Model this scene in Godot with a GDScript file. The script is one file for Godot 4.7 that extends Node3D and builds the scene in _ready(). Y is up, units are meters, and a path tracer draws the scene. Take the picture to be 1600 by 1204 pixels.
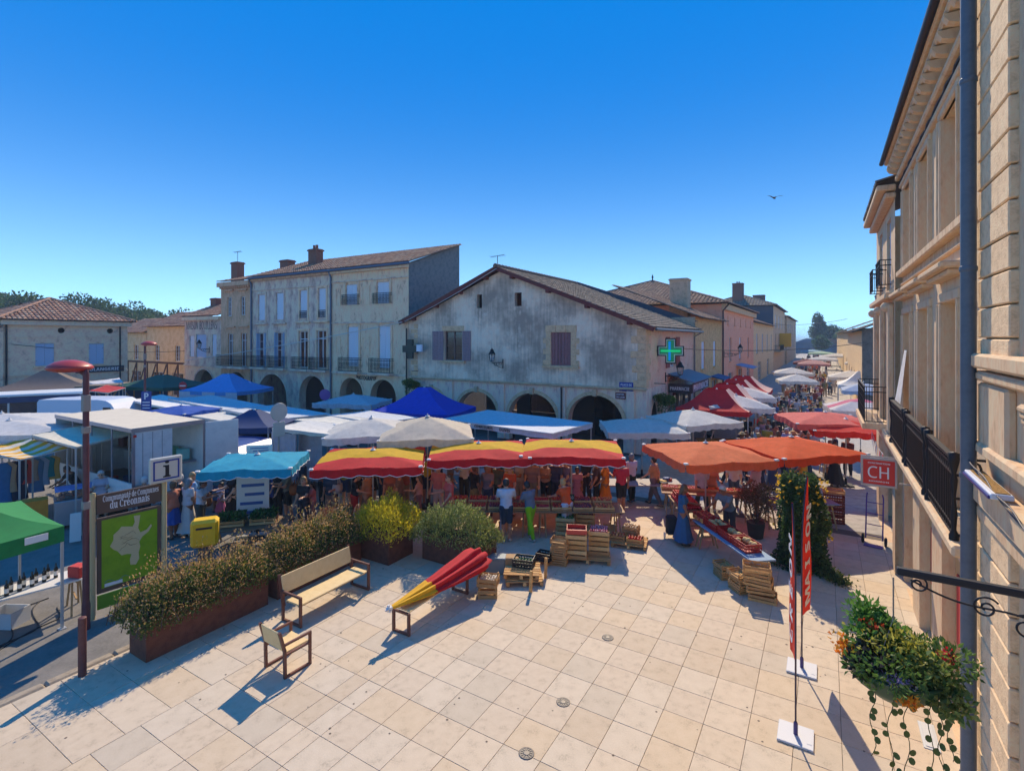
extends Node3D
# Market square on a sunny morning. World: -Z runs down the market street, +X towards the town-hall side, metres.

const PX := 800.0
const PY := 527.0
const FPX := 814.0
const EYE := 5.9
const YAW := 31.0
const UP := Vector3.UP
const DOWN := Vector3.DOWN
const LEFT := Vector3.LEFT
const RIGHT := Vector3.RIGHT
const FORWARD := Vector3.FORWARD
const BACK := Vector3.BACK
const ZERO := Vector3.ZERO
const ONE := Vector3.ONE
var rng := RandomNumberGenerator.new()
var used := {}
var mats := {}
var meshes := {}
var noise := FastNoiseLite.new()
var nth := ["first", "second", "third", "fourth", "fifth", "sixth", "seventh", "eighth"]

class MB:
	var v := PackedVector3Array()
	var n := PackedVector3Array()
	var c := PackedColorArray()
	var t := PackedVector2Array()
	var i := PackedInt32Array()
	var col := Color(1, 1, 1)
	var xf := Transform3D.IDENTITY
	func vert(p: Vector3, nn: Vector3, uv := Vector2.ZERO) -> int:
		v.append(xf * p); n.append((xf.basis * nn).normalized()); c.append(col); t.append(uv)
		return v.size() - 1
	func tri(a: Vector3, b: Vector3, d: Vector3) -> void:
		var nn := (b - a).cross(d - a).normalized()
		var k := vert(a, nn); vert(b, nn); vert(d, nn)
		i.append_array([k, k + 2, k + 1])
	func quad(a: Vector3, b: Vector3, d: Vector3, e: Vector3, ua := Vector2.ZERO, ub := Vector2(1, 0), uc := Vector2(1, 1), ud := Vector2(0, 1)) -> void:
		var nn := (d - a).cross(e - b).normalized()
		var k := vert(a, nn, ua); vert(b, nn, ub); vert(d, nn, uc); vert(e, nn, ud)
		i.append_array([k, k + 2, k + 1, k, k + 3, k + 2])
	func box(ce: Vector3, s: Vector3, b := Basis.IDENTITY) -> void:
		var x := b.x * s.x * 0.5; var y := b.y * s.y * 0.5; var z := b.z * s.z * 0.5
		quad(ce - x - y + z, ce + x - y + z, ce + x + y + z, ce - x + y + z)
		quad(ce + x - y - z, ce - x - y - z, ce - x + y - z, ce + x + y - z)
		quad(ce + x - y + z, ce + x - y - z, ce + x + y - z, ce + x + y + z)
		quad(ce - x - y - z, ce - x - y + z, ce - x + y + z, ce - x + y - z)
		quad(ce - x + y + z, ce + x + y + z, ce + x + y - z, ce - x + y - z)
		quad(ce - x - y - z, ce + x - y - z, ce + x - y + z, ce - x - y + z)
	func bevel(ce: Vector3, s: Vector3, w: float) -> void:
		# box whose edges are cut at 45 degrees
		var h := s * 0.5
		var axes := [Vector3.RIGHT, Vector3.UP, Vector3.BACK]
		for a in 3:
			for sg in [-1.0, 1.0]:
				var nn: Vector3 = axes[a] * sg
				var u: Vector3 = axes[(a + 1) % 3]; var q: Vector3 = axes[(a + 2) % 3]
				var hu: float = h[(a + 1) % 3] - w; var hq: float = h[(a + 2) % 3] - w
				var o: Vector3 = ce + nn * h[a]
				if sg > 0: quad(o - u * hu - q * hq, o + u * hu - q * hq, o + u * hu + q * hq, o - u * hu + q * hq)
				else: quad(o - u * hu + q * hq, o + u * hu + q * hq, o + u * hu - q * hq, o - u * hu - q * hq)
		for a in 3:
			var e: Vector3 = axes[a]; var u: Vector3 = axes[(a + 1) % 3]; var q: Vector3 = axes[(a + 2) % 3]
			var he: float = h[a] - w; var hu: float = h[(a + 1) % 3]; var hq: float = h[(a + 2) % 3]
			for su in [-1.0, 1.0]:
				for sq in [-1.0, 1.0]:
					var p1: Vector3 = ce + u * su * hu + q * sq * (hq - w)
					var p2: Vector3 = ce + u * su * (hu - w) + q * sq * hq
					_edge(p1, p2, e * he, u * su + q * sq)
		for sx in [-1.0, 1.0]:
			for sy in [-1.0, 1.0]:
				for sz in [-1.0, 1.0]:
					var o := ce + Vector3(sx * h.x, sy * h.y, sz * h.z)
					var a1 := o - Vector3(0, sy * w, sz * w); var a2 := o - Vector3(sx * w, 0, sz * w); var a3 := o - Vector3(sx * w, sy * w, 0)
					if sx * sy * sz > 0: tri(a1, a2, a3)
					else: tri(a1, a3, a2)
	func _edge(p1: Vector3, p2: Vector3, e: Vector3, out: Vector3) -> void:
		if (p2 - p1).cross(e).dot(out) > 0: quad(p1 - e, p2 - e, p2 + e, p1 + e)
		else: quad(p1 + e, p2 + e, p2 - e, p1 - e)
	func bar(a: Vector3, b: Vector3, w: float, h: float) -> void:
		var d := (b - a)
		var l := d.length()
		if l < 0.0001: return
		d /= l
		var up := Vector3.UP if absf(d.y) < 0.95 else Vector3.RIGHT
		var x := up.cross(d).normalized()
		box((a + b) * 0.5, Vector3(w, h, l), Basis(x, d.cross(x).normalized(), d))
	func tube(pts: Array, r, sides := 8, caps := true) -> void:
		var m := pts.size()
		var up := Vector3.UP
		var prev := -1
		var ax := Vector3.ZERO
		for k in m:
			var p: Vector3 = pts[k]
			var d: Vector3 = (pts[mini(k + 1, m - 1)] - pts[maxi(k - 1, 0)]).normalized()
			if ax == Vector3.ZERO:
				up = Vector3.UP if absf(d.y) < 0.9 else Vector3.RIGHT
				ax = up.cross(d).normalized()
			else: ax = (ax - d * ax.dot(d)).normalized()
			var ay := d.cross(ax)
			var rr: float = r[k] if r is Array else r
			var first := v.size()
			for s in sides + 1:
				var an := TAU * s / sides
				var o := ax * cos(an) + ay * sin(an)
				vert(p + o * rr, o, Vector2(float(s) / sides, float(k)))
			if prev >= 0:
				for s in sides:
					i.append_array([prev + s, first + s + 1, prev + s + 1, prev + s, first + s, first + s + 1])
			if caps and (k == 0 or k == m - 1):
				var cc := vert(p, -d if k == 0 else d)
				for s in sides:
					if k == 0: i.append_array([cc, first + s, first + s + 1])
					else: i.append_array([cc, first + s + 1, first + s])
			prev = first
	func lathe(ce: Vector3, prof: Array, sides := 16) -> void:
		# prof: Vector2(radius, height) from the bottom up
		var rows := []
		for k in prof.size():
			var a: Vector2 = prof[maxi(k - 1, 0)]; var b: Vector2 = prof[mini(k + 1, prof.size() - 1)]
			var d := (b - a).normalized()
			rows.append(v.size())
			for s in sides + 1:
				var an := TAU * s / sides
				var o := Vector3(cos(an), 0, sin(an))
				vert(ce + o * prof[k].x + Vector3.UP * prof[k].y, o * d.y - Vector3.UP * d.x)
		for k in prof.size() - 1:
			for s in sides:
				var a: int = rows[k] + s; var b: int = rows[k + 1] + s
				i.append_array([a, a + 1, b + 1, a, b + 1, b])
	func poly(pts: PackedVector2Array, o: Vector3, ux: Vector3, uy: Vector3, depth: float) -> void:
		# flat outline (counter-clockwise) pushed back by depth along -(ux x uy)
		var nn := ux.cross(uy).normalized()
		var ids := Geometry2D.triangulate_polygon(pts)
		var base := v.size()
		for p in pts: vert(o + ux * p.x + uy * p.y, nn, p)
		for k in range(0, ids.size(), 3):
			var a := pts[ids[k]]; var b := pts[ids[k + 1]]; var d := pts[ids[k + 2]]
			if (b - a).cross(d - a) > 0: i.append_array([base + ids[k], base + ids[k + 2], base + ids[k + 1]])
			else: i.append_array([base + ids[k], base + ids[k + 1], base + ids[k + 2]])
		if depth <= 0: return
		base = v.size()
		for p in pts: vert(o + ux * p.x + uy * p.y - nn * depth, -nn, p)
		for k in range(0, ids.size(), 3):
			var a := pts[ids[k]]; var b := pts[ids[k + 1]]; var d := pts[ids[k + 2]]
			if (b - a).cross(d - a) > 0: i.append_array([base + ids[k], base + ids[k + 1], base + ids[k + 2]])
			else: i.append_array([base + ids[k], base + ids[k + 2], base + ids[k + 1]])
		for k in pts.size():
			var a := pts[k]; var b := pts[(k + 1) % pts.size()]
			var pa := o + ux * a.x + uy * a.y; var pb := o + ux * b.x + uy * b.y
			quad(pb, pa, pa - nn * depth, pb - nn * depth)
	func sheet(rows: Array, flip := false) -> void:
		# smooth grid of points, rows of equal length
		var h := rows.size(); var w: int = rows[0].size()
		var base := v.size()
		for y in h:
			for x in w:
				var dx: Vector3 = rows[y][mini(x + 1, w - 1)] - rows[y][maxi(x - 1, 0)]
				var dy: Vector3 = rows[mini(y + 1, h - 1)][x] - rows[maxi(y - 1, 0)][x]
				vert(rows[y][x], dx.cross(dy) * (-1.0 if flip else 1.0), Vector2(float(x) / (w - 1), float(y) / (h - 1)))
		for y in h - 1:
			for x in w - 1:
				var a := base + y * w + x
				if flip: i.append_array([a, a + 1, a + w + 1, a, a + w + 1, a + w])
				else: i.append_array([a, a + w + 1, a + 1, a, a + w, a + w + 1])
	func mesh() -> ArrayMesh:
		var m := ArrayMesh.new()
		if v.is_empty(): return m
		var a := []
		a.resize(Mesh.ARRAY_MAX)
		a[Mesh.ARRAY_VERTEX] = v; a[Mesh.ARRAY_NORMAL] = n; a[Mesh.ARRAY_COLOR] = c; a[Mesh.ARRAY_TEX_UV] = t; a[Mesh.ARRAY_INDEX] = i
		m.add_surface_from_arrays(Mesh.PRIMITIVE_TRIANGLES, a)
		return m

# ---------- naming and adding ----------
func numbered(called: String) -> String:
	var k: int = used.get(called, 0)
	used[called] = k + 1
	return called if k == 0 else "%s_%03d" % [called, k]

func meta(o: Node, label: String, category: String, group := "", kind := "") -> void:
	if label: o.set_meta("label", label)
	if category: o.set_meta("category", category)
	if group: o.set_meta("group", group)
	if kind: o.set_meta("kind", kind)

func thing(called: String, label: String, category: String, at := Vector3.ZERO, turn := 0.0, group := "") -> Node3D:
	var o := Node3D.new()
	o.name = numbered(called)
	add_child(o)
	o.position = at; o.rotation.y = turn
	meta(o, label, category, group)
	return o

func put(parent: Node, called: String, what, m: Material, at := Vector3.ZERO, basis := Basis.IDENTITY) -> MeshInstance3D:
	var o := MeshInstance3D.new()
	o.mesh = what.mesh() if what is MB else what
	o.material_override = m
	o.name = called
	parent.add_child(o, true)
	o.transform = Transform3D(basis, at)
	return o

func wput(th: Node3D, called: String, what, m: Material, parent: Node = null) -> MeshInstance3D:
	# geometry given in world coordinates, hung under a thing that stands unturned
	var o := put(parent if parent else th, called, what, m)
	if parent == null or parent == th: o.position = -th.position
	return o

func solo(called: String, what, m: Material, label: String, category: String, at := Vector3.ZERO, basis := Basis.IDENTITY, group := "", kind := "") -> MeshInstance3D:
	var o := put(self, numbered(called), what, m, at, basis)
	meta(o, label, category, group, kind)
	return o

func ground(called: String, what, m: Material) -> MeshInstance3D:
	var o := put(self, numbered(called), what, m)
	o.set_meta("kind", "structure")
	return o

func copy_of(o: Node3D, at: Vector3, turn: float, label := "", group := "") -> Node3D:
	var nm := String(o.name)
	if nm.length() > 4 and nm.substr(nm.length() - 3).is_valid_int() and nm[nm.length() - 4] == "_": nm = nm.substr(0, nm.length() - 4)
	var d: Node3D = o.duplicate()
	d.name = numbered(nm)
	add_child(d)
	d.position = at; d.rotation.y = turn
	if label: d.set_meta("label", label)
	if group: d.set_meta("group", group)
	return d

# ---------- places: a spot seen in the survey photograph, on a surface of known height ----------
func ray(px: float, py: float) -> Vector3:
	var u := (px - PX) / FPX
	var s := sin(deg_to_rad(YAW)); var c := cos(deg_to_rad(YAW))
	return Vector3(u * c - s, -(py - PY) / FPX, -u * s - c)
func at(px: float, py: float, h := 0.0) -> Vector3:
	var r := ray(px, py)
	return Vector3(0, EYE, 0) + r * ((h - EYE) / r.y)
func on_z(px: float, py: float, z: float) -> Vector3:
	var r := ray(px, py)
	return Vector3(0, EYE, 0) + r * (z / r.z)
func on_x(px: float, py: float, x: float) -> Vector3:
	var r := ray(px, py)
	return Vector3(0, EYE, 0) + r * (x / r.x)
func floor_y(x: float, z: float) -> float:
	if x > -11.3 and z > -19.0: return 0.0
	if x > -7.6: return -0.006
	return -0.1
func stand(px: float, py: float) -> Vector3:
	var p := at(px, py, 0.0)
	if floor_y(p.x, p.z) < -0.05: p = at(px, py, -0.1)
	return p

# ---------- materials ----------
func rgb(r: float, g: float, b: float) -> Color: return Color(r / 255.0, g / 255.0, b / 255.0)

func plain(key: String, c: Color, rough := 0.75, metal := 0.0) -> StandardMaterial3D:
	if mats.has(key): return mats[key]
	var m := StandardMaterial3D.new()
	m.albedo_color = c; m.roughness = rough; m.metallic = metal
	mats[key] = m
	return m

func fbm_bytes(size: int, seed_: int, freq: float, oct := 4, kind := FastNoiseLite.TYPE_SIMPLEX_SMOOTH) -> PackedByteArray:
	var f := FastNoiseLite.new()
	f.seed = seed_; f.noise_type = kind; f.frequency = freq; f.fractal_octaves = oct
	if kind == FastNoiseLite.TYPE_CELLULAR: f.fractal_type = FastNoiseLite.FRACTAL_NONE
	return f.get_seamless_image(size, size, false, false, 0.2, true).get_data()

func grain(key: String, cols: Array, scale: float, seed_: int, rough := 0.85, bump := 0.4, fine := 0.06, coarse := 0.008, size := 256) -> StandardMaterial3D:
	# mottled matter: a coarse and a fine pattern mixed, run through a colour scale; laid in world space
	if mats.has(key): return mats[key]
	var a := fbm_bytes(size, seed_, coarse * 256.0 / size * 2.0, 4)
	var b := fbm_bytes(size, seed_ + 9, fine, 3)
	var img := Image.create(size, size, false, Image.FORMAT_RGB8)
	var hg := Image.create(size, size, false, Image.FORMAT_L8)
	var ramp := []
	for k in 64:
		var x := k / 63.0 * (cols.size() - 1)
		var lo := mini(int(x), cols.size() - 2)
		ramp.append((cols[lo] as Color).lerp(cols[lo + 1], x - lo).lerp(cols[1], 0.3))
	var k := 0
	for y in size:
		for x in size:
			var w: float = a[k] * 0.62 + b[k] * 0.38
			img.set_pixel(x, y, ramp[clampi(int((0.5 + (w / 255.0 - 0.5) * 1.2) * 63.0), 0, 63)])
			var hh: float = b[k] * 0.75 + a[k] * 0.25
			hg.set_pixel(x, y, Color(hh / 255.0, 0, 0))
			k += 1
	var m := StandardMaterial3D.new()
	m.albedo_texture = ImageTexture.create_from_image(img)
	m.roughness = rough
	m.uv1_triplanar = true; m.uv1_world_triplanar = true
	m.uv1_scale = Vector3.ONE / scale
	if bump > 0:
		m.heightmap_enabled = true
		var hk := "height%.3f" % fine
		if not meshes.has(hk): meshes[hk] = ImageTexture.create_from_image(hg)
		m.heightmap_texture = meshes[hk]
		m.heightmap_scale = bump
	mats[key] = m
	return m

func tinted(key: String, base: StandardMaterial3D, c: Color) -> StandardMaterial3D:
	if mats.has(key): return mats[key]
	var m: StandardMaterial3D = base.duplicate()
	m.albedo_color = c
	mats[key] = m
	return m

func cloth(c: Color, through := 0.35, rough := 0.85) -> StandardMaterial3D:
	var key := "cloth%s%.2f" % [c.to_html(), through]
	if mats.has(key): return mats[key]
	var m := StandardMaterial3D.new()
	m.albedo_color = c; m.roughness = rough
	var weave := grain("weave", [rgb(206, 204, 200), rgb(240, 239, 236), rgb(255, 255, 255)], 1.4, 15, 0.9, 0.12, 0.2, 0.012)
	m.albedo_texture = weave.albedo_texture
	m.uv1_triplanar = true; m.uv1_scale = Vector3.ONE * 0.7
	if through > 0:
		m.backlight_enabled = true
		m.backlight = Color(c.r * through, c.g * through, c.b * through)
	mats[key] = m
	return m

func vcol(key: String, rough := 0.85, through := 0.0) -> StandardMaterial3D:
	if mats.has(key): return mats[key]
	var m := StandardMaterial3D.new()
	m.vertex_color_use_as_albedo = true; m.roughness = rough
	if through > 0:
		m.backlight_enabled = true; m.backlight = Color(through, through, through)
	mats[key] = m
	return m

func glass(key := "glass", c := Color(0.35, 0.42, 0.45, 0.32)) -> StandardMaterial3D:
	if mats.has(key): return mats[key]
	var m := StandardMaterial3D.new()
	m.albedo_color = c; m.roughness = 0.04; m.transparency = BaseMaterial3D.TRANSPARENCY_ALPHA
	m.metallic_specular = 0.6
	mats[key] = m
	return m

func letters(parent: Node, called: String, text: String, height: float, m: Material, pos: Vector3, basis := Basis.IDENTITY, serif := false, bold := true, depth := 0.01, wide := 0.0) -> MeshInstance3D:
	var f := SystemFont.new()
	f.font_names = PackedStringArray(["Droid Serif" if serif else "Droid Sans"])
	f.font_weight = 700 if bold else 400
	var tm := TextMesh.new()
	tm.text = text; tm.font = f; tm.font_size = 32
	tm.pixel_size = height / 23.5; tm.depth = depth
	var b := basis
	if wide > 0:
		var w := tm.get_aabb().size.x
		if w > 0.01: b = Basis(basis.x * (wide / w), basis.y, basis.z)
	return put(parent, called, tm, m, pos, b)

func _ready() -> void:
	rng.seed = 77
	noise.seed = 5; noise.frequency = 1.0
	# camera
	var cam := Camera3D.new()
	cam.name = "camera"
	cam.projection = Camera3D.PROJECTION_FRUSTUM
	cam.near = 0.1; cam.far = 1500.0
	cam.size = 0.1 * 1204.0 / FPX
	cam.frustum_offset = Vector2(0, -0.1 * (602.0 - PY) / FPX)
	cam.position = Vector3(0, EYE, 0)
	cam.rotation_degrees = Vector3(0, YAW, 0)
	add_child(cam)
	cam.current = true
	# sky
	var env := Environment.new()
	var skm := ProceduralSkyMaterial.new()
	skm.sky_top_color = Color(0.0, 0.295, 0.52)
	skm.sky_horizon_color = Color(0.52, 0.69, 0.80)
	skm.sky_curve = 0.085
	skm.ground_bottom_color = Color(0.42, 0.40, 0.38)
	skm.ground_horizon_color = Color(0.60, 0.66, 0.70)
	skm.sun_angle_max = 1.0
	skm.sky_energy_multiplier = 1.5
	var sk := Sky.new()
	sk.sky_material = skm
	env.background_mode = Environment.BG_SKY
	env.sky = sk
	env.tonemap_mode = Environment.TONE_MAPPER_LINEAR
	env.tonemap_exposure = 1.42
	env.sdfgi_enabled = true; env.ssao_enabled = true; env.ssil_enabled = true
	env.fog_enabled = true
	env.fog_density = 0.0008
	env.fog_light_color = Color(0.72, 0.82, 0.92)
	var we := WorldEnvironment.new()
	we.name = "world_environment"
	we.environment = env
	add_child(we)
	# sun: ahead of the camera, a little left of the street, about 40 degrees up
	var sun := DirectionalLight3D.new()
	sun.name = "sun"
	var az := deg_to_rad(20.0); var el := deg_to_rad(40.5)
	var to_sun := Vector3(-sin(az) * cos(el), sin(el), -cos(az) * cos(el))
	add_child(sun)
	sun.look_at_from_position(to_sun * 100.0, Vector3.ZERO, Vector3.UP)
	sun.light_energy = 1.2
	sun.light_color = Color(1.0, 0.92, 0.80)
	sun.light_angular_distance = 0.5
	sun.shadow_enabled = true

	build_ground()
	build_pharmacy()
	build_arcade_row()
	build_far_left()
	build_street()
	build_town_hall()
	build_backdrop()
	build_market_square()
	build_parasols()
	build_street_market()
	build_furniture()
	build_stalls()
	build_plants()
	build_people()
	build_details()

# ---------- ground ----------
func build_ground() -> void:
	var asphalt := grain("asphalt", [rgb(98, 95, 90), rgb(122, 118, 112), rgb(140, 135, 127)], 2.6, 3, 0.9, 0.5, 0.12)
	var b := N()
	b.quad(V(-500, -0.1, 60), V(500, -0.1, 60), V(500, -0.1, -900), V(-500, -0.1, -900))
	ground("road", b, asphalt)
	var pale := grain("street_surface", [rgb(132, 126, 118), rgb(168, 161, 150), rgb(190, 184, 172)], 1.3, 14, 0.85, 0.8, 0.2)
	b = N()
	b.box(V(-2.7, -0.106, -119.0), V(10.2, 0.2, 200.0))
	ground("street_pavement", b, pale)
	# joint bed under the slabs
	var bed := plain("joint_bed", rgb(112, 100, 86), 0.95)
	b = N()
	b.box(V(-4.1, -0.1145, -6.0), V(14.4, 0.2, 26.0))
	var square := ground("paved_square", b, bed)
	# slabs
	var tones := [[206, 186, 157], [204, 185, 158], [209, 190, 162], [199, 179, 150], [206, 184, 152], [197, 181, 156], [207, 190, 164]]
	var sm := []
	for k in tones.size():
		var t: Array = tones[k]
		var base := rgb(t[0], t[1], t[2])
		sm.append(grain("slab%d" % k, [base.darkened(0.22), base.darkened(0.03), base.lightened(0.03), base.lightened(0.09)], 1.1 + 0.17 * k, 31 + k, 0.8, 0.12, 0.22, 0.012))
	var xs := [-11.28, -10.2, -8.93, -8.32, -7.67, -7.06, -6.74, -6.41]
	while xs[-1] < 2.4: xs.append(xs[-1] + 0.602)
	var zs := []
	var z := 1.2
	while z > -18.9:
		zs.append(z)
		z -= 0.635
	var list := []
	for a in xs.size() - 1:
		for c in zs.size() - 1:
			var x0: float = xs[a]; var x1: float = xs[a + 1]
			var z0: float = zs[c]; var z1: float = zs[c + 1]
			var off := 0.0
			if a < 2: off = 0.2
			var ce := V((x0 + x1) * 0.5, 0, (z0 + z1) * 0.5 + off)
			var fwd := -ce.x * sin(rad(YAW)) - ce.z * cos(rad(YAW))
			var lat := ce.x * cos(rad(YAW)) - ce.z * sin(rad(YAW))
			var seen := fwd > 6.0 and absf(lat) < fwd * 1.02
			list.append([(fwd if seen else 100.0 + fwd), ce, P(x1 - x0, z0 - z1)])
	list.sort_custom(func(p, q): return p[0] < q[0])
	var rest := []
	for k in 7: rest.append(N())
	for k in list.size():
		var s: Vector2 = list[k][2]
		var ce: Vector3 = list[k][1] + V(0, -0.02 + rng.randf_range(-0.0012, 0.0012), 0)
		var mi := rng.randi_range(0, 6)
		if k < 300:
			var key := "slab%.2f" % s.x
			if not meshes.has(key):
				var q := N()
				q.bevel(ZERO, V(s.x - 0.006, 0.04, s.y - 0.006), 0.003)
				meshes[key] = q.mesh()
			put(square, "slab", meshes[key], sm[mi], ce, Basis(UP, rng.randf_range(-0.002, 0.002)))
		else:
			(rest[mi] as MB).box(ce, V(s.x - 0.006, 0.04, s.y - 0.006))
	for k in 7:
		var o := put(square, "far_slabs", rest[k], sm[k])
		o.set_meta("kind", "stuff")
	# dropped specks and gum on the slabs
	b = N()
	for k in 170:
		var sp := V(rng.randf_range(-10.8, 1.0), 0.0022, rng.randf_range(-13.0, -2.5))
		var sr := rng.randf_range(0.006, 0.022)
		b.lathe(sp, [P(sr, 0.0), P(sr * 0.8, 0.0012), P(0.0, 0.0014)], 7)
	put(square, "gum_spots", b, plain("gum", rgb(104, 92, 80), 0.9)).set_meta("kind", "stuff")
	# kerb along the parking side: single stones
	var ks := grain("kerb_stone", [rgb(120, 108, 92), rgb(160, 146, 126), rgb(178, 166, 146)], 0.9, 71, 0.85, 0.3)
	var kerb := N()
	kerb.bevel(ZERO, V(0.20, 0.22, 0.985), 0.035)
	var km := kerb.mesh()
	var run := thing("kerb", "pale stone kerb between the cream paving and the car park asphalt", "kerb", V(-11.39, 0, 0))
	run.set_meta("kind", "structure")
	for k in 21: put(run, "kerb_stone", km, ks, V(0, -0.095 + rng.randf_range(-0.002, 0.002), 1.0 - k))
	var kerb2 := thing("kerb", "pale stone kerb at the far edge of the paving behind the stalls", "kerb", V(0, 0, -19.1))
	kerb2.set_meta("kind", "structure")
	for k in 4: put(kerb2, "kerb_stone", km, ks, V(-10.9 + k, -0.095, 0), Basis(UP, PI / 2))
	# round drain covers let into the slabs
	var iron := grain("cast_iron", [rgb(70, 62, 56), rgb(104, 96, 88), rgb(130, 122, 112)], 0.2, 81, 0.55, 0.3)
	var places := [[-3.66, -9.75, "round metal floor light cover farthest up the paving, nearest the crates"], [-3.63, -7.65, "round metal floor light cover, middle of the three in the paving"], [-3.63, -6.44, "round metal floor light cover nearest the bottom edge of the paving"]]
	for p in places:
		var d := thing("floor_cover", p[2], "drain cover", V(p[0], 0.001, p[1]), 0.0, "round covers in the paving")
		var q := N()
		q.lathe(ZERO, [P(0.112, 0.0), P(0.112, 0.006), P(0.104, 0.009), P(0.09, 0.009), P(0.088, 0.005), P(0.0, 0.005)], 28)
		put(d, "plate", q, iron)
		q = N()
		for k in 12:
			var an := TAU * k / 12.0
			q.box(V(cos(an) * 0.068, 0.0075, sin(an) * 0.068), V(0.03, 0.006, 0.012), Basis(UP, -an))
		q.lathe(ZERO, [P(0.045, 0.004), P(0.045, 0.011), P(0.03, 0.012), P(0.0, 0.012)], 16)
		put(d, "rib", q, plain("steel_worn", rgb(120, 114, 106), 0.6, 0.3))
	# gully plate beside the town hall
	for gp in [[1452, 1150, "pale grey inspection hatch under the hanging plants by the wall"], [1408, 1002, "small pale inspection hatch beyond the hanging basket"]]:
		var p := at(gp[0], gp[1])
		var q := N()
		q.bevel(V(0, 0.003, 0), V(0.2, 0.014, 0.62), 0.004)
		q.bevel(V(0, 0.013, 0), V(0.14, 0.01, 0.54), 0.003)
		solo("inspection_hatch", q, plain("zinc_plate", rgb(190, 192, 192), 0.5, 0.2), gp[2], "hatch", p)

# ---------- building pieces ----------
func wall_holes(b: MB, o: Vector3, ux: Vector3, w: float, h: float, holes: Array, depth := 0.25, uvs := Vector2.ZERO) -> void:
	# upright wall, lower left corner o, running along ux, openings [u0, v0, u1, v1] with reveals
	var us := [0.0, w]; var vs := [0.0, h]
	for q in holes:
		for x in [q[0], q[2]]:
			if not us.has(x): us.append(x)
		for y in [q[1], q[3]]:
			if not vs.has(y): vs.append(y)
	us.sort(); vs.sort()
	var nn := ux.cross(UP)
	for y in vs.size() - 1:
		var run := -1.0
		for x in us.size():
			var solid := x < us.size() - 1
			if solid:
				var cx: float = (us[x] + us[x + 1]) * 0.5; var cy: float = (vs[y] + vs[y + 1]) * 0.5
				for q in holes:
					if cx > q[0] and cx < q[2] and cy > q[1] and cy < q[3]: solid = false
			if solid and run < 0: run = us[x]
			if not solid and run >= 0:
				var e: float = us[x]
				b.quad(o + ux * run + UP * vs[y], o + ux * e + UP * vs[y], o + ux * e + UP * vs[y + 1], o + ux * run + UP * vs[y + 1], P(run, h - vs[y]) * uvs, P(e, h - vs[y]) * uvs, P(e, h - vs[y + 1]) * uvs, P(run, h - vs[y + 1]) * uvs)
				run = -1.0
	for q in holes:
		var a = o + ux * q[0] + UP * q[1]; var c = o + ux * q[2] + UP * q[1]
		var d = o + ux * q[2] + UP * q[3]; var e = o + ux * q[0] + UP * q[3]
		var k := nn * -depth
		var uv: Vector2 = P(q[0], h - q[1]) * uvs
		b.quad(a, a + k, e + k, e, uv, uv, uv, uv)
		b.quad(c + k, c, d, d + k, uv, uv, uv, uv)
		b.quad(a + k, a, c, c + k, uv, uv, uv, uv)
		b.quad(e, e + k, d + k, d, uv, uv, uv, uv)

func arch_outline(w: float, h: float, arches: Array) -> PackedVector2Array:
	# wall outline with arched openings that stand on the ground: [centre, half width, spring height]
	var p := PackedVector2Array()
	p.append(P(0, 0))
	for a in arches:
		p.append(P(a[0] - a[1], 0))
		for k in 17:
			var an := PI - PI * k / 16.0
			p.append(P(a[0] + cos(an) * a[1], a[2] + sin(an) * a[1] * (a[3] if a.size() > 3 else 1.0)))
		p.append(P(a[0] + a[1], 0))
	p.append(P(w, 0)); p.append(P(w, h)); p.append(P(0, h))
	return p

func arch_ring(b: MB, o: Vector3, ux: Vector3, a: Array, wide: float, proud: float) -> void:
	var nn := ux.cross(UP)
	var f: float = a[3] if a.size() > 3 else 1.0
	var pts := []
	pts.append([P(a[0] - a[1], 0.9), P(a[0] - a[1] - wide, 0.9)])
	for k in 17:
		var an := PI - PI * k / 16.0
		pts.append([P(a[0] + cos(an) * a[1], a[2] + sin(an) * a[1] * f), P(a[0] + cos(an) * (a[1] + wide), a[2] + sin(an) * (a[1] * f + wide))])
	pts.append([P(a[0] + a[1], 0.9), P(a[0] + a[1] + wide, 0.9)])
	for k in pts.size() - 1:
		var p0: Vector3 = o + ux * pts[k][0].x + UP * pts[k][0].y; var p1: Vector3 = o + ux * pts[k + 1][0].x + UP * pts[k + 1][0].y
		var q0: Vector3 = o + ux * pts[k][1].x + UP * pts[k][1].y; var q1: Vector3 = o + ux * pts[k + 1][1].x + UP * pts[k + 1][1].y
		var e := nn * proud
		b.quad(p0 + e, p1 + e, q1 + e, q0 + e)
		b.quad(q0 + e, q1 + e, q1, q0)
		b.quad(p1 + e, p0 + e, p0 - nn * 0.02, p1 - nn * 0.02)

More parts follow.
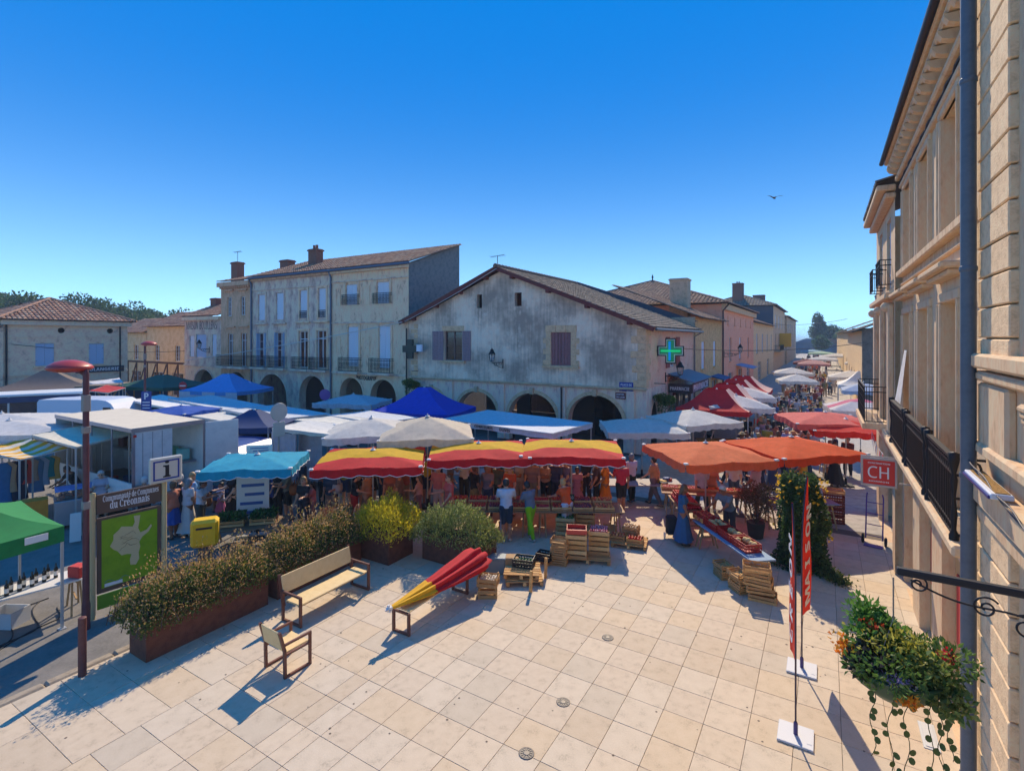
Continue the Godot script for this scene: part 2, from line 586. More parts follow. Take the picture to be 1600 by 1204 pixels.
func tile_roof(b: MB, o: Vector3, ux: Vector3, w: float, uv: Vector3, l: float, cols: Array, tw := 0.24, tl := 0.36, clip0 := 0.0, clip1 := 0.0) -> void:
	# half-round clay tiles in overlapping courses; ux along the eave, uv up the slope. clip0/clip1: how far the ends draw in at the top (hips)
	var nn := ux.cross(uv).normalized()
	var rows := int(ceil(l / tl)); var colsn := int(ceil(w / tw))
	for r in rows:
		var y0 := r * tl; var y1 := minf(l, y0 + tl * 1.12)
		var x0 := clip0 * y0 / l; var x1 := w - clip1 * y0 / l
		for k in colsn:
			var x := k * tw
			if x < x0 - 0.01 or x + tw > x1 + tw * 0.6: continue
			var col: Color = cols[rng.randi() % cols.size()]
			b.col = col.lerp(cols[0], rng.randf() * 0.4)
			var lift := nn * rng.randf_range(0.0, 0.012)
			var lo := o + ux * x + uv * y0 + nn * 0.05 + lift
			var hi := o + ux * x + uv * y1 + nn * 0.012 + lift
			var pl := []; var ph := []
			for s in 5:
				var an := PI - PI * s / 4.0
				pl.append(lo + ux * (tw * 0.5 + cos(an) * tw * 0.47) + nn * sin(an) * 0.075)
				ph.append(hi + ux * (tw * 0.5 + cos(an) * tw * 0.40) + nn * sin(an) * 0.06)
			for s in 4: b.quad(pl[s], pl[s + 1], ph[s + 1], ph[s])
			b.quad(pl[0], pl[1], pl[3], pl[4])
	b.col = Color(0.10, 0.05, 0.03)
	b.quad(o, o + ux * w, o + ux * (w - clip1) + uv * l, o + ux * clip0 + uv * l)

func tile_cols(kind := 0) -> Array:
	if kind == 1: return [Color(0.42, 0.22, 0.13), Color(0.52, 0.30, 0.18), Color(0.36, 0.18, 0.11), Color(0.48, 0.33, 0.22), Color(0.30, 0.17, 0.12)]
	if kind == 2: return [Color(0.19, 0.15, 0.11), Color(0.26, 0.20, 0.15), Color(0.15, 0.12, 0.09), Color(0.31, 0.22, 0.15), Color(0.21, 0.19, 0.15)]
	return [Color(0.30, 0.17, 0.11), Color(0.38, 0.23, 0.15), Color(0.24, 0.14, 0.10), Color(0.33, 0.22, 0.15), Color(0.20, 0.13, 0.10)]

func window(th: Node3D, o: Vector3, ux: Vector3, w: float, h: float, style: String, depth := 0.2) -> void:
	# everything inside one opening: o is its lower left corner on the wall face
	var nn := ux.cross(UP)
	var bs := Basis(ux, UP, nn)
	var ce := o + ux * w * 0.5 + UP * h * 0.5
	var white := plain("window_paint", rgb(214, 216, 214), 0.5)
	var shutter_w := plain("shutter_white", rgb(216, 220, 226), 0.6)
	var shutter_b := plain("shutter_blue", rgb(166, 190, 214), 0.6)
	if style == "closed" or style == "blue":
		var m := shutter_w if style == "closed" else shutter_b
		for s in [-1, 1]:
			var q := N()
			q.bevel(ZERO, V(w * 0.5 - 0.012, h - 0.02, 0.04), 0.006)
			for k in 2: q.box(V(0, (k - 0.5) * h * 0.56, 0.026), V(w * 0.5 - 0.02, 0.07, 0.014))
			var nk := maxi(2, int(w * 0.5 / 0.13))
			for k in nk - 1: q.box(V((k + 1.0) / nk * w * 0.5 - w * 0.25, 0, 0.021), V(0.006, h - 0.06, 0.004))
			var sh := put(th, "shutter", q, m, ce - th.position + ux * s * w * 0.25 - nn * 0.09, bs)
			for k in 2:
				put(sh, "hinge", shared_box(V(0.1, 0.02, 0.006), 0.001), plain("iron_dark", rgb(38, 38, 40), 0.6, 0.3), V(s * (w * 0.25 - 0.06), (k - 0.5) * h * 0.56, 0.036))
		return
	# sash window: frame, glazing bars, panes; a dark room behind
	var fr := N()
	var t := 0.06
	fr.box(V(-w * 0.5 + t * 0.5, 0, 0), V(t, h, 0.06)); fr.box(V(w * 0.5 - t * 0.5, 0, 0), V(t, h, 0.06))
	fr.box(V(0, h * 0.5 - t * 0.5, 0.002), V(w - 2 * t, t, 0.06)); fr.box(V(0, -h * 0.5 + t * 0.5, 0.002), V(w - 2 * t, t, 0.06))
	fr.box(V(0, 0, 0.004), V(0.07, h - 2 * t, 0.06))
	var bars := 3
	if style == "door":
		fr.box(V(0, h * 0.28, 0.006), V(w - 2 * t, 0.06, 0.05))
		bars = 1
	for k in bars:
		if style != "door": fr.box(V(0, (k + 1.0) / (bars + 1) * h - h * 0.5, 0.006), V(w - 2 * t, 0.028, 0.04))
	var fm := white if style != "brown" else plain("window_brown", rgb(120, 92, 80), 0.6)
	var f := put(th, "window", fr, fm, ce - th.position - nn * (depth - 0.05), bs)
	for s in [-1, 1]:
		var g := N()
		g.box(V(s * w * 0.25, 0, 0), V(w * 0.5 - t - 0.03, h - 2 * t, 0.006))
		put(f, "pane", g, glass("window_glass", Color(0.10, 0.12, 0.14, 0.55)), V(0, 0, -0.012))
	if style == "open":
		# one blue-grey shutter leaf folded back against the reveal
		for s in [-1, 1]:
			var q := N()
			q.bevel(ZERO, V(0.03, h - 0.04, w * 0.34), 0.005)
			put(th, "shutter", q, shutter_b, ce - th.position + ux * s * (w * 0.5 - 0.02) - nn * 0.02, bs)

func railing(th: Node3D, a: Vector3, b: Vector3, nn: Vector3, h: float, out: float, m: Material, fancy := true) -> void:
	# wrought-iron balcony front from a to b, standing out from the wall, with returns
	var q := N()
	var d := (b - a).normalized(); var l := (b - a).length()
	var o := nn * out
	for y in [0.05, h, h - 0.14]:
		q.bar(a + o + UP * y, b + o + UP * y, 0.035 if y == h else 0.022, 0.03)
		q.bar(a + UP * y, a + o + UP * y, 0.022, 0.025); q.bar(b + UP * y, b + o + UP * y, 0.022, 0.025)
	var nb := int(l / 0.13)
	for k in nb + 1:
		var p := a + o + d * l * k / nb
		q.bar(p + UP * 0.05, p + UP * h, 0.016, 0.016)
	for k in int(out / 0.13): 
		for e in [a, b]: q.bar(e + nn * (k + 1) * 0.13 + UP * 0.05, e + nn * (k + 1) * 0.13 + UP * h, 0.016, 0.016)
	if fancy:
		for k in nb:
			var ce := a + o + d * l * (k + 0.5) / nb
			for y in [0.28, 0.52]:
				var pts := []
				for s in 11:
					var an := TAU * s / 10.0
					pts.append(ce + d * cos(an) * 0.052 + UP * (h * y * 1.1 + sin(an) * 0.085))
				q.tube(pts, 0.009, 4, false)
	wput(th, "railing", q, m)

func slab_box(th: Node3D, called: String, a: Vector3, b: Vector3, m: Material) -> MeshInstance3D:
	var q := N()
	q.box((a + b) * 0.5, (b - a).abs())
	return wput(th, called, q, m)

func chimney(th: Node3D, at_: Vector3, s: Vector3, m: Material, pots := 0) -> void:
	var q := N()
	q.bevel(V(0, s.y * 0.5, 0), s, 0.02)
	q.bevel(V(0, s.y - 0.12, 0), V(s.x + 0.14, 0.12, s.z + 0.14), 0.015)
	var c := put(th, "chimney", q, m, at_ - th.position)
	for k in pots:
		var p := N()
		p.lathe(ZERO, [P(0.12, 0), P(0.1, 0.3), P(0.13, 0.34), P(0.09, 0.34), P(0.08, 0.1)], 10)
		put(c, "chimney_pot", p, plain("terracotta_pot", rgb(150, 88, 62), 0.9), V((k - (pots - 1) * 0.5) * 0.35, s.y, 0))

func aerial(called_label: String, at_: Vector3, h: float) -> void:
	var th := thing("television_aerial", called_label, "aerial", at_)
	var q := N()
	q.tube([ZERO, V(0, h, 0)], 0.02, 5)
	put(th, "mast", q, plain("iron_dark", rgb(38, 38, 40), 0.6, 0.3))
	q = N()
	q.bar(V(-0.5, h - 0.05, 0), V(0.5, h + 0.05, 0), 0.02, 0.02)
	for k in 6: q.bar(V(-0.45 + k * 0.18, h + 0.0, -0.22), V(-0.45 + k * 0.18, h + 0.0, 0.22), 0.012, 0.012)
	put(th, "element_bar", q, plain("iron_dark", rgb(38, 38, 40), 0.6, 0.3))

# ---------- the gabled pharmacy house ----------
func stain_image(w: int, h: int, base: Color, dark: Color, pale: Color, seed_: int, streaks: Array) -> ImageTexture:
	var f := FastNoiseLite.new(); f.seed = seed_; f.frequency = 0.0048; f.fractal_octaves = 5
	var g := FastNoiseLite.new(); g.seed = seed_ + 3; g.frequency = 0.035; g.fractal_octaves = 4
	var k := FastNoiseLite.new(); k.seed = seed_ + 5; k.frequency = 0.05; k.fractal_octaves = 3
	var img := Image.create(w, h, false, Image.FORMAT_RGB8)
	for y in h:
		for x in w:
			var a := f.get_noise_2d(x, y * 1.2)
			var s := k.get_noise_2d(x * 1.6, y * 0.12)
			var d := g.get_noise_2d(x, y)
			var soot := clampf(0.40 + a * 1.15 + s * 0.34 + d * 0.30, 0.0, 1.0)
			for q in streaks:
				if x > q[0] and x < q[1] and y > q[2] and y < q[3]:
					soot = clampf(soot + 0.45 * (0.6 + s + d) * (1.0 - float(y - q[2]) / (q[3] - q[2])), 0.0, 1.0)
			var c := base.lerp(dark, soot)
			var lime := clampf((d * 0.8 - a * 0.9 - 0.12) * 1.6, 0.0, 0.55)
			img.set_pixel(x, y, c.lerp(pale, lime))
	return ImageTexture.create_from_image(img)

func zx(px: float, z := -25.8) -> float: return on_z(px, PY, z).x
func zrect(px0: float, py0: float, px1: float, py1: float, z := -25.8) -> Array:
	var m := (px0 + px1) * 0.5
	return [zx(px0, z), on_z(m, py1, z).y, zx(px1, z), on_z(m, py0, z).y]

func quoins(th: Node3D, o: Vector3, ux: Vector3, uz: Vector3, y0: float, y1: float, m: Material, step := 0.36, wide := 0.62, slim := 0.38) -> void:
	var nn := ux.cross(UP)
	var y := y0
	var k := 0
	while y < y1 - 0.1:
		var hh := minf(step * rng.randf_range(0.9, 1.1), y1 - y)
		var w := (wide if k % 2 == 0 else slim) * rng.randf_range(0.92, 1.08)
		var d := (slim if k % 2 == 0 else wide) * rng.randf_range(0.92, 1.08)
		var q := N()
		q.bevel(ZERO, V(w, hh - 0.014, d), 0.022)
		var pr := rng.randf_range(0.02, 0.04)
		put(th, "corner_stone", q, m, o - th.position + ux * (-w * 0.5 + pr) + nn * (-d * 0.5 + pr) + UP * (y + hh * 0.5), Basis(ux, UP, nn))
		y += hh
		k += 1

func build_pharmacy() -> void:
	var Z := -25.8
	var xl := -23.4; var xr := -7.66
	var zb := -36.7
	var th := thing("arcaded_house", "gabled house of stained lilac plaster over stone arches with green cross", "house", V(-15.5, 0, -31))
	var stone := grain("old_stone", [rgb(137, 116, 98), rgb(191, 163, 130), rgb(223, 189, 151), rgb(184, 158, 132)], 2.4, 101, 0.9, 0.6)
	var pale_stone := grain("pale_stone", [rgb(167, 137, 107), rgb(225, 186, 143), rgb(237, 207, 160)], 1.4, 111, 0.9, 0.6)
	var wood := grain("red_wood", [rgb(86, 36, 32), rgb(116, 52, 44), rgb(132, 66, 54)], 0.8, 121, 0.7, 0.2)
	var winL := zrect(694, 517, 722, 563); var winR := zrect(861, 519, 892, 571)
	var at1 := zrect(745, 460, 753, 481); var at2 := zrect(804, 457, 815, 478)
	var W := xr - xl
	var low := 3.3
	var hole := func(r: Array) -> Array: return [r[0] - xl, r[1] - low, r[2] - xl, r[3] - low]
	var tw := 1024; var tht := 416
	var to_px := func(r: Array) -> Array: return [(r[0] - xl) / W * tw, (r[2] - xl) / W * tw, (9.7 - r[1]) / 6.4 * tht, tht]
	var streaks := []
	for r in [winL, winR, at1, at2]:
		streaks.append(to_px.call(r))
	var pm := StandardMaterial3D.new()
	pm.albedo_texture = stain_image(tw, tht, rgb(242, 216, 186), rgb(172, 152, 132), rgb(244, 230, 204), 41, streaks)
	pm.roughness = 0.92
	var gl := grain("plaster_relief", [rgb(128, 128, 128), rgb(140, 140, 140)], 1.1, 131, 0.9, 0.5)
	pm.heightmap_enabled = true; pm.heightmap_texture = gl.heightmap_texture; pm.heightmap_scale = 0.5
	mats["gable_plaster"] = pm
	var b := N()
	var uvs := P(1.0 / W, 1.0 / 6.4)
	var rect_h := 3.08
	b = N()
	wall_holes(b, V(xl, low, Z), RIGHT, W, rect_h, [hole.call(winL), hole.call(winR)], 0.28, uvs)
	for k in b.t.size(): b.t[k].y += (6.4 - rect_h) / 6.4
	var rx := -16.38
	var slope := func(x: float) -> float:
		if x < rx: return lerpf(6.95, 9.75, (x - xl) / (rx - xl))
		return lerpf(9.75, 6.42, (x - rx) / (xr - rx))
	var cuts := [xl, at1[0], at1[2], rx, at2[0], at2[2], xr]
	cuts.sort()
	var y0 := low + rect_h
	var uvp := func(x: float, y: float) -> Vector2: return P((x - xl) / W, (9.7 - y) / 6.4)
	var strip := func(xa: float, xb: float, ya: float, yb0: float, yb1: float) -> void:
		b.quad(V(xa, ya, Z), V(xb, ya, Z), V(xb, yb1, Z), V(xa, yb0, Z), uvp.call(xa, ya), uvp.call(xb, ya), uvp.call(xb, yb1), uvp.call(xa, yb0))
	for k in cuts.size() - 1:
		var xa: float = cuts[k]; var xb: float = cuts[k + 1]
		var mid := (xa + xb) * 0.5
		var gap: Array = []
		for r in [at1, at2]:
			if mid > r[0] and mid < r[2]: gap = r
		if gap.is_empty(): strip.call(xa, xb, y0, slope.call(xa), slope.call(xb))
		else:
			strip.call(xa, xb, y0, gap[1], gap[1])
			strip.call(xa, xb, gap[3], slope.call(xa), slope.call(xb))
			var dd := V(0, 0, -0.3)
			var p0 := V(xa, gap[1], Z); var p1 := V(xb, gap[1], Z); var p2 := V(xb, gap[3], Z); var p3 := V(xa, gap[3], Z)
			var uu: Vector2 = uvp.call(xa, gap[1])
			b.quad(p0, p0 + dd, p3 + dd, p3, uu, uu, uu, uu); b.quad(p1 + dd, p1, p2, p2 + dd, uu, uu, uu, uu); b.quad(p0 + dd, p0, p1, p1 + dd, uu, uu, uu, uu)
	wput(th, "gable_wall", b, pm)
	var arches := []
	for a in [[655, 694, 608], [714, 777, 611], [795, 870, 614], [888, 974, 617]]:
		var x0 := zx(a[0]); var x1 := zx(a[1])
		var top: float = on_z((a[0] + a[1]) * 0.5, a[2], Z).y
		arches.append([(x0 + x1) * 0.5 - xl, (x1 - x0) * 0.5, top - (x1 - x0) * 0.5 * 0.92, 0.92])
	var arcade := grain("arcade_plaster", [rgb(171, 144, 130), rgb(234, 197, 175), rgb(242, 226, 192), rgb(214, 182, 158)], 3.2, 141, 0.9, 0.4)
	b = N()
	b.poly(arch_outline(W, low, arches), V(xl, 0, Z - 0.004), RIGHT, UP, 0.5)
	wput(th, "arcade_wall", b, arcade)
	for a in arches:
		b = N()
		arch_ring(b, V(xl, 0, Z), RIGHT, a, 0.2, 0.05)
		var ring := wput(th, "arch", b, pale_stone)
		b = N()
		b.bevel(V(xl + a[0], a[2] + a[1] * 0.92 + 0.12, Z + 0.06), V(0.26, 0.38, 0.16), 0.03)
		put(ring, "keystone", b, stone)
	for k in 4:
		var px: float = [784.0, 879.0, 986.0, 704.0][k]
		b = N()
		b.bevel(V(zx(px), 1.6, Z + 0.04), V(0.42, 3.15, 0.12), 0.02)
		wput(th, "pilaster", b, arcade)
	b = N()
	var seg := xl
	while seg < xr - 0.1:
		var l := minf(rng.randf_range(1.0, 1.7), xr + 0.06 - seg)
		b.bevel(V(seg + l * 0.5, 3.3 + rng.randf_range(-0.012, 0.012), Z + 0.06), V(l - 0.008, 0.13, 0.2), 0.03)
		seg += l
	wput(th, "string_course", b, stone)
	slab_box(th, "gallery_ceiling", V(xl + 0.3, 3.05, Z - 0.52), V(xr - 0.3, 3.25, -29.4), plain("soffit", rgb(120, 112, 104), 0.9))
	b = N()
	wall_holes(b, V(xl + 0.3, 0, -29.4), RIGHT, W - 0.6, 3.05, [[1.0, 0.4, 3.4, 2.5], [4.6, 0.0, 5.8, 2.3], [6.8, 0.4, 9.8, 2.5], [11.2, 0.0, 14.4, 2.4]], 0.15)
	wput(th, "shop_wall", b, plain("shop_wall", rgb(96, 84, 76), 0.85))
	for r in [[1.0, 0.4, 3.4, 2.5], [6.8, 0.4, 9.8, 2.5], [11.2, 0.0, 14.4, 2.4]]:
		var q := N()
		q.box(V(xl + 0.3 + (r[0] + r[2]) * 0.5, (r[1] + r[3]) * 0.5, -29.5), V(r[2] - r[0], r[3] - r[1], 0.02))
		wput(th, "shop_pane", q, glass("shop_glass", Color(0.08, 0.09, 0.10, 0.6)))
	slab_box(th, "gallery_end", V(xl, 0, -29.4), V(xl + 0.3, 3.25, Z - 0.52), arcade)
	var pink := grain("pink_plaster", [rgb(205, 151, 123), rgb(242, 185, 151), rgb(242, 202, 166), rgb(226, 170, 142)], 3.5, 151, 0.92, 0.3)
	var L := Z - zb
	b = N()
	b.poly(arch_outline(L, 3.3, [[2.1, 1.25, 1.5, 0.95]]), V(xr - 0.004, 0, Z), FORWARD, UP, 0.4)
	wput(th, "side_arcade_wall", b, arcade)
	b = N()
	wall_holes(b, V(xr, 3.3, Z), FORWARD, L, 3.1, [[4.6, 0.9, 6.0, 2.6]], 0.25)
	wput(th, "side_wall", b, pink)
	slab_box(th, "rear_wall", V(xl, 0, zb), V(xr, 6.4, zb - 0.3), stone)
	slab_box(th, "upper_floor", V(xl + 0.3, 3.26, Z - 0.35), V(xr - 0.45, 3.32, zb + 0.1), plain("floorboards", rgb(90, 70, 55), 0.9))
	slab_box(th, "party_wall", V(xl, 3.3, zb), V(xl + 0.25, 6.9, Z - 0.35), stone)
	quoins(th, V(xr, 0, Z), RIGHT, BACK, 3.38, 6.35, pale_stone, 0.37, 0.78, 0.5)
	quoins(th, V(xl + 0.75, 0, Z - 0.02), RIGHT, BACK, 3.4, 6.8, pale_stone, 0.34, 0.6, 0.36)
	var up_r := (V(rx, 10.0, 0) - V(xr + 0.5, 6.42, 0)); var lr := up_r.length()
	b = N()
	tile_roof(b, V(xr + 0.5, 6.36, Z + 0.45), FORWARD, L + 0.6, up_r.normalized(), lr, tile_cols(2), 0.25, 0.36)
	var rr := wput(th, "roof", b, vcol("tiles", 0.9))
	rr.set_meta("kind", "stuff")
	var up_l := (V(rx, 10.0, 0) - V(xl - 0.5, 6.95, 0)); var ll := up_l.length()
	b = N()
	tile_roof(b, V(xl - 0.5, 6.9, zb - 0.15), BACK, L + 0.6, up_l.normalized(), ll, tile_cols(2), 0.25, 0.36)
	rr = wput(th, "roof", b, vcol("tiles", 0.9))
	rr.set_meta("kind", "stuff")
	b = N()
	for k in 30: b.tube([V(rx, 10.06, Z + 0.45 - k * 0.385), V(rx, 10.03, Z + 0.02 - k * 0.385)], [0.15, 0.12], 8)
	rr = wput(th, "ridge_tiles", b, plain("ridge_tile", rgb(128, 100, 82), 0.9))
	for s in [0, 1]:
		var e: Vector3 = V(xl - 0.5, 6.84, Z + 0.4) if s == 0 else V(xr + 0.5, 6.30, Z + 0.4)
		b = N()
		b.bar(e, V(rx, 9.93, Z + 0.4), 0.05, 0.24)
		wput(th, "verge_board", b, wood)
		b = N()
		var n_: Vector3 = V(rx, 9.93, Z) - V(e.x, e.y, Z)
		b.quad(V(e.x, e.y, Z + 0.4), V(rx, 9.93, Z + 0.4), V(rx, 9.93, Z - 0.1), V(e.x, e.y, Z - 0.1))
		wput(th, "verge_soffit", b, wood)
		for k in 4:
			var p: Vector3 = e + n_ * (0.14 + k * 0.25)
			b = N()
			b.bevel(V(p.x, p.y - 0.17, Z + 0.17), V(0.2, 0.2, 0.42), 0.02)
			wput(th, "purlin_end", b, wood)
	window(th, V(winL[0], winL[1], Z), RIGHT, winL[2] - winL[0], winL[3] - winL[1], "brown", 0.24)
	var mauve := grain("mauve_shutter", [rgb(128, 104, 108), rgb(150, 124, 126), rgb(164, 138, 138)], 0.7, 161, 0.75, 0.2)
	for s in [[676.0, 693.0], [723.0, 736.0]]:
		var r := zrect(s[0], 517, s[1], 563)
		for k in 4:
			var w: float = (r[2] - r[0]) / 4.0
			b = N()
			b.bevel(V(r[0] + (k + 0.5) * w, (winL[1] + winL[3]) * 0.5, Z + 0.035), V(w - 0.008, winL[3] - winL[1], 0.035), 0.006)
			wput(th, "shutter_board", b, mauve)
	slab_box(th, "window_sill", V(winL[0] - 0.25, winL[1] - 0.14, Z - 0.02), V(winL[2] + 0.25, winL[1] - 0.01, Z + 0.14), pale_stone)
	slab_box(th, "lintel", V(winL[0] - 0.15, winL[3] + 0.02, Z - 0.02), V(winL[2] + 0.15, winL[3] + 0.32, Z + 0.025), pale_stone)
	var mauve2 := grain("rose_board", [rgb(128, 82, 80), rgb(150, 100, 98), rgb(164, 116, 112)], 0.7, 171, 0.75, 0.2)
	for k in 6:
		var w: float = (winR[2] - winR[0]) / 6.0
		b = N()
		b.bevel(V(winR[0] + (k + 0.5) * w, (winR[1] + winR[3]) * 0.5, Z - 0.07), V(w - (0.05 if k == 2 else 0.012), winR[3] - winR[1] - 0.02, 0.04), 0.006)
		wput(th, "shutter_board", b, mauve2)
	for s in [-1, 1]:
		for k in 6:
			var w := 0.5 if k % 2 == 0 else 0.32
			var hh: float = (winR[3] - winR[1]) / 6.0
			var ex: float = winR[0] - w * 0.5 if s < 0 else winR[2] + w * 0.5
			b = N()
			b.bevel(V(ex, winR[1] + hh * (k + 0.5), Z), V(w - 0.01, hh - 0.014, 0.07), 0.015)
			wput(th, "surround_stone", b, pale_stone)
	for k in 3:
		b = N()
		var w: float = (winR[2] - winR[0] + 0.7) / 3.0
		b.bevel(V(winR[0] - 0.35 + w * (k + 0.5), winR[3] + 0.2, Z), V(w - 0.012, 0.38, 0.07), 0.015)
		wput(th, "surround_stone", b, pale_stone)
	slab_box(th, "window_sill", V(winR[0] - 0.5, winR[1] - 0.13, Z - 0.02), V(winR[2] + 0.5, winR[1] - 0.01, Z + 0.16), pale_stone)
	for s in [[3.7, 4.5], [6.1, 6.9]]:
		b = N()
		b.bevel(V(xr + 0.03, 3.3 + 1.75, Z - (s[0] + s[1]) * 0.5), V(0.04, 1.75, s[1] - s[0]), 0.008)
		wput(th, "shutter", b, plain("red_shutter", rgb(150, 52, 44), 0.6))
	window(th, V(xr, 4.2, Z - 4.6), FORWARD, 1.4, 1.7, "sash", 0.22)
	for p in [[V(xl - 0.1, 0, Z + 0.12), 6.5], [zx(879.0), 3.2]]:
		var base: Vector3 = p[0] if p[0] is Vector3 else V(p[0], 0, Z + 0.16)
		b = N()
		b.tube([base, base + UP * p[1]], 0.05, 8)
		wput(th, "rain_pipe", b, plain("brown_pipe", rgb(62, 48, 46), 0.5))
	b = N()
	b.tube([V(xr + 0.62, 6.3, Z + 0.4), V(xr + 0.62, 6.27, zb)], 0.07, 8)
	b.tube([V(xr + 0.6, 6.27, zb + 0.1), V(xr + 0.1, 5.95, zb + 0.08), V(xr + 0.1, 0, zb + 0.08)], 0.05, 8)
	wput(th, "gutter", b, plain("zinc", rgb(120, 122, 124), 0.45, 0.5))
	aerial("small aerial on the ridge of the stained gabled house", V(rx - 0.5, 9.7, Z - 0.6), 1.1)

# ---------- the arcaded row in the shade ----------
func facade(th: Node3D, x0: float, x1: float, top: float, Z: float, depth: float, wm: Material, am: Material, arches: Array, wins: Array, low := 3.35) -> void:
	var holes := []
	for w in wins: holes.append([w[0] - x0, w[1] - low, w[2] - x0, w[3] - low])
	var b := N()
	wall_holes(b, V(x0, low, Z), RIGHT, x1 - x0, top - low, holes, 0.22)
	wput(th, "wall", b, wm)
	var al := []
	for a in arches: al.append([a[0] - x0, a[1], a[2]])
	b = N()
	b.poly(arch_outline(x1 - x0, low, al), V(x0, 0, Z - 0.003), RIGHT, UP, 0.55)
	wput(th, "arcade_wall", b, am)
	for a in al:
		b = N()
		arch_ring(b, V(x0, 0, Z), RIGHT, a, 0.16, 0.035)
		wput(th, "arch", b, wm)
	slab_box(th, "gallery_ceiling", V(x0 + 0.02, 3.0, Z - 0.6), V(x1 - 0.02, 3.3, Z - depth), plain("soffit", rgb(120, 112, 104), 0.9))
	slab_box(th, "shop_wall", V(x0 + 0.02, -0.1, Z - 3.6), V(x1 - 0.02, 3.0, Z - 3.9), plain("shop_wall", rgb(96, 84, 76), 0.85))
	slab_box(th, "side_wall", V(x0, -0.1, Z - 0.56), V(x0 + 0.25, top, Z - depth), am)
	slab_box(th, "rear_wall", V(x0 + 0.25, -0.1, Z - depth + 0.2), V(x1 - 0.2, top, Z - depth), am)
	for w in wins: window(th, V(w[0], w[1], Z), RIGHT, w[2] - w[0], w[3] - w[1], w[4])

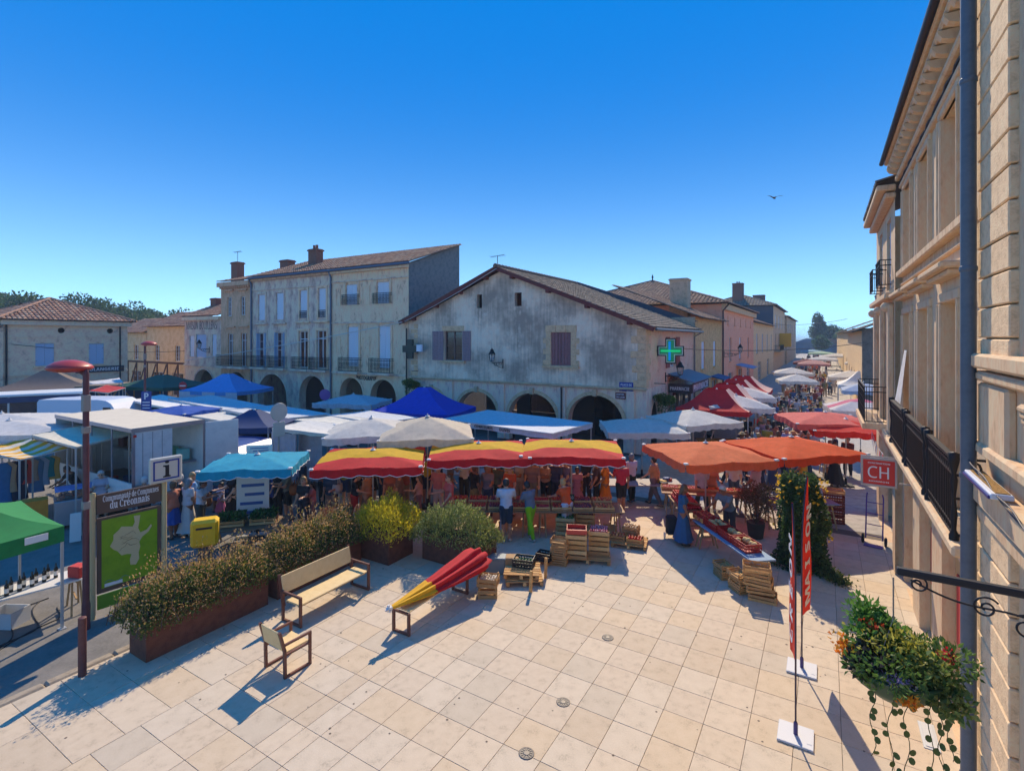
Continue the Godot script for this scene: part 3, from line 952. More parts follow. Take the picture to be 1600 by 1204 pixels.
func build_arcade_row() -> void:
	var Z := -25.8
	var cream := grain("row_stone_cream", [rgb(173, 139, 112), rgb(242, 201, 162), rgb(242, 220, 180), rgb(219, 180, 148)], 3.4, 201, 0.9, 0.35)
	var grey := grain("row_stone_grey", [rgb(143, 119, 109), rgb(218, 183, 161), rgb(242, 229, 193), rgb(187, 159, 142)], 4.6, 211, 0.9, 0.4)
	var ochre := grain("row_stone_ochre", [rgb(170, 128, 95), rgb(225, 174, 134), rgb(242, 197, 161)], 3.0, 221, 0.9, 0.35)
	for m in [cream, grey, ochre, mats["arcade_plaster"]]: m.uv1_scale *= V(1.7, 0.6, 1.7)
	var iron := plain("balcony_iron", rgb(34, 34, 38), 0.55, 0.4)
	var rubble := grain("rubble_blue", [rgb(80, 86, 91), rgb(120, 122, 121), rgb(147, 144, 136), rgb(101, 104, 106)], 1.6, 231, 0.95, 2.0, 0.07)
	var arch := func(a: float, b: float, top: float) -> Array:
		var x0 := zx(a); var x1 := zx(b)
		return [(x0 + x1) * 0.5, (x1 - x0) * 0.5, on_z((a + b) * 0.5, top, Z).y - (x1 - x0) * 0.5]
	var win := func(a: float, ya: float, b: float, yb: float, s: String) -> Array:
		var r := zrect(a, ya, b, yb)
		return [r[0], maxf(r[1], 3.46), r[2], r[3], s]
	var x0 := zx(517.0); var x1 := -23.42
	var th := thing("arcaded_house", "tall cream stone house with closed white shutters and photographer's sign over arches", "house", V((x0 + x1) * 0.5, 0, Z - 2.6))
	var wins := [win.call(540.5, 444, 558, 476, "closed"), win.call(589, 440, 608, 474, "closed"), win.call(543.5, 510, 560, 572, "closed"), win.call(592, 509, 610, 575, "closed")]
	facade(th, x0, x1, 10.75, Z, 5.5, cream, cream, [arch.call(531, 567, 590), arch.call(579, 619, 593)], wins)
	for w in wins:
		var b := N()
		var ww: float = w[2] - w[0]
		b.bevel(V(w[0] - 0.12, (w[1] + w[3]) * 0.5, Z + 0.02), V(0.2, w[3] - w[1], 0.1), 0.02)
		b.bevel(V(w[2] + 0.12, (w[1] + w[3]) * 0.5, Z + 0.02), V(0.2, w[3] - w[1], 0.1), 0.02)
		for k in 9:
			var a0 := PI - PI * k / 8.0
			b.bevel(V((w[0] + w[2]) * 0.5 + cos(a0) * ww * 0.58, w[3] + 0.08 + sin(a0) * 0.24, Z + 0.02), V(0.26, 0.2, 0.1), 0.03)
		wput(th, "architrave", b, cream)
		if w[3] > 7.5: railing(th, V(w[0] - 0.25, w[1] - 0.02, Z), V(w[2] + 0.25, w[1] - 0.02, Z), BACK, 0.72, 0.22, iron)
		else: railing(th, V(w[0] - 0.55, 3.5, Z), V(w[2] + 0.3, 3.5, Z), BACK, 0.98, 0.42, iron)
		if w[3] < 7.5: slab_box(th, "balcony_slab", V(w[0] - 0.62, 3.36, Z), V(w[2] + 0.38, 3.5, Z + 0.5), grey)
	for p in [[525, 450, 532, 478], [566, 446, 578, 476], [566, 525, 578, 556], [525, 525, 532, 552]]:
		var r := zrect(p[0], p[1], p[2], p[3])
		var b := N()
		for e in [[r[0], r[1], r[2], r[1] + 0.07], [r[0], r[3] - 0.07, r[2], r[3]], [r[0], r[1] + 0.07, r[0] + 0.07, r[3] - 0.07], [r[2] - 0.07, r[1] + 0.07, r[2], r[3] - 0.07]]:
			b.box(V((e[0] + e[2]) * 0.5, (e[1] + e[3]) * 0.5, Z + 0.012), V(e[2] - e[0], e[3] - e[1], 0.05))
		wput(th, "panel_moulding", b, cream)
	for y in [[3.38, 0.12], [6.95, 0.1], [9.9, 0.08]]: slab_box(th, "string_course", V(x0, y[0] - y[1] * 0.5, Z - 0.02), V(x1, y[0] + y[1] * 0.5, Z + 0.1), grey)
	letters(th, "lettering", "PHOTOGRAPHE", 0.3, plain("black_paint", rgb(28, 28, 30), 0.7), V((zx(557.0) + zx(588.0)) * 0.5, on_z(572, 590.5, Z).y, Z + 0.01) - th.position, Basis.IDENTITY, false, true, 0.02, zx(588.0) - zx(557.0))
	slab_box(th, "cornice", V(x0, 10.5, Z - 0.02), V(x1 + 0.02, 10.78, Z + 0.24), cream)
	var b := N()
	var pts := PackedVector2Array([P(0, 0), P(5.5, 0), P(5.5, 12.75), P(0, 10.78)])
	b.poly(pts, V(x1 + 0.01, 0, Z - 0.02), FORWARD, UP, 0.3)
	wput(th, "gable_wall", b, rubble)
	var y0 := zx(393.0)
	var th2 := thing("arcaded_house", "weathered grey stone house with four tall windows per floor above two arches", "house", V((y0 + x0) * 0.5, 0, Z - 2.6))
	wins = [win.call(403.5, 460, 414, 500, "closed"), win.call(431.5, 457, 443, 499, "closed"), win.call(468.5, 453, 480, 497, "closed"), win.call(497.5, 450, 509, 496, "closed"),
		win.call(403, 520, 416, 573, "open"), win.call(431, 519, 445, 574, "open"), win.call(467, 517, 481, 574, "door"), win.call(495, 516, 510, 575, "door")]
	facade(th2, y0, x0, 10.75, Z, 5.5, grey, grey, [arch.call(403, 448, 584), arch.call(468, 509, 587)], wins)
	for w in wins:
		var q := N()
		q.bevel(V(w[0] - 0.1, (w[1] + w[3]) * 0.5, Z + 0.015), V(0.16, w[3] - w[1] + 0.3, 0.08), 0.015)
		q.bevel(V(w[2] + 0.1, (w[1] + w[3]) * 0.5, Z + 0.015), V(0.16, w[3] - w[1] + 0.3, 0.08), 0.015)
		q.bevel(V((w[0] + w[2]) * 0.5, w[3] + 0.1, Z + 0.02), V(w[2] - w[0] + 0.36, 0.18, 0.09), 0.015)
		if w[3] > 7.5: q.bevel(V((w[0] + w[2]) * 0.5, w[1] - 0.3, Z + 0.07), V(w[2] - w[0] + 0.8, 0.14, 0.26), 0.02)
		wput(th2, "architrave", q, cream if w[0] > -36 else grey)
		if w[3] < 7.5:
			railing(th2, V(w[0] - 0.42, 3.5, Z), V(w[2] + 0.35, 3.5, Z), BACK, 0.92, 0.4, iron)
			slab_box(th2, "balcony_slab", V(w[0] - 0.5, 3.36, Z), V(w[2] + 0.42, 3.5, Z + 0.48), grey)
		elif w[0] > -36: railing(th2, V(w[0] + 0.03, w[1], Z), V(w[2] - 0.03, w[1], Z), BACK, 0.55, 0.05, iron)
	slab_box(th2, "string_course", V(y0, 3.3, Z - 0.02), V(x0 - 0.003, 3.45, Z + 0.1), grey)
	slab_box(th2, "string_course", V(y0, 9.72, Z - 0.02), V(x0 - 0.003, 9.84, Z + 0.08), grey)
	slab_box(th2, "cornice", V(y0, 10.5, Z - 0.02), V(x0 - 0.003, 10.78, Z + 0.22), ochre)
	for pr in [[th, x0, x1 + 0.35], [th2, y0, x0]]:
		var t: Node3D = pr[0]
		var upv := V(0, 1.95, -5.75).normalized()
		b = N()
		tile_roof(b, V(pr[1], 10.82, Z + 0.32), RIGHT, pr[2] - pr[1], upv, 6.15, tile_cols(1), 0.26, 0.4)
		var ro := wput(t, "roof", b, vcol("tiles", 0.9))
		ro.set_meta("kind", "stuff")
		b = N()
		b.tube([V(pr[1], 10.72, Z + 0.36), V(pr[2], 10.74, Z + 0.36)], 0.09, 8)
		wput(t, "gutter", b, plain("zinc_blue", rgb(96, 108, 124), 0.5, 0.4))
		b = N()
		b.tube([V(pr[1] + 0.08, 10.7, Z + 0.3), V(pr[1] + 0.08, 10.3, Z + 0.1), V(pr[1] + 0.08, 0, Z + 0.1)], 0.07, 8)
		wput(t, "rain_pipe", b, plain("zinc_blue", rgb(96, 108, 124), 0.5, 0.4))
	var brick := grain("chimney_brick", [rgb(98, 66, 54), rgb(134, 92, 74), rgb(120, 104, 92)], 0.9, 241, 0.95, 1.0, 0.1)
	chimney(th2, V(zx(493.0, -29.0), 11.0, -29.0), V(1.05, 2.3, 0.7), brick, 2)
	chimney(th2, V(zx(449.0, -30.0), 11.2, -30.0), V(1.1, 1.7, 0.8), brick)
	var c0 := zx(345.0)
	var th3 := thing("arcaded_house", "narrow ochre stone house with two windows per floor behind the pale blue tent", "house", V((c0 + y0) * 0.5, 0, Z - 2.6))
	wins = [win.call(355, 464, 361.5, 494, "sash"), win.call(375.5, 463, 383, 492, "sash"), win.call(356, 521, 364, 574, "door"), win.call(376, 520, 385, 574, "door")]
	facade(th3, c0, y0, 10.5, Z, 5.5, ochre, ochre, [arch.call(354, 386, 581)], wins)
	railing(th3, V(c0 + 0.1, 3.45, Z), V(y0 - 0.15, 3.45, Z), BACK, 0.95, 0.5, iron)
	slab_box(th3, "balcony_slab", V(c0, 3.28, Z), V(y0 - 0.003, 3.45, Z + 0.6), grey)
	for w in wins: slab_box(th3, "lintel_hood", V(w[0] - 0.35, w[3] + 0.5, Z - 0.02), V(w[2] + 0.35, w[3] + 0.64, Z + 0.16), ochre)
	slab_box(th3, "cornice", V(c0 - 0.1, 10.25, Z - 0.02), V(y0 - 0.003, 10.62, Z + 0.34), ochre)
	b = N()
	for k in 14: b.bevel(V(c0 + 0.2 + k * 0.31, 10.16, Z + 0.12), V(0.14, 0.16, 0.22), 0.01)
	wput(th3, "dentil_row", b, ochre)
	b = N()
	tile_roof(b, V(c0 - 0.1, 10.66, Z + 0.34), RIGHT, y0 - c0 + 0.1, V(0, 0.25, -0.97).normalized(), 5.6, tile_cols(1), 0.26, 0.4)
	wput(th3, "roof", b, vcol("tiles", 0.9)).set_meta("kind", "stuff")
	chimney(th3, V(zx(371.0, -28.0), 10.9, -28.0), V(0.95, 1.9, 0.7), brick)
	aerial("thin aerial above the brick chimney of the narrow ochre house", V(zx(371.0, -28.0), 12.75, -28.0), 1.0)
	var d0 := zx(288.0)
	var th4 := thing("arcaded_house", "low house with faded painted lettering and pale blue shutters at end of row", "house", V((d0 + c0) * 0.5, 0, Z - 2.6))
	wins = [win.call(296, 524, 303, 557, "closed"), win.call(306, 522, 322, 558, "blue"), win.call(331, 522, 338, 556, "closed")]
	facade(th4, d0, c0, 7.7, Z, 5.5, grey, cream, [arch.call(302, 335, 577)], wins)
	letters(th4, "lettering", "MAISON BOUILLENS", 0.7, plain("faded_paint", rgb(104, 90, 86), 0.9), V((zx(291.0) + zx(338.0)) * 0.5, on_z(315, 508.5, Z).y, Z + 0.005) - th4.position, Basis.IDENTITY, false, false, 0.008, zx(338.0) - zx(291.0))
	slab_box(th4, "string_course", V(d0, 3.3, Z - 0.02), V(c0 - 0.003, 3.45, Z + 0.1), grey)
	slab_box(th4, "cornice", V(d0, 7.45, Z - 0.02), V(c0 - 0.003, 7.75, Z + 0.25), cream)
	b = N()
	tile_roof(b, V(d0 - 0.1, 7.8, Z + 0.3), RIGHT, c0 - d0 + 0.1, V(0, 0.36, -0.93).normalized(), 5.2, tile_cols(1), 0.26, 0.4)
	wput(th4, "roof", b, vcol("tiles", 0.9)).set_meta("kind", "stuff")
	b = N()
	b.poly(PackedVector2Array([P(0, 0), P(5.5, 0), P(5.5, 9.4), P(0, 7.7)]), V(c0 + 0.02, 0, Z - 0.3), FORWARD, UP, 0.05)
	wput(th4, "party_wall", b, grey)
	chimney(th4, V(zx(338.0, -28.5), 8.6, -28.5), V(0.9, 1.1, 0.7), brick)
	lantern("black iron wall lantern on the low house with faded lettering", V(zx(327.0), on_z(327, 545, Z).y, Z), BACK, 0.9)

func lantern(label: String, at_: Vector3, out: Vector3, reach: float) -> void:
	var th := thing("wall_lantern", label, "lantern", at_)
	var iron := plain("lantern_iron", rgb(30, 30, 32), 0.5, 0.4)
	var q := N()
	q.bar(ZERO, out * reach, 0.04, 0.04)
	q.bar(V(0, -0.35, 0), V(0, 0.2, 0), 0.05, 0.05)
	var pts := []
	for k in 9:
		var t := k / 8.0
		pts.append(V(0, -0.3, 0) + out * reach * t * 0.9 + UP * (0.28 * t * t))
	q.tube(pts, 0.016, 5)
	for j in 3:
		pts = []
		for k in 11: pts.append(out * reach * (0.25 + j * 0.22) + out * cos(TAU * k / 10.0) * 0.08 + UP * (-0.09 + sin(TAU * k / 10.0) * 0.08))
		q.tube(pts, 0.012, 4, false)
	put(th, "bracket", q, iron)
	var c := out * reach + UP * 0.05
	q = N()
	q.lathe(c, [P(0.02, 0), P(0.11, 0.03), P(0.12, 0.05)], 6)
	for k in 6:
		var an := TAU * k / 6.0
		q.bar(c + V(cos(an) * 0.12, 0.05, sin(an) * 0.12), c + V(cos(an) * 0.2, 0.45, sin(an) * 0.2), 0.018, 0.018)
	q.lathe(c, [P(0.23, 0.45), P(0.22, 0.48), P(0.12, 0.62), P(0.1, 0.66), P(0.12, 0.68), P(0.03, 0.76), P(0.0, 0.84)], 6)
	var cage := put(th, "lamp_cage", q, iron)
	q = N()
	q.lathe(c, [P(0.115, 0.05), P(0.19, 0.45)], 6)
	put(cage, "pane", q, glass("lantern_glass", Color(0.8, 0.82, 0.8, 0.35)))

# ---------- left edge of the square and beyond ----------
func hip_roof(th: Node3D, x0: float, x1: float, z0: float, z1: float, y: float, rise: float, kind: int, tw := 0.28) -> void:
	var w := x1 - x0; var d := z0 - z1
	var half := minf(w, d) * 0.5
	var b := N()
	var sl := sqrt(half * half + rise * rise)
	var f := func(o: Vector3, ux: Vector3, ww: float, inn: Vector3) -> void:
		tile_roof(b, o, ux, ww, (inn * half + UP * rise).normalized(), sl, tile_cols(kind), tw, 0.42, half, half)
	f.call(V(x0, y, z0), RIGHT, w, FORWARD)
	f.call(V(x1, y, z0), FORWARD, d, LEFT)
	f.call(V(x1, y, z1), LEFT, w, BACK)
	f.call(V(x0, y, z1), BACK, d, RIGHT)
	b.col = tile_cols(kind)[0]
	var corners := [V(x0, y + 0.08, z0), V(x1, y + 0.08, z0), V(x1, y + 0.08, z1), V(x0, y + 0.08, z1)]
	var r0: Vector3; var r1: Vector3
	if w >= d:
		r0 = V(x0 + half, y + rise + 0.08, (z0 + z1) * 0.5); r1 = V(x1 - half, y + rise + 0.08, (z0 + z1) * 0.5)
		for k in 4: b.tube([corners[k], r0 if k == 0 or k == 3 else r1], 0.11, 6)
	else:
		r0 = V((x0 + x1) * 0.5, y + rise + 0.08, z0 - half); r1 = V((x0 + x1) * 0.5, y + rise + 0.08, z1 + half)
		for k in 4: b.tube([corners[k], r0 if k < 2 else r1], 0.11, 6)
	b.tube([r0, r1], 0.12, 6)
	wput(th, "roof", b, vcol("tiles", 0.9)).set_meta("kind", "stuff")

func east_house(th: Node3D, x: float, z0: float, z1: float, top: float, deep: float, m: Material, wins: Array, gm: Material = null, reveal := 0.2) -> void:
	var holes := []
	for w in wins: holes.append([z0 - w[0] - w[2] * 0.5, w[1], z0 - w[0] + w[2] * 0.5, w[1] + w[3]])
	var b := N()
	wall_holes(b, V(x, -0.1, z0), FORWARD, z0 - z1, top + 0.1, holes.map(func(h): return [h[0], h[1] + 0.1, h[2], h[3] + 0.1]), reveal)
	wput(th, "wall", b, m)
	slab_box(th, "end_wall", V(x - deep, -0.1, z0 - 0.003), V(x - 0.003, top, z0 - 0.3), gm if gm else m)
	slab_box(th, "end_wall", V(x - deep, -0.1, z1 + 0.003), V(x - 0.003, top, z1 + 0.3), gm if gm else m)
	slab_box(th, "rear_wall", V(x - deep, -0.1, z1 + 0.3), V(x - deep + 0.3, top, z0 - 0.3), gm if gm else m)
	for w in wins:
		window(th, V(x, w[1], w[0] + w[2] * 0.5), FORWARD, w[2], w[3], w[4], reveal)
		slab_box(th, "window_sill", V(x - 0.02, w[1] - 0.12, w[0] + w[2] * 0.5 + 0.12), V(x + 0.12, w[1] - 0.01, w[0] - w[2] * 0.5 - 0.12), m)

func build_far_left() -> void:
	var stone := grain("left_house_stone", [rgb(175, 147, 124), rgb(235, 197, 165), rgb(242, 221, 181), rgb(210, 180, 156)], 3.6, 301, 0.9, 0.35)
	var x := -52.0
	var th := thing("corner_house", "grey stone corner house with red hipped tile roof and pale blue shutters", "house", V(x - 4, 0, -17.8))
	east_house(th, x, -13.6, -21.6, 7.2, 9.0, stone, [[-16.0, 3.7, 1.15, 1.75, "blue"], [-19.35, 3.7, 1.05, 1.7, "blue"], [-15.2, 0.0, 1.5, 2.4, "door"], [-19.2, 0.3, 2.4, 2.0, "sash"]])
	slab_box(th, "string_course", V(x - 0.02, 3.0, -13.6), V(x + 0.08, 3.12, -21.6), stone)
	slab_box(th, "string_course", V(x - 0.02, 5.9, -13.6), V(x + 0.05, 5.98, -21.6), stone)
	slab_box(th, "cornice", V(x - 0.02, 6.85, -13.4), V(x + 0.3, 7.2, -21.8), stone)
	hip_roof(th, x - 9.3, x + 0.45, -13.1, -22.1, 7.22, 1.9, 1, 0.3)
	for z in [-17.0, -20.3]:
		var b := N()
		b.lathe(ZERO, [P(0.0, 0.0), P(0.22, 0.0), P(0.25, 0.03), P(0.2, 0.06), P(0.0, 0.05)], 14)
		put(th, "wall_tie", b, plain("iron_dark", rgb(38, 38, 40), 0.6, 0.3), V(x, 6.45, z) - th.position, Basis(FORWARD, -PI / 2))
	for z in [-13.75, -21.0]:
		var b := N()
		b.tube([V(x + 0.1, 0, z), V(x + 0.1, 6.9, z)], 0.06, 8)
		wput(th, "rain_pipe", b, plain("iron_dark", rgb(38, 38, 40), 0.6, 0.3))
	b_sign(th, V(x + 0.06, 3.25, -19.6))
	var th2 := thing("corner_house", "pale stone house cut by the left edge beside the hipped-roof house", "house", V(x - 4, 0, -8))
	east_house(th2, x + 0.2, -3.0, -13.55, 6.6, 9.0, stone, [[-10.5, 3.6, 1.1, 1.7, "closed"], [-6.5, 3.6, 1.1, 1.7, "closed"]])
	hip_roof(th2, x - 9.0, x + 0.6, -2.6, -13.3, 6.65, 1.8, 1, 0.3)
	var yel := grain("yellow_render", [rgb(204, 163, 108), rgb(233, 198, 145), rgb(242, 212, 165)], 3.0, 311, 0.92, 0.3)
	var timber := plain("half_timber", rgb(96, 66, 44), 0.8)
	var z := -27.5
	var defs := [[-70.0, -62.0, 6.4, "ochre rendered house with shuttered windows beyond the corner house"], [-61.9, -53.3, 7.0, "yellow half-timbered house between the corner house and the arcaded row"]]
	for d in defs:
		var h := thing("yellow_house", d[3], "house", V((d[0] + d[1]) * 0.5, 0, z - 3))
		var w: float = d[1] - d[0]
		var wins := [[w * 0.25 - 0.5, 3.6, w * 0.25 + 0.5, 5.2], [w * 0.72 - 0.5, 3.6, w * 0.72 + 0.5, 5.2], [w * 0.15, 0.1, w * 0.4, 2.4], [w * 0.6, 0.1, w * 0.85, 2.4]]
		var b := N()
		wall_holes(b, V(d[0], -0.1, z), RIGHT, w, d[2] + 0.1, wins, 0.2)
		wput(h, "wall", b, yel)
		for q in wins: window(h, V(d[0] + q[0], q[1] - 0.1, z), RIGHT, q[2] - q[0], q[3] - q[1], "sash")
		slab_box(h, "side_wall", V(d[1] - 0.3, -0.1, z - 0.01), V(d[1], d[2], z - 7), yel)
		slab_box(h, "side_wall", V(d[0], -0.1, z - 0.01), V(d[0] + 0.3, d[2], z - 7), yel)
		slab_box(h, "rear_wall", V(d[0] + 0.3, -0.1, z - 6.7), V(d[1] - 0.3, d[2], z - 7), yel)
		b = N()
		for k in 5: b.box(V(d[0] + w * k / 4.0 * 0.96 + 0.15, 1.6, z + 0.03), V(0.18, 3.3, 0.07))
		b.box(V((d[0] + d[1]) * 0.5, 3.3, z + 0.04), V(w, 0.2, 0.08))
		for k in 4: b.bar(V(d[0] + w * k / 4.0 + 0.3, 0.4, z + 0.03), V(d[0] + w * (k + 0.9) / 4.0, 3.1, z + 0.03), 0.05, 0.14)
		wput(h, "timber_frame", b, timber)
		b = N()
		tile_roof(b, V(d[0] - 0.2, d[2], z + 0.4), RIGHT, w + 0.4, V(0, 0.4, -0.92).normalized(), 4.2, tile_cols(1), 0.3, 0.42)
		wput(h, "roof", b, vcol("tiles", 0.9)).set_meta("kind", "stuff")

func b_sign(th: Node3D, p: Vector3) -> void:
	var q := N()
	q.bevel(ZERO, V(0.06, 0.5, 3.4), 0.01)
	var s := put(th, "shop_sign", q, plain("sign_dark", rgb(44, 52, 62), 0.6), p - th.position)
	letters(s, "lettering", "BOULANGERIE", 0.26, plain("sign_white", rgb(220, 222, 222), 0.6), V(0.035, 0, 0), Basis(FORWARD, UP, RIGHT), false, true, 0.006, 2.6)

# ---------- houses down the market street ----------
func build_street() -> void:
	var x := -7.6
	var brown := grain("brown_render", [rgb(167, 127, 82), rgb(223, 174, 116), rgb(242, 200, 138), rgb(195, 145, 93)], 2.6, 401, 0.92, 0.4)
	var pink: StandardMaterial3D = tinted("pink_street", mats["pink_plaster"], Color(1.02, 0.92, 0.90))
	var cream := grain("cream_render", [rgb(209, 172, 122), rgb(242, 207, 156), rgb(242, 220, 170)], 3.0, 411, 0.92, 0.3)
	var dark := plain("slate_wall", rgb(84, 88, 96), 0.95)
	var th := thing("street_house", "brown patchy rendered house with white shutters next to the green cross", "house", V(x - 4, 0, -42))
	east_house(th, x, -36.95, -47.7, 7.3, 9.0, brown, [[-39.7, 3.6, 1.2, 2.0, "closed"], [-44.3, 3.6, 1.2, 2.0, "closed"], [-39.8, 0.0, 2.2, 2.5, "door"], [-44.4, 0.0, 2.6, 2.5, "sash"]], mats["old_stone"])
	var b := N()
	tile_roof(b, V(x + 0.55, 7.2, -36.9), FORWARD, 10.8, V(-0.92, 0.36, 0).normalized(), 7.0, tile_cols(0), 0.28, 0.4)
	wput(th, "roof", b, vcol("tiles", 0.9)).set_meta("kind", "stuff")
	b = N()
	b.poly(PackedVector2Array([P(0, 0), P(9.0, 0), P(2.6, 2.3), P(0, 3.2)]), V(x - 8.8, 7.0, -36.96), RIGHT, UP, 0.25)
	wput(th, "gable_wall", b, dark)
	var shop := N()
	shop.box(V(x + 0.5, 2.75, -44.3), V(1.0, 0.08, 3.2), Basis(BACK, -0.25))
	wput(th, "shop_awning", shop, cloth(rgb(60, 104, 150), 0.2))
	var th2 := thing("street_house", "pink rendered house with big hipped tile roof and stone chimney", "house", V(x - 8, 0, -59))
	var wins := []
	for k in 3: wins.append([-52.5 - k * 6.6, 3.7, 1.25, 2.2, "sash" if k != 1 else "closed"])
	for k in 5: wins.append([-51.0 - k * 4.2, 7.1, 0.55, 0.8, "sash"])
	for k in 3: wins.append([-52.5 - k * 6.6, 0.0, 2.6, 2.6, "sash"])
	east_house(th2, x, -47.75, -70.9, 8.8, 17.0, pink, wins)
	hip_roof(th2, x - 17.4, x + 0.6, -47.2, -71.4, 8.85, 3.1, 0, 0.36)
	slab_box(th2, "cornice", V(x - 0.02, 8.3, -47.7), V(x + 0.35, 8.82, -70.9), mats["pale_stone"])
	chimney(th2, V(-10.6, 7.2, -45.5), V(1.5, 3.7, 1.2), mats["old_stone"])
	b = N()
	b.box(V(x + 0.8, 3.0, -58.0), V(1.6, 0.06, 4.0), Basis(BACK, -0.2))
	wput(th2, "shop_awning", b, cloth(rgb(150, 176, 214), 0.2))
	b = N()
	b.tube([V(x + 0.7, 8.9, -47.6), V(x + 0.1, 8.2, -47.75), V(x + 0.1, 0, -47.75)], 0.07, 8)
	wput(th2, "rain_pipe", b, plain("brown_pipe", rgb(62, 48, 46), 0.5))
	b = N()
	b.lathe(V(x - 8.4, 12.0, -56.2), [P(0.12, 0), P(0.05, 0.25), P(0.12, 0.4), P(0.0, 0.75)], 8)
	wput(th2, "roof_finial", b, plain("iron_dark", rgb(38, 38, 40), 0.6, 0.3))
	lantern("black lantern on scrolled arm between brown and pink street houses", V(x, 4.5, -49.0), RIGHT, 1.3)
	var th3 := thing("street_house", "cream house with four narrow grey-shuttered windows beyond the pink house", "house", V(x - 5, 0, -86))
	wins = []
	for k in 4: wins.append([-75.0 - k * 7.0, 3.8, 1.6, 2.6, "blue"])
	wins.append([-78.0, 0.0, 4.0, 2.6, "sash"]); wins.append([-90.0, 0.0, 3.0, 2.6, "door"])
	east_house(th3, x, -70.95, -100.0, 7.8, 10.0, cream, wins)
	b = N()
	tile_roof(b, V(x + 0.6, 7.75, -70.9), FORWARD, 29.2, V(-0.93, 0.34, 0).normalized(), 6.0, tile_cols(0), 0.4, 0.5)
	wput(th3, "roof", b, vcol("tiles", 0.9)).set_meta("kind", "stuff")
	var th4 := thing("street_house", "tall pale stone house with planted balcony and yellow sign far down the street", "house", V(x - 5, 0, -115))
	wins = []
	for k in 3: wins.append([-105.0 - k * 8.0, 7.6, 2.0, 2.4, "closed"]); wins.append([-105.0 - k * 8.0, 3.6, 2.0, 3.0, "sash"])
	east_house(th4, x, -100.05, -130.0, 11.4, 12.0, mats["pale_stone"], wins, dark)
	hip_roof(th4, x - 12.3, x + 0.6, -99.6, -130.4, 11.45, 2.4, 2, 0.5)
	slab_box(th4, "balcony_slab", V(x, 3.3, -102.0), V(x + 1.0, 3.5, -124.0), mats["old_stone"])
	railing(th4, V(x, 3.5, -102.0), V(x, 3.5, -112.0), RIGHT, 1.0, 0.9, plain("balcony_iron", rgb(34, 34, 38), 0.55, 0.4), false)
	chimney(th4, V(x - 6, 12.6, -103.0), V(1.8, 3.2, 1.5), mats["chimney_brick"], 2)
	chimney(th4, V(x - 4, 12.2, -118.0), V(2.2, 2.4, 1.5), mats["chimney_brick"])
	b = N()
	b.bevel(V(x + 1.1, 5.4, -113.0), V(2.0, 2.6, 0.2), 0.03)
	wput(th4, "shop_sign", b, plain("yellow_sign", rgb(226, 170, 32), 0.6))
	var th5 := thing("street_house", "last pale house on the left before the street end trees", "house", V(x - 5, 0, -150))
	wins = []
	for k in 4: wins.append([-136.0 - k * 9.0, 6.8, 2.2, 2.4, "closed"]); wins.append([-136.0 - k * 9.0, 3.3, 2.2, 2.6, "closed"])
	east_house(th5, x + 0.4, -130.05, -172.0, 10.4, 12.0, mats["old_stone"], wins)
	hip_roof(th5, x - 12.0, x + 1.0, -129.6, -172.4, 10.45, 2.2, 2, 0.6)
	var gableg := grain("bare_gable", [rgb(96, 88, 78), rgb(128, 118, 104), rgb(146, 134, 118)], 2.4, 421, 0.95, 0.8)
	var th6 := thing("street_house", "low house with bare grey gable and tile roof beside the white market tents", "house", V(7, 0, -60))
	b = N()
	b.poly(PackedVector2Array([P(0, 0), P(9, 0), P(9, 7.2), P(5, 8.4), P(0, 6.5)]), V(2.35, -0.1, -46.0), RIGHT, UP, 0.3)
	wput(th6, "gable_wall", b, gableg)
	b = N()
	wall_holes(b, V(2.35, -0.1, -74.0), BACK, 27.7, 6.5, [[4, 1, 5.4, 3], [10, 1, 11.4, 3], [16, 1, 17.4, 3], [22, 0, 24, 2.6]], 0.2)
	wput(th6, "wall", b, cream)
	b = N()
	tile_roof(b, V(1.9, 6.35, -74.2), BACK, 28.6, V(0.92, 0.36, 0).normalized(), 5.6, tile_cols(2), 0.34, 0.45)
	wput(th6, "roof", b, vcol("tiles", 0.9)).set_meta("kind", "stuff")
	for q in [4.0, 10.0, 16.0]: window(th6, V(2.35, 0.9, -74.0 + q), BACK, 1.4, 2.0, "closed")
	chimney(th6, V(5.2, 8.0, -64.0), V(1.6, 2.2, 1.4), mats["chimney_brick"])
	aerial("aerial mast over the low right-hand street house", V(4.3, 8.0, -62.0), 4.0)
	var th7 := thing("street_house", "long low terrace house closing the right side of the street", "house", V(7, 0, -110))
	b = N()
	wall_holes(b, V(2.8, -0.1, -165.0), BACK, 90.8, 7.0, [[10, 1, 12, 3], [26, 1, 28, 3], [40, 1, 42, 3], [56, 1, 58, 3], [72, 1, 74, 3]], 0.2)
	wput(th7, "wall", b, cream)
	for q in [10.0, 26.0, 40.0, 56.0, 72.0]: window(th7, V(2.8, 0.9, -165.0 + q), BACK, 2.0, 2.0, "closed")
	slab_box(th7, "end_wall", V(2.8, -0.1, -74.2), V(12, 7.0, -74.5), gableg)
	b = N()
	tile_roof(b, V(2.3, 6.85, -165.2), BACK, 91.2, V(0.92, 0.36, 0).normalized(), 6.0, tile_cols(0), 0.6, 0.6)
	wput(th7, "roof", b, vcol("tiles", 0.9)).set_meta("kind", "stuff")

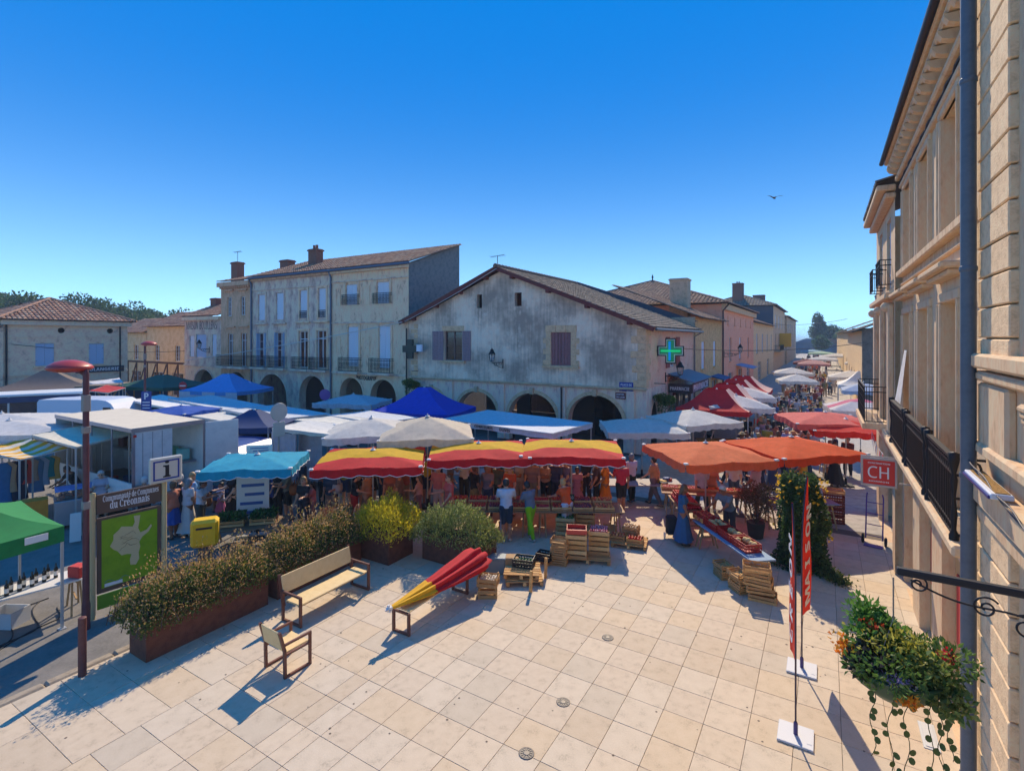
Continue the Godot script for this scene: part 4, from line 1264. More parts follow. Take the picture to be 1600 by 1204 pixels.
# ---------- town-hall side on the right ----------
func build_town_hall() -> void:
	var ash := grain("ashlar", [rgb(174, 141, 109), rgb(217, 181, 143), rgb(219, 200, 163), rgb(202, 164, 130)], 1.8, 501, 0.9, 0.35)
	var ash2 := grain("ashlar_shaded", [rgb(162, 128, 83), rgb(203, 166, 112), rgb(217, 182, 128)], 1.3, 511, 0.9, 0.35)  # browner ashlar with the shade of the recesses put into its colour
	var rough := grain("vermiculated", [rgb(192, 160, 122), rgb(237, 203, 160), rgb(237, 220, 179)], 0.7, 521, 0.92, 0.5, 0.09)
	for m in [ash, ash2]: m.uv1_scale *= V(1.6, 0.55, 1.6)
	var iron := plain("balcony_iron", rgb(34, 34, 38), 0.55, 0.4)
	var th := thing("town_house", "ashlar house with tall blind windows, bracketed cornice and iron balcony on the right", "building", V(1.65, 0, -12))
	var X := 1.65
	var z0 := -7.55; var z1 := -16.0
	var W := z0 - z1
	var winz := [[-10.88, -9.66], [-13.25, -12.03], [-15.6, -14.38]]
	var holes := []
	for w in winz:
		holes.append([w[0] - z1, 3.5, w[1] - z1, 6.45])
		holes.append([w[0] - z1, 7.55, w[1] - z1, 9.45])
		holes.append([w[0] - z1 - 0.1, 0.0, w[1] - z1 + 0.1, 2.7])
	var b := N()
	wall_holes(b, V(X, 0, z1), BACK, W, 10.0, holes, 0.24)
	wput(th, "wall", b, ash)
	for w in winz:
		for lv in [[3.5, 6.45, 7], [7.55, 9.45, 4]]:
			var n: int = lv[2]
			var hh: float = (lv[1] - lv[0]) / n
			for k in n:
				var q := N()
				q.bevel(ZERO, V(0.12, hh - 0.006, w[1] - w[0] - 0.004), 0.004)
				put(th, "ashlar_block", q, ash2 if lv[2] == 7 else ash, V(X + 0.26, lv[0] + hh * (k + 0.5), (w[0] + w[1]) * 0.5) - th.position + V(rng.randf_range(-0.004, 0.004), 0, 0))
		for lv in [[3.5, 6.45], [7.55, 9.45]]:
			var q := N()
			for e in [w[0] - 0.09, w[1] + 0.09]:
				q.bevel(V(X, (lv[0] + lv[1]) * 0.5, e), V(0.10, lv[1] - lv[0], 0.16), 0.02)
				q.bevel(V(X - 0.02, (lv[0] + lv[1]) * 0.5, e + (0.05 if e > w[0] else -0.05)), V(0.10, lv[1] - lv[0], 0.05), 0.015)
			q.bevel(V(X, lv[1] + 0.08, (w[0] + w[1]) * 0.5), V(0.10, 0.16, w[1] - w[0] + 0.34), 0.02)
			wput(th, "architrave", q, ash)
		var hd := N()
		hd.bevel(V(X - 0.12, 6.92, (w[0] + w[1]) * 0.5), V(0.34, 0.1, w[1] - w[0] + 0.7), 0.025)
		hd.bevel(V(X - 0.07, 6.83, (w[0] + w[1]) * 0.5), V(0.22, 0.08, w[1] - w[0] + 0.56), 0.02)
		wput(th, "window_hood", hd, ash)
		var dr := N()
		dr.bevel(V(X + 0.2, 1.35, (w[0] + w[1]) * 0.5), V(0.06, 2.7, w[1] - w[0] + 0.18), 0.01)
		wput(th, "door", dr, ash2)
		var po := N()
		po.bevel(V(X + 0.155, 1.6, (w[0] + w[1]) * 0.5 - 0.3), V(0.02, 1.1, 0.34), 0.004)
		wput(th, "notice", po, plain("notice_red", rgb(196, 60, 54), 0.6))
	for c in [[7.45, 0.14, 0.14], [7.2, 0.06, 0.06], [3.42, 0.16, 0.1], [9.62, 0.1, 0.08]]:
		var q := N()
		q.bevel(V(X - c[2] * 0.5 + 0.02, c[0], (z0 + z1) * 0.5), V(c[2] + 0.04, c[1], W), 0.02)
		wput(th, "string_course", q, ash)
	b = N()
	b.bevel(V(X - 0.06, 9.82, (z0 + z1) * 0.5), V(0.2, 0.12, W + 0.02), 0.03)
	b.bevel(V(X - 0.12, 10.12, (z0 + z1) * 0.5), V(0.4, 0.1, W + 0.02), 0.03)
	b.bevel(V(X - 0.15, 10.22, (z0 + z1) * 0.5), V(0.46, 0.07, W + 0.02), 0.03)
	wput(th, "cornice", b, ash)
	var mo := N()
	var prof := [P(0, -0.22), P(0.07, -0.2), P(0.12, -0.14), P(0.2, -0.13), P(0.27, -0.1), P(0.31, -0.04), P(0.32, 0.0)]
	for k in prof.size() - 1:
		var p: Vector2 = prof[k]; var q: Vector2 = prof[k + 1]
		mo.quad(V(-p.x, p.y, -0.07), V(-p.x, p.y, 0.07), V(-q.x, q.y, 0.07), V(-q.x, q.y, -0.07))
		mo.quad(V(-p.x, p.y, 0.07), V(-p.x, 0.0, 0.07), V(-q.x, 0.0, 0.07), V(-q.x, q.y, 0.07))
		mo.quad(V(-p.x, 0.0, -0.07), V(-p.x, p.y, -0.07), V(-q.x, q.y, -0.07), V(-q.x, 0.0, -0.07))
	var mom := mo.mesh()
	for k in 19: put(th, "modillion", mom, ash, V(X - 0.02, 10.05, z0 - 0.22 - k * 0.445) - th.position)
	b = N()
	b.tube([V(X - 0.43, 10.27, z0 + 0.02), V(X - 0.43, 10.25, z1)], 0.055, 8)
	wput(th, "gutter", b, plain("gutter_dark", rgb(52, 50, 60), 0.5, 0.4))
	b = N()
	tile_roof(b, V(X - 0.4, 10.3, z1), BACK, W, V(0.94, 0.34, 0).normalized(), 7.0, tile_cols(1), 0.26, 0.4)
	wput(th, "roof", b, vcol("tiles", 0.9)).set_meta("kind", "stuff")
	slab_box(th, "rear_wall", V(9.0, 0, z1), V(9.3, 10.3, z0), ash)
	b = N()
	var pts := []
	for k in 40: pts.append(V(X - 0.06 - 0.01 * sin(k * 1.7), 9.72 + 0.015 * sin(k * 2.3), z0 - W * k / 39.0))
	b.tube(pts, 0.025, 6)
	for j in 3:
		pts = []
		for k in 24: pts.append(V(X - 0.12 - 0.05 * sin(k * 0.9 + j), 9.75 + 0.2 * sin(k * 0.8 + j * 1.3), z0 - 0.45 - 0.14 * cos(k * 0.7 + j)))
		b.tube(pts, 0.014, 5)
	wput(th, "cable", b, plain("cable_black", rgb(30, 28, 30), 0.6))
	b = N()
	b.bevel(V(X - 0.17, 3.4, -11.8), V(0.42, 0.14, 7.9), 0.03)
	wput(th, "balcony_slab", b, ash)
	for s in [[-8.1, -9.9], [-10.2, -12.3], [-12.6, -14.9]]:
		b = N()
		var xo := X - 0.32
		var a := V(xo, 3.47, s[0]); var e := V(xo, 3.47, s[1])
		b.bar(a + UP * 0.98, e + UP * 0.98, 0.07, 0.035)
		for y in [0.06, 0.16, 0.78, 0.9]: b.bar(a + UP * y, e + UP * y, 0.022, 0.022)
		var nb := int((s[0] - s[1]) / 0.11)
		for k in nb + 1:
			var p := a.lerp(e, float(k) / nb)
			b.bar(p + UP * 0.06, p + UP * 0.96, 0.018, 0.018)
		for k in nb:
			var p := a.lerp(e, (k + 0.5) / nb)
			var ring := []
			for j in 9: ring.append(p + V(0, 0.84 + sin(TAU * j / 8.0) * 0.045, cos(TAU * j / 8.0) * 0.045))
			b.tube(ring, 0.008, 4, false)
		var rl := wput(th, "railing", b, iron)
		for pz in [s[0], s[1]]:
			var q := N()
			q.lathe(V(xo, 3.47, pz), [P(0.05, 0), P(0.05, 0.06), P(0.025, 0.12), P(0.035, 0.3), P(0.02, 0.5), P(0.04, 0.72), P(0.025, 0.8), P(0.055, 0.94), P(0.06, 1.04), P(0.0, 1.06)], 8)
			put(rl, "cast_post", q, iron)
	b = N()
	for zz in [-8.1]:
		for y in [0.06, 0.5, 0.78, 0.98]: b.bar(V(X, 3.47 + y, zz), V(X - 0.32, 3.47 + y, zz), 0.025, 0.03)
		for j in 4:
			var ring := []
			for k in 11: ring.append(V(X - 0.16 + cos(TAU * k / 10.0) * 0.09, 3.47 + 0.15 + j * 0.24 + sin(TAU * k / 10.0) * 0.09, zz))
			b.tube(ring, 0.014, 5, false)
	wput(th, "railing_return", b, iron)
	b = N()
	b.quad(V(X - 0.02, 5.6, -15.1), V(X - 0.02, 5.6, -15.5), V(X - 0.2, 4.4, -15.5), V(X - 0.2, 4.4, -14.5))
	wput(th, "window_blind", b, cloth(rgb(226, 224, 222), 0.3))
	b = N()
	var pp := V(1.312, 0, -7.26)
	b.tube([pp + UP * 11.5, pp], 0.068, 14)
	for y in [1.2, 4.4, 6.6, 8.6]: b.lathe(pp, [P(0.069, y), P(0.078, y + 0.01), P(0.078, y + 0.05), P(0.069, y + 0.06)], 14)
	var pipe := solo("rain_pipe", b, grain("painted_pipe", [rgb(78, 88, 98), rgb(94, 104, 114), rgb(104, 112, 120)], 0.9, 531, 0.45, 0.05), "thick blue-grey rain pipe running full height beside the stone quoins", "pipe")
	var th2 := thing("town_hall_wing", "rusticated stone corner of the near wing with ledges and a light strip", "building", V(1.5, 0, -5))
	var y := 0.0
	var k := 0
	while y < 11.4:
		var hh := 0.31
		if y > 4.0 and y < 5.5:
			y += hh; k += 1
			continue
		var q := N()
		q.bevel(ZERO, V(0.4, hh - 0.018, 1.12), 0.012)
		put(th2, "rusticated_block", q, rough, V(1.40 + 0.2, y + hh * 0.5, -6.80) - th2.position + V(rng.randf_range(-0.004, 0.004), 0, 0))
		y += hh; k += 1
	slab_box(th2, "wall", V(1.47, -0.1, -7.34), V(2.2, 11.5, -1.0), ash)
	for c in [[5.66, 0.15, 0.13], [5.5, 0.1, 0.09], [4.75, 0.12, 0.09], [4.32, 0.28, 0.11], [4.08, 0.14, 0.08]]:
		var q := N()
		q.bevel(V(1.47 - c[2] * 0.5, c[0], -4.2), V(c[2] + 0.04, c[1], 6.36), 0.025)
		wput(th2, "ledge", q, ash)
	b = N()
	b.bevel(V(1.44, 5.1, -6.8), V(0.1, 0.66, 1.0), 0.03)
	wput(th2, "panel", b, ash)
	b = N()
	for j in 7:
		var t := j / 6.0
		b.bevel(V(1.43 - 0.07 * (1.0 - t), 5.34 - t * 0.3, -5.5), V(0.12, 0.07, 0.22 - 0.08 * t), 0.025)
	wput(th2, "carved_bracket", b, mats["old_stone"])
	b = N()
	b.bevel(V(1.33, 4.5, -6.6), V(0.16, 0.05, 1.0), 0.008)
	var tray := wput(th2, "light_strip", b, plain("strip_white", rgb(222, 224, 230), 0.4))
	b = N()
	b.bevel(V(1.244, 4.49, -6.6), V(0.02, 0.03, 0.98), 0.004)
	put(tray, "led_bar", b, plain("strip_blue", rgb(48, 52, 120), 0.3))
	b = N()
	b.box(V(1.34, 4.528, -6.6), V(0.1, 0.01, 0.94))
	put(tray, "dry_leaves", b, grain("dry_leaves", [rgb(120, 84, 40), rgb(190, 146, 80), rgb(214, 180, 120)], 0.12, 541, 0.95, 1.0, 0.15))
	b = N()
	for j in 3:
		pts = []
		for q in 16: pts.append(V(1.33 - 0.015 * j + 0.008 * sin(q * 1.1 + j), 4.56 + 0.03 * j + 0.008 * sin(q * 0.9 + j * 2.0) - 0.012 * q, -7.3 + q * 0.14))
		b.tube(pts, 0.008, 6)
	wput(th2, "cable", b, plain("cable_grey", rgb(70, 66, 72), 0.5))
	var th3 := thing("town_house", "narrow pale house with ornate iron balcony beyond the blind-window house", "building", V(1.5, 0, -19))
	var X3 := 1.5
	var a0 := -16.02; var a1 := -21.2
	b = N()
	wall_holes(b, V(X3, 0, a1), BACK, a0 - a1, 9.6, [[0.9, 3.5, 1.9, 6.6], [3.2, 3.5, 4.2, 6.6], [0.9, 7.2, 1.9, 9.1], [3.2, 7.2, 4.2, 9.1], [0.6, 0, 4.6, 2.8]], 0.25)
	wput(th3, "wall", b, ash)
	for w in [[0.9, 3.5, 3.1], [3.2, 3.5, 3.1], [0.9, 7.2, 1.9], [3.2, 7.2, 1.9]]:
		window(th3, V(X3, w[1], a1 + w[0]), BACK, 1.0, w[2], "blue")
	slab_box(th3, "end_wall", V(X3, 0, a1), V(8, 9.6, a1 - 0.25), ash)
	for c in [[3.35, 0.2, 0.16], [6.95, 0.16, 0.2], [9.45, 0.14, 0.2], [9.65, 0.16, 0.36]]:
		b = N()
		b.bevel(V(X3 - c[2] * 0.5, c[0], (a0 + a1) * 0.5), V(c[2] + 0.04, c[1], a0 - a1 + 0.04), 0.03)
		wput(th3, "cornice", b, ash)
	for zz in [-16.4, -18.6, -20.8]:
		b = N()
		b.bevel(V(X3 - 0.06, 5.1, zz), V(0.14, 3.3, 0.34), 0.03)
		b.lathe(V(X3 - 0.12, 6.55, zz), [P(0.06, 0), P(0.14, 0.06), P(0.16, 0.16), P(0.1, 0.24)], 10)
		wput(th3, "pilaster", b, ash)
	b = N()
	tile_roof(b, V(X3 - 0.36, 9.76, a1), BACK, a0 - a1, V(0.94, 0.34, 0).normalized(), 6.0, tile_cols(2), 0.26, 0.4)
	wput(th3, "roof", b, vcol("tiles", 0.9)).set_meta("kind", "stuff")
	slab_box(th3, "balcony_slab", V(X3 - 0.62, 3.4, -17.2), V(X3, 3.55, -20.6), ash)
	railing(th3, V(X3, 3.55, -20.5), V(X3, 3.55, -17.3), LEFT, 1.0, 0.56, iron)
	railing(th3, V(X3, 7.25, -20.4), V(X3, 7.25, -19.2), LEFT, 0.7, 0.25, iron)
	railing(th3, V(X3, 7.25, -18.1), V(X3, 7.25, -16.9), LEFT, 0.7, 0.25, iron)

# ---------- far background ----------
func leaf_mesh(l: float, w: float) -> ArrayMesh:
	var key := "leaf%.3f_%.3f" % [l, w]
	if meshes.has(key): return meshes[key]
	var b := N()
	var f := w * 0.25
	b.tri(V(0, 0, 0), V(w * 0.5, f, l * 0.45), V(0, 0, l)); b.tri(V(0, 0, 0), V(0, 0, l), V(-w * 0.5, f, l * 0.45))
	meshes[key] = b.mesh()
	return meshes[key]

func leaves(parent: Node, called: String, pts: Array, lm: ArrayMesh, cols: Array, m: Material, smin := 0.7, smax := 1.3, up := 0.35) -> MultiMeshInstance3D:
	var mm := MultiMesh.new()
	mm.transform_format = MultiMesh.TRANSFORM_3D
	mm.use_colors = true
	mm.mesh = lm
	mm.instance_count = pts.size()
	for k in pts.size():
		var o: Vector3 = pts[k][1]
		var d := (o * 0.8 + V(rng.randfn(), rng.randfn() + up, rng.randfn()) * 0.75).normalized()
		var x := d.cross(V(rng.randfn(), rng.randfn(), rng.randfn())).normalized()
		var bs := Basis(x, d.cross(x), d).scaled(ONE * rng.randf_range(smin, smax))
		mm.set_instance_transform(k, Transform3D(bs, pts[k][0]))
		var c: Color = cols[rng.randi() % cols.size()]
		var t := rng.randf_range(0.75, 1.25)
		mm.set_instance_color(k, Color(c.r * t, c.g * t, c.b * t))
	var o := MultiMeshInstance3D.new()
	o.multimesh = mm
	o.material_override = m
	o.name = called
	parent.add_child(o, true)
	return o

func crown_points(n: int, r: Vector3, seed_: int, lumps := 9) -> Array:
	var rr := RandomNumberGenerator.new(); rr.seed = seed_
	var cl := []
	for k in lumps:
		var d := V(rr.randfn(), rr.randfn() * 0.8, rr.randfn()).normalized()
		cl.append([d * r * rr.randf_range(0.3, 0.75), rr.randf_range(0.38, 0.6)])
	var out := []
	while out.size() < n:
		var c: Array = cl[rr.randi() % lumps]
		var d := V(rr.randfn(), rr.randfn(), rr.randfn()).normalized()
		var q := pow(rr.randf(), 0.4)
		out.append([c[0] + d * r * c[1] * q, d])
	return out

func tree(called: String, label: String, at_: Vector3, h: float, r: Vector3, n: int, lsize: float, cols: Array, group := "") -> void:
	var th := thing(called, label, "tree", at_, 0.0, group)
	var bark := plain("bark", rgb(84, 70, 58), 0.95)
	var b := N()
	b.tube([ZERO, V(0.1, h * 0.35, 0), V(0, h * 0.75, 0.1)], [h * 0.025, h * 0.018, h * 0.006], 8)
	for k in 6:
		var an := TAU * k / 6.0
		b.tube([V(0, h * 0.35 + k * h * 0.05, 0), V(cos(an) * r.x * 0.6, h * 0.6 + k * h * 0.03, sin(an) * r.z * 0.6)], [h * 0.01, h * 0.004], 5)
	put(th, "trunk", b, bark)
	var o := leaves(th, "crown", crown_points(n, r, hash(label) % 1000, 14), leaf_mesh(lsize, lsize * 0.6), cols, vcol("leaf", 0.6, 0.9))
	o.position = V(0, h - r.y, 0)
	o.set_meta("kind", "stuff")

func build_backdrop() -> void:
	var greens := [Color(0.06, 0.11, 0.025), Color(0.08, 0.14, 0.035), Color(0.10, 0.16, 0.045), Color(0.05, 0.09, 0.025)]
	var pts := []
	var rr := RandomNumberGenerator.new(); rr.seed = 12
	for k in 46:
		var px := -60.0 + k * 8.2 + rr.randf_range(-3, 3)
		var d := rr.randf_range(130.0, 165.0)
		var dir := ray(px, PY)
		var base := V(dir.x, 0, dir.z).normalized() * d
		var top := 5.9 + d * (48.0 - absf(px - 40.0) * 0.05) / 814.0 + rr.randf_range(-1.2, 1.0)
		var r := V(4.6, minf(5.2, top * 0.42), 4.6) * rr.randf_range(0.85, 1.15)
		for p in crown_points(2600, r, k + 90, 11): pts.append([base + V(0, top - r.y, 0) + p[0], p[1]])
		for p in crown_points(700, r * 1.1, k + 290, 8): pts.append([base + V(0, top - r.y * 2.4, 0) + p[0], p[1]])
	var o := leaves(self, "woodland", pts, leaf_mesh(0.62, 0.42), greens, vcol("leaf", 0.6, 0.9))
	meta(o, "dark green woodland on the rise behind the left-hand roofs", "woodland", "", "stuff")
	var b := N()
	b.quad(V(-260, -0.12, 40), V(-120, -0.12, -160), V(-150, 7.0, -190), V(-300, 7.0, 30))
	ground("hill", b, grain("hill_grass", [rgb(52, 66, 34), rgb(74, 88, 46), rgb(92, 100, 58)], 20.0, 601, 0.95, 0.0))
	tree("tall_tree", "tallest dark tree at the far end of the market street", at_dir(1280, 250.0), 15.5, V(3.6, 6.4, 3.6), 5200, 0.7, greens, "trees at the street end")
	tree("tall_tree", "second dark tree, right of the tallest one at the street end", at_dir(1293, 255.0), 13.0, V(3.8, 5.2, 3.8), 4200, 0.7, greens, "trees at the street end")
	tree("tall_tree", "small rounded tree at the street end above the grey sheds", at_dir(1306, 262.0), 9.5, V(4.2, 3.6, 4.0), 3400, 0.7, greens, "trees at the street end")
	tree("tall_tree", "paler green tree at the street end beside the right-hand terrace", at_dir(1322, 240.0), 9.0, V(4.4, 3.2, 4.0), 3400, 0.7, [Color(0.07, 0.14, 0.05), Color(0.09, 0.16, 0.06)], "trees at the street end")
	tree("tall_tree", "low bright green tree in front of the sheds at the street end", at_dir(1284, 212.0), 6.6, V(3.0, 2.6, 3.0), 2600, 0.6, [Color(0.08, 0.16, 0.06), Color(0.06, 0.12, 0.05)], "trees at the street end")
	for s in [[1271.0, 228.0, 12.0, 5.6, "grey-blue shed closing the street on the left of the trees"], [1306.0, 235.0, 16.0, 5.4, "low reddish-roofed building closing the street on the right of the trees"]]:
		var c := at_dir(s[0], s[1])
		var th := thing("low_building", s[4], "building", c)
		var q := N()
		q.box(V(0, s[3] * 0.36, 0), V(s[2], s[3] * 0.72, 8.0))
		put(th, "wall", q, plain("shed_wall", rgb(118, 130, 142), 0.9))
		q = N()
		q.poly(PackedVector2Array([P(-s[2] * 0.55, 0), P(s[2] * 0.55, 0), P(s[2] * 0.2, s[3] * 0.3), P(-s[2] * 0.2, s[3] * 0.3)]), V(0, s[3] * 0.7, 4.6), RIGHT, UP, 9.0)
		put(th, "roof", q, plain("shed_roof" + str(s[0]), rgb(120, 130, 142) if s[0] < 1280.0 else rgb(150, 112, 96), 0.9))
	var g := thing("bird", "dark gull gliding in the blue sky above the street", "bird", on_z(1210, 309, -40.0))
	b = N()
	b.lathe(ZERO, [P(0.0, -0.24), P(0.05, -0.14), P(0.075, 0.0), P(0.055, 0.12), P(0.03, 0.19), P(0.0, 0.25)], 10)
	put(g, "body", b, plain("gull", rgb(70, 66, 66), 0.8), ZERO, Basis(RIGHT, PI / 2) * Basis(BACK, 0.3))
	for s in [-1.0, 1.0]:
		b = N()
		var rows := []
		for k in 7:
			var t := k / 6.0
			var p := V(s * (0.04 + t * 0.5), 0.13 * sin(t * 2.4), -0.02 + 0.14 * t * t)
			var w := 0.15 * (1.0 - t * t * 0.85)
			rows.append([p + V(0, 0, -w * 0.5), p + V(0, 0.012, 0), p + V(0, 0, w * 0.6)])
		b.sheet(rows, s > 0)
		put(g, "wing", b, plain("gull", rgb(70, 66, 66), 0.8), ZERO, Basis(UP, 0.5))
	b = N()
	b.poly(PackedVector2Array([P(-0.03, 0), P(0.03, 0), P(0.07, 0.16), P(-0.07, 0.16)]), V(0, 0, 0.16), RIGHT, BACK, 0.008)
	put(g, "tail", b, plain("gull", rgb(70, 66, 66), 0.8), ZERO, Basis(UP, 0.5))

func at_dir(px: float, dist: float) -> Vector3:
	var d := ray(px, PY)
	return V(d.x, 0, d.z).normalized() * dist + V(0, -0.1, 0)

# ---------- market covers ----------
func parasol(label: String, corner: Array, edge: float, peak: float, cols: Array, opts := {}) -> Node3D:
	var c := ZERO
	for p in corner: c += p * 0.25
	var fl: Vector3 = corner[0]; var fr: Vector3 = corner[1]; var br: Vector3 = corner[2]; var bl: Vector3 = corner[3]
	var ux := ((fr - fl) + (br - bl)).normalized(); ux.y = 0; ux = ux.normalized()
	var w: float = opts.get("w", ((fr - fl).length() + (br - bl).length()) * 0.5)
	var d: float = opts.get("d", ((fl - bl).length() + (fr - br).length()) * 0.5)
	var yaw := atan2(-ux.z, ux.x)
	var gy := floor_y(c.x, c.z)
	var th := thing(opts.get("name", "market_parasol"), label, "parasol", V(c.x, gy, c.z), yaw, opts.get("group", ""))
	var pole := plain("pole_metal", rgb(188, 186, 180), 0.4, 0.5)
	var n := 24
	var sag: float = opts.get("sag", 0.05)
	var hgt := func(u: float, v: float) -> float:
		var m := maxf(absf(u), absf(v))
		var s := 1.0 - pow(m, 1.1)
		var mid: float = absf(absf(u) - absf(v))
		return edge - gy + (peak - edge) * s + sag * (1.0 - m * 0.0) * (1.0 - (absf(u * v) if m > 0 else 0.0)) * m * 0.9 - 0.03 * sin(mid * PI) * m + 0.022 * noise.get_noise_2d(u * 2.2 + c.x, v * 1.4 + c.z) + 0.012 * noise.get_noise_2d(u * 7.0 + v * 5.0 + c.x, v * 1.1 - u)
	var ns := cols.size()
	var bounds := []
	if opts.has("stripes"): bounds = opts["stripes"]
	else:
		for k in ns + 1: bounds.append(-1.0 + 2.0 * k / ns)
	var can: MeshInstance3D = null
	for k in ns:
		var b := N()
		var rows := []
		var m_ := maxi(3, int(round(n * (bounds[k + 1] - bounds[k]) * 0.5)))
		for j in m_ + 1:
			var v: float = lerpf(bounds[k], bounds[k + 1], float(j) / m_)
			var row := []
			for i in n + 1:
				var u := -1.0 + 2.0 * i / n
				row.append(V(u * w * 0.5, hgt.call(u, v), v * d * 0.5))
			rows.append(row)
		b.sheet(rows, true)
		var p := put(th, "canopy", b, cloth(cols[k], opts.get("through", 0.9)))
		if k == ns - 1: can = p
	var vc: Color = cols[ns - 1]
	var vh: float = opts.get("vh", 0.22)
	var piping: bool = opts.get("piping", false)
	for e in 4:
		var b := N()
		var pb := N()
		var top := []; var bot := []
		var cnt := 48
		for i in cnt + 1:
			var t := -1.0 + 2.0 * i / cnt
			var u: float = [t, 1.0, -t, -1.0][e]; var v: float = [1.0, -t, -1.0, t][e]
			var out: Vector3 = [BACK, RIGHT, FORWARD, LEFT][e]
			var p := V(u * w * 0.5, hgt.call(u, v), v * d * 0.5) + out * 0.004
			top.append(p)
			var sc := 0.05 * absf(sin((t + 1.0) * PI * 3.5))
			bot.append(p + DOWN * (vh + sc - 0.02) + out * (0.02 + 0.018 * sin(t * 17.0)))
		b.sheet([bot, top])
		put(th, "valance", b, cloth(vc, opts.get("through", 0.9)))
		if piping:
			pb.tube(bot, 0.011, 4)
			put(th, "piping", pb, plain("piping", rgb(232, 226, 220), 0.8))
	var b := N()
	var hc: float = hgt.call(0.0, 0.0)
	b.tube([ZERO, V(0, hc + 0.06, 0)], 0.024, 8)
	put(th, "pole", b, pole)
	b = N()
	b.lathe(V(0, hc + 0.01, 0), [P(0.09, 0.0), P(0.07, 0.02), P(0.02, 0.04), P(0.02, 0.09), P(0.0, 0.1)], 10)
	put(th, "cap", b, plain("cap_white", rgb(210, 206, 198), 0.6))
	for s in [[1, 1], [-1, 1], [1, -1], [-1, -1]]:
		var e := V(s[0] * w * 0.49, hgt.call(float(s[0]), float(s[1])) - 0.03, s[1] * d * 0.49)
		b = N()
		b.tube([V(0, hc - 0.05, 0), V(e.x * 0.5, hgt.call(s[0] * 0.5, s[1] * 0.5) - 0.05, e.z * 0.5), e], 0.013, 5)
		b.tube([V(0, hc - 0.75, 0), V(e.x * 0.45, hgt.call(s[0] * 0.45, s[1] * 0.45) - 0.06, e.z * 0.45)], 0.011, 5)
		put(th, "rib", b, pole)
		b = N()
		b.bevel(ZERO, V(0.12, 0.05, 0.12), 0.015)
		put(th, "corner_pad", b, plain("pad_white", rgb(222, 218, 210), 0.7), e + V(0, 0.045, 0))
	b = N()
	b.bevel(V(0, 0.03, 0), V(0.5, 0.05, 0.5), 0.01)
	b.lathe(V(0, 0.05, 0), [P(0.05, 0), P(0.045, 0.25), P(0.03, 0.26)], 10)
	put(th, "base", b, plain("iron_dark", rgb(38, 38, 40), 0.6, 0.3))
	return th

func quad_at(pts: Array, h: float) -> Array:
	var out := []
	for p in pts: out.append(at(p[0], p[1], h))
	return out

func rect_at(cx: float, cy: float, h: float, w: float, d: float, yaw_deg: float) -> Array:
	var c := at(cx, cy, h)
	var ux := V(cos(rad(yaw_deg)), 0, -sin(rad(yaw_deg))) * w * 0.5
	var uz := V(sin(rad(yaw_deg)), 0, cos(rad(yaw_deg))) * d * 0.5
	return [c - ux + uz, c + ux + uz, c + ux - uz, c - ux - uz]

func build_parasols() -> void:
	var red := rgb(220, 30, 36); var yel := rgb(250, 202, 34)
	var sp := {"stripes": [-1.0, -0.6, 0.45, 1.0], "piping": true, "name": "flag_parasol", "group": "red and yellow striped parasols"}
	parasol("leftmost red and yellow striped parasol, over the vegetable stall", quad_at([[491, 735], [667, 728], [657, 698], [511, 701]], 2.2), 2.2, 2.42, [red, yel, red], sp)
	var b := rect_at(748, 702, 2.25, 3.1, 2.7, 36.0)
	parasol("middle red and yellow striped parasol of the three", b, 2.24, 2.46, [red, yel, red], sp)
	b = rect_at(893, 700, 2.27, 3.15, 2.75, 25.0)
	parasol("rightmost red and yellow striped parasol, over the tomato stall", b, 2.27, 2.5, [red, yel, red], sp)
	parasol("turquoise parasol over the leafy vegetable crates", rect_at(402, 720, 2.15, 2.5, 2.3, 40.0), 2.15, 2.34, [rgb(24, 172, 204)], {"piping": true})
	var orange := rgb(250, 104, 36)
	parasol("left orange parasol, faded paler, over the fruit stall", quad_at([[1003, 699], [1076, 723], [1195, 717], [1140, 690]], 2.3), 2.3, 2.6, [rgb(250, 134, 80)], {"w": 2.9, "d": 2.9})
	parasol("right orange parasol, deeper orange, above the climbing plant", quad_at([[1180, 718], [1343, 706], [1270, 684], [1155, 689]], 2.3), 2.3, 2.62, [orange], {"w": 3.1, "d": 2.9})
	parasol("faded pink-red parasol in front of the ornate balcony", rect_at(1290, 655, 2.5, 3.1, 2.9, 20.0), 2.5, 2.8, [rgb(240, 122, 110)], {})
	parasol("bright red parasol overlapping the pink one by the right wall", rect_at(1322, 668, 2.3, 2.6, 2.4, 10.0), 2.3, 2.65, [rgb(236, 52, 40)], {})
	var white := rgb(242, 239, 230)
	parasol("white parasol half in shade before the right-hand arch", rect_at(1003, 667, 2.1, 3.2, 2.9, 28.0), 2.1, 2.45, [white], {})
	parasol("white scalloped parasol beside the pharmacy corner lamp", rect_at(1083, 655, 2.25, 2.9, 2.9, 50.0), 2.25, 2.7, [white], {})
	parasol("white parasol left of the cream one behind the leftmost striped parasol", rect_at(580, 672, 2.5, 3.0, 2.8, 42.0), 2.5, 2.95, [white], {})
	parasol("cream parasol with peaked top behind the middle striped parasol", rect_at(668, 675, 2.55, 3.1, 2.9, 38.0), 2.55, 3.1, [rgb(242, 230, 204)], {})
	parasol("pale blue and white parasol before the photographer's arches", rect_at(552, 627, 2.35, 3.4, 2.6, 20.0), 2.35, 2.75, [rgb(214, 220, 228)], {})

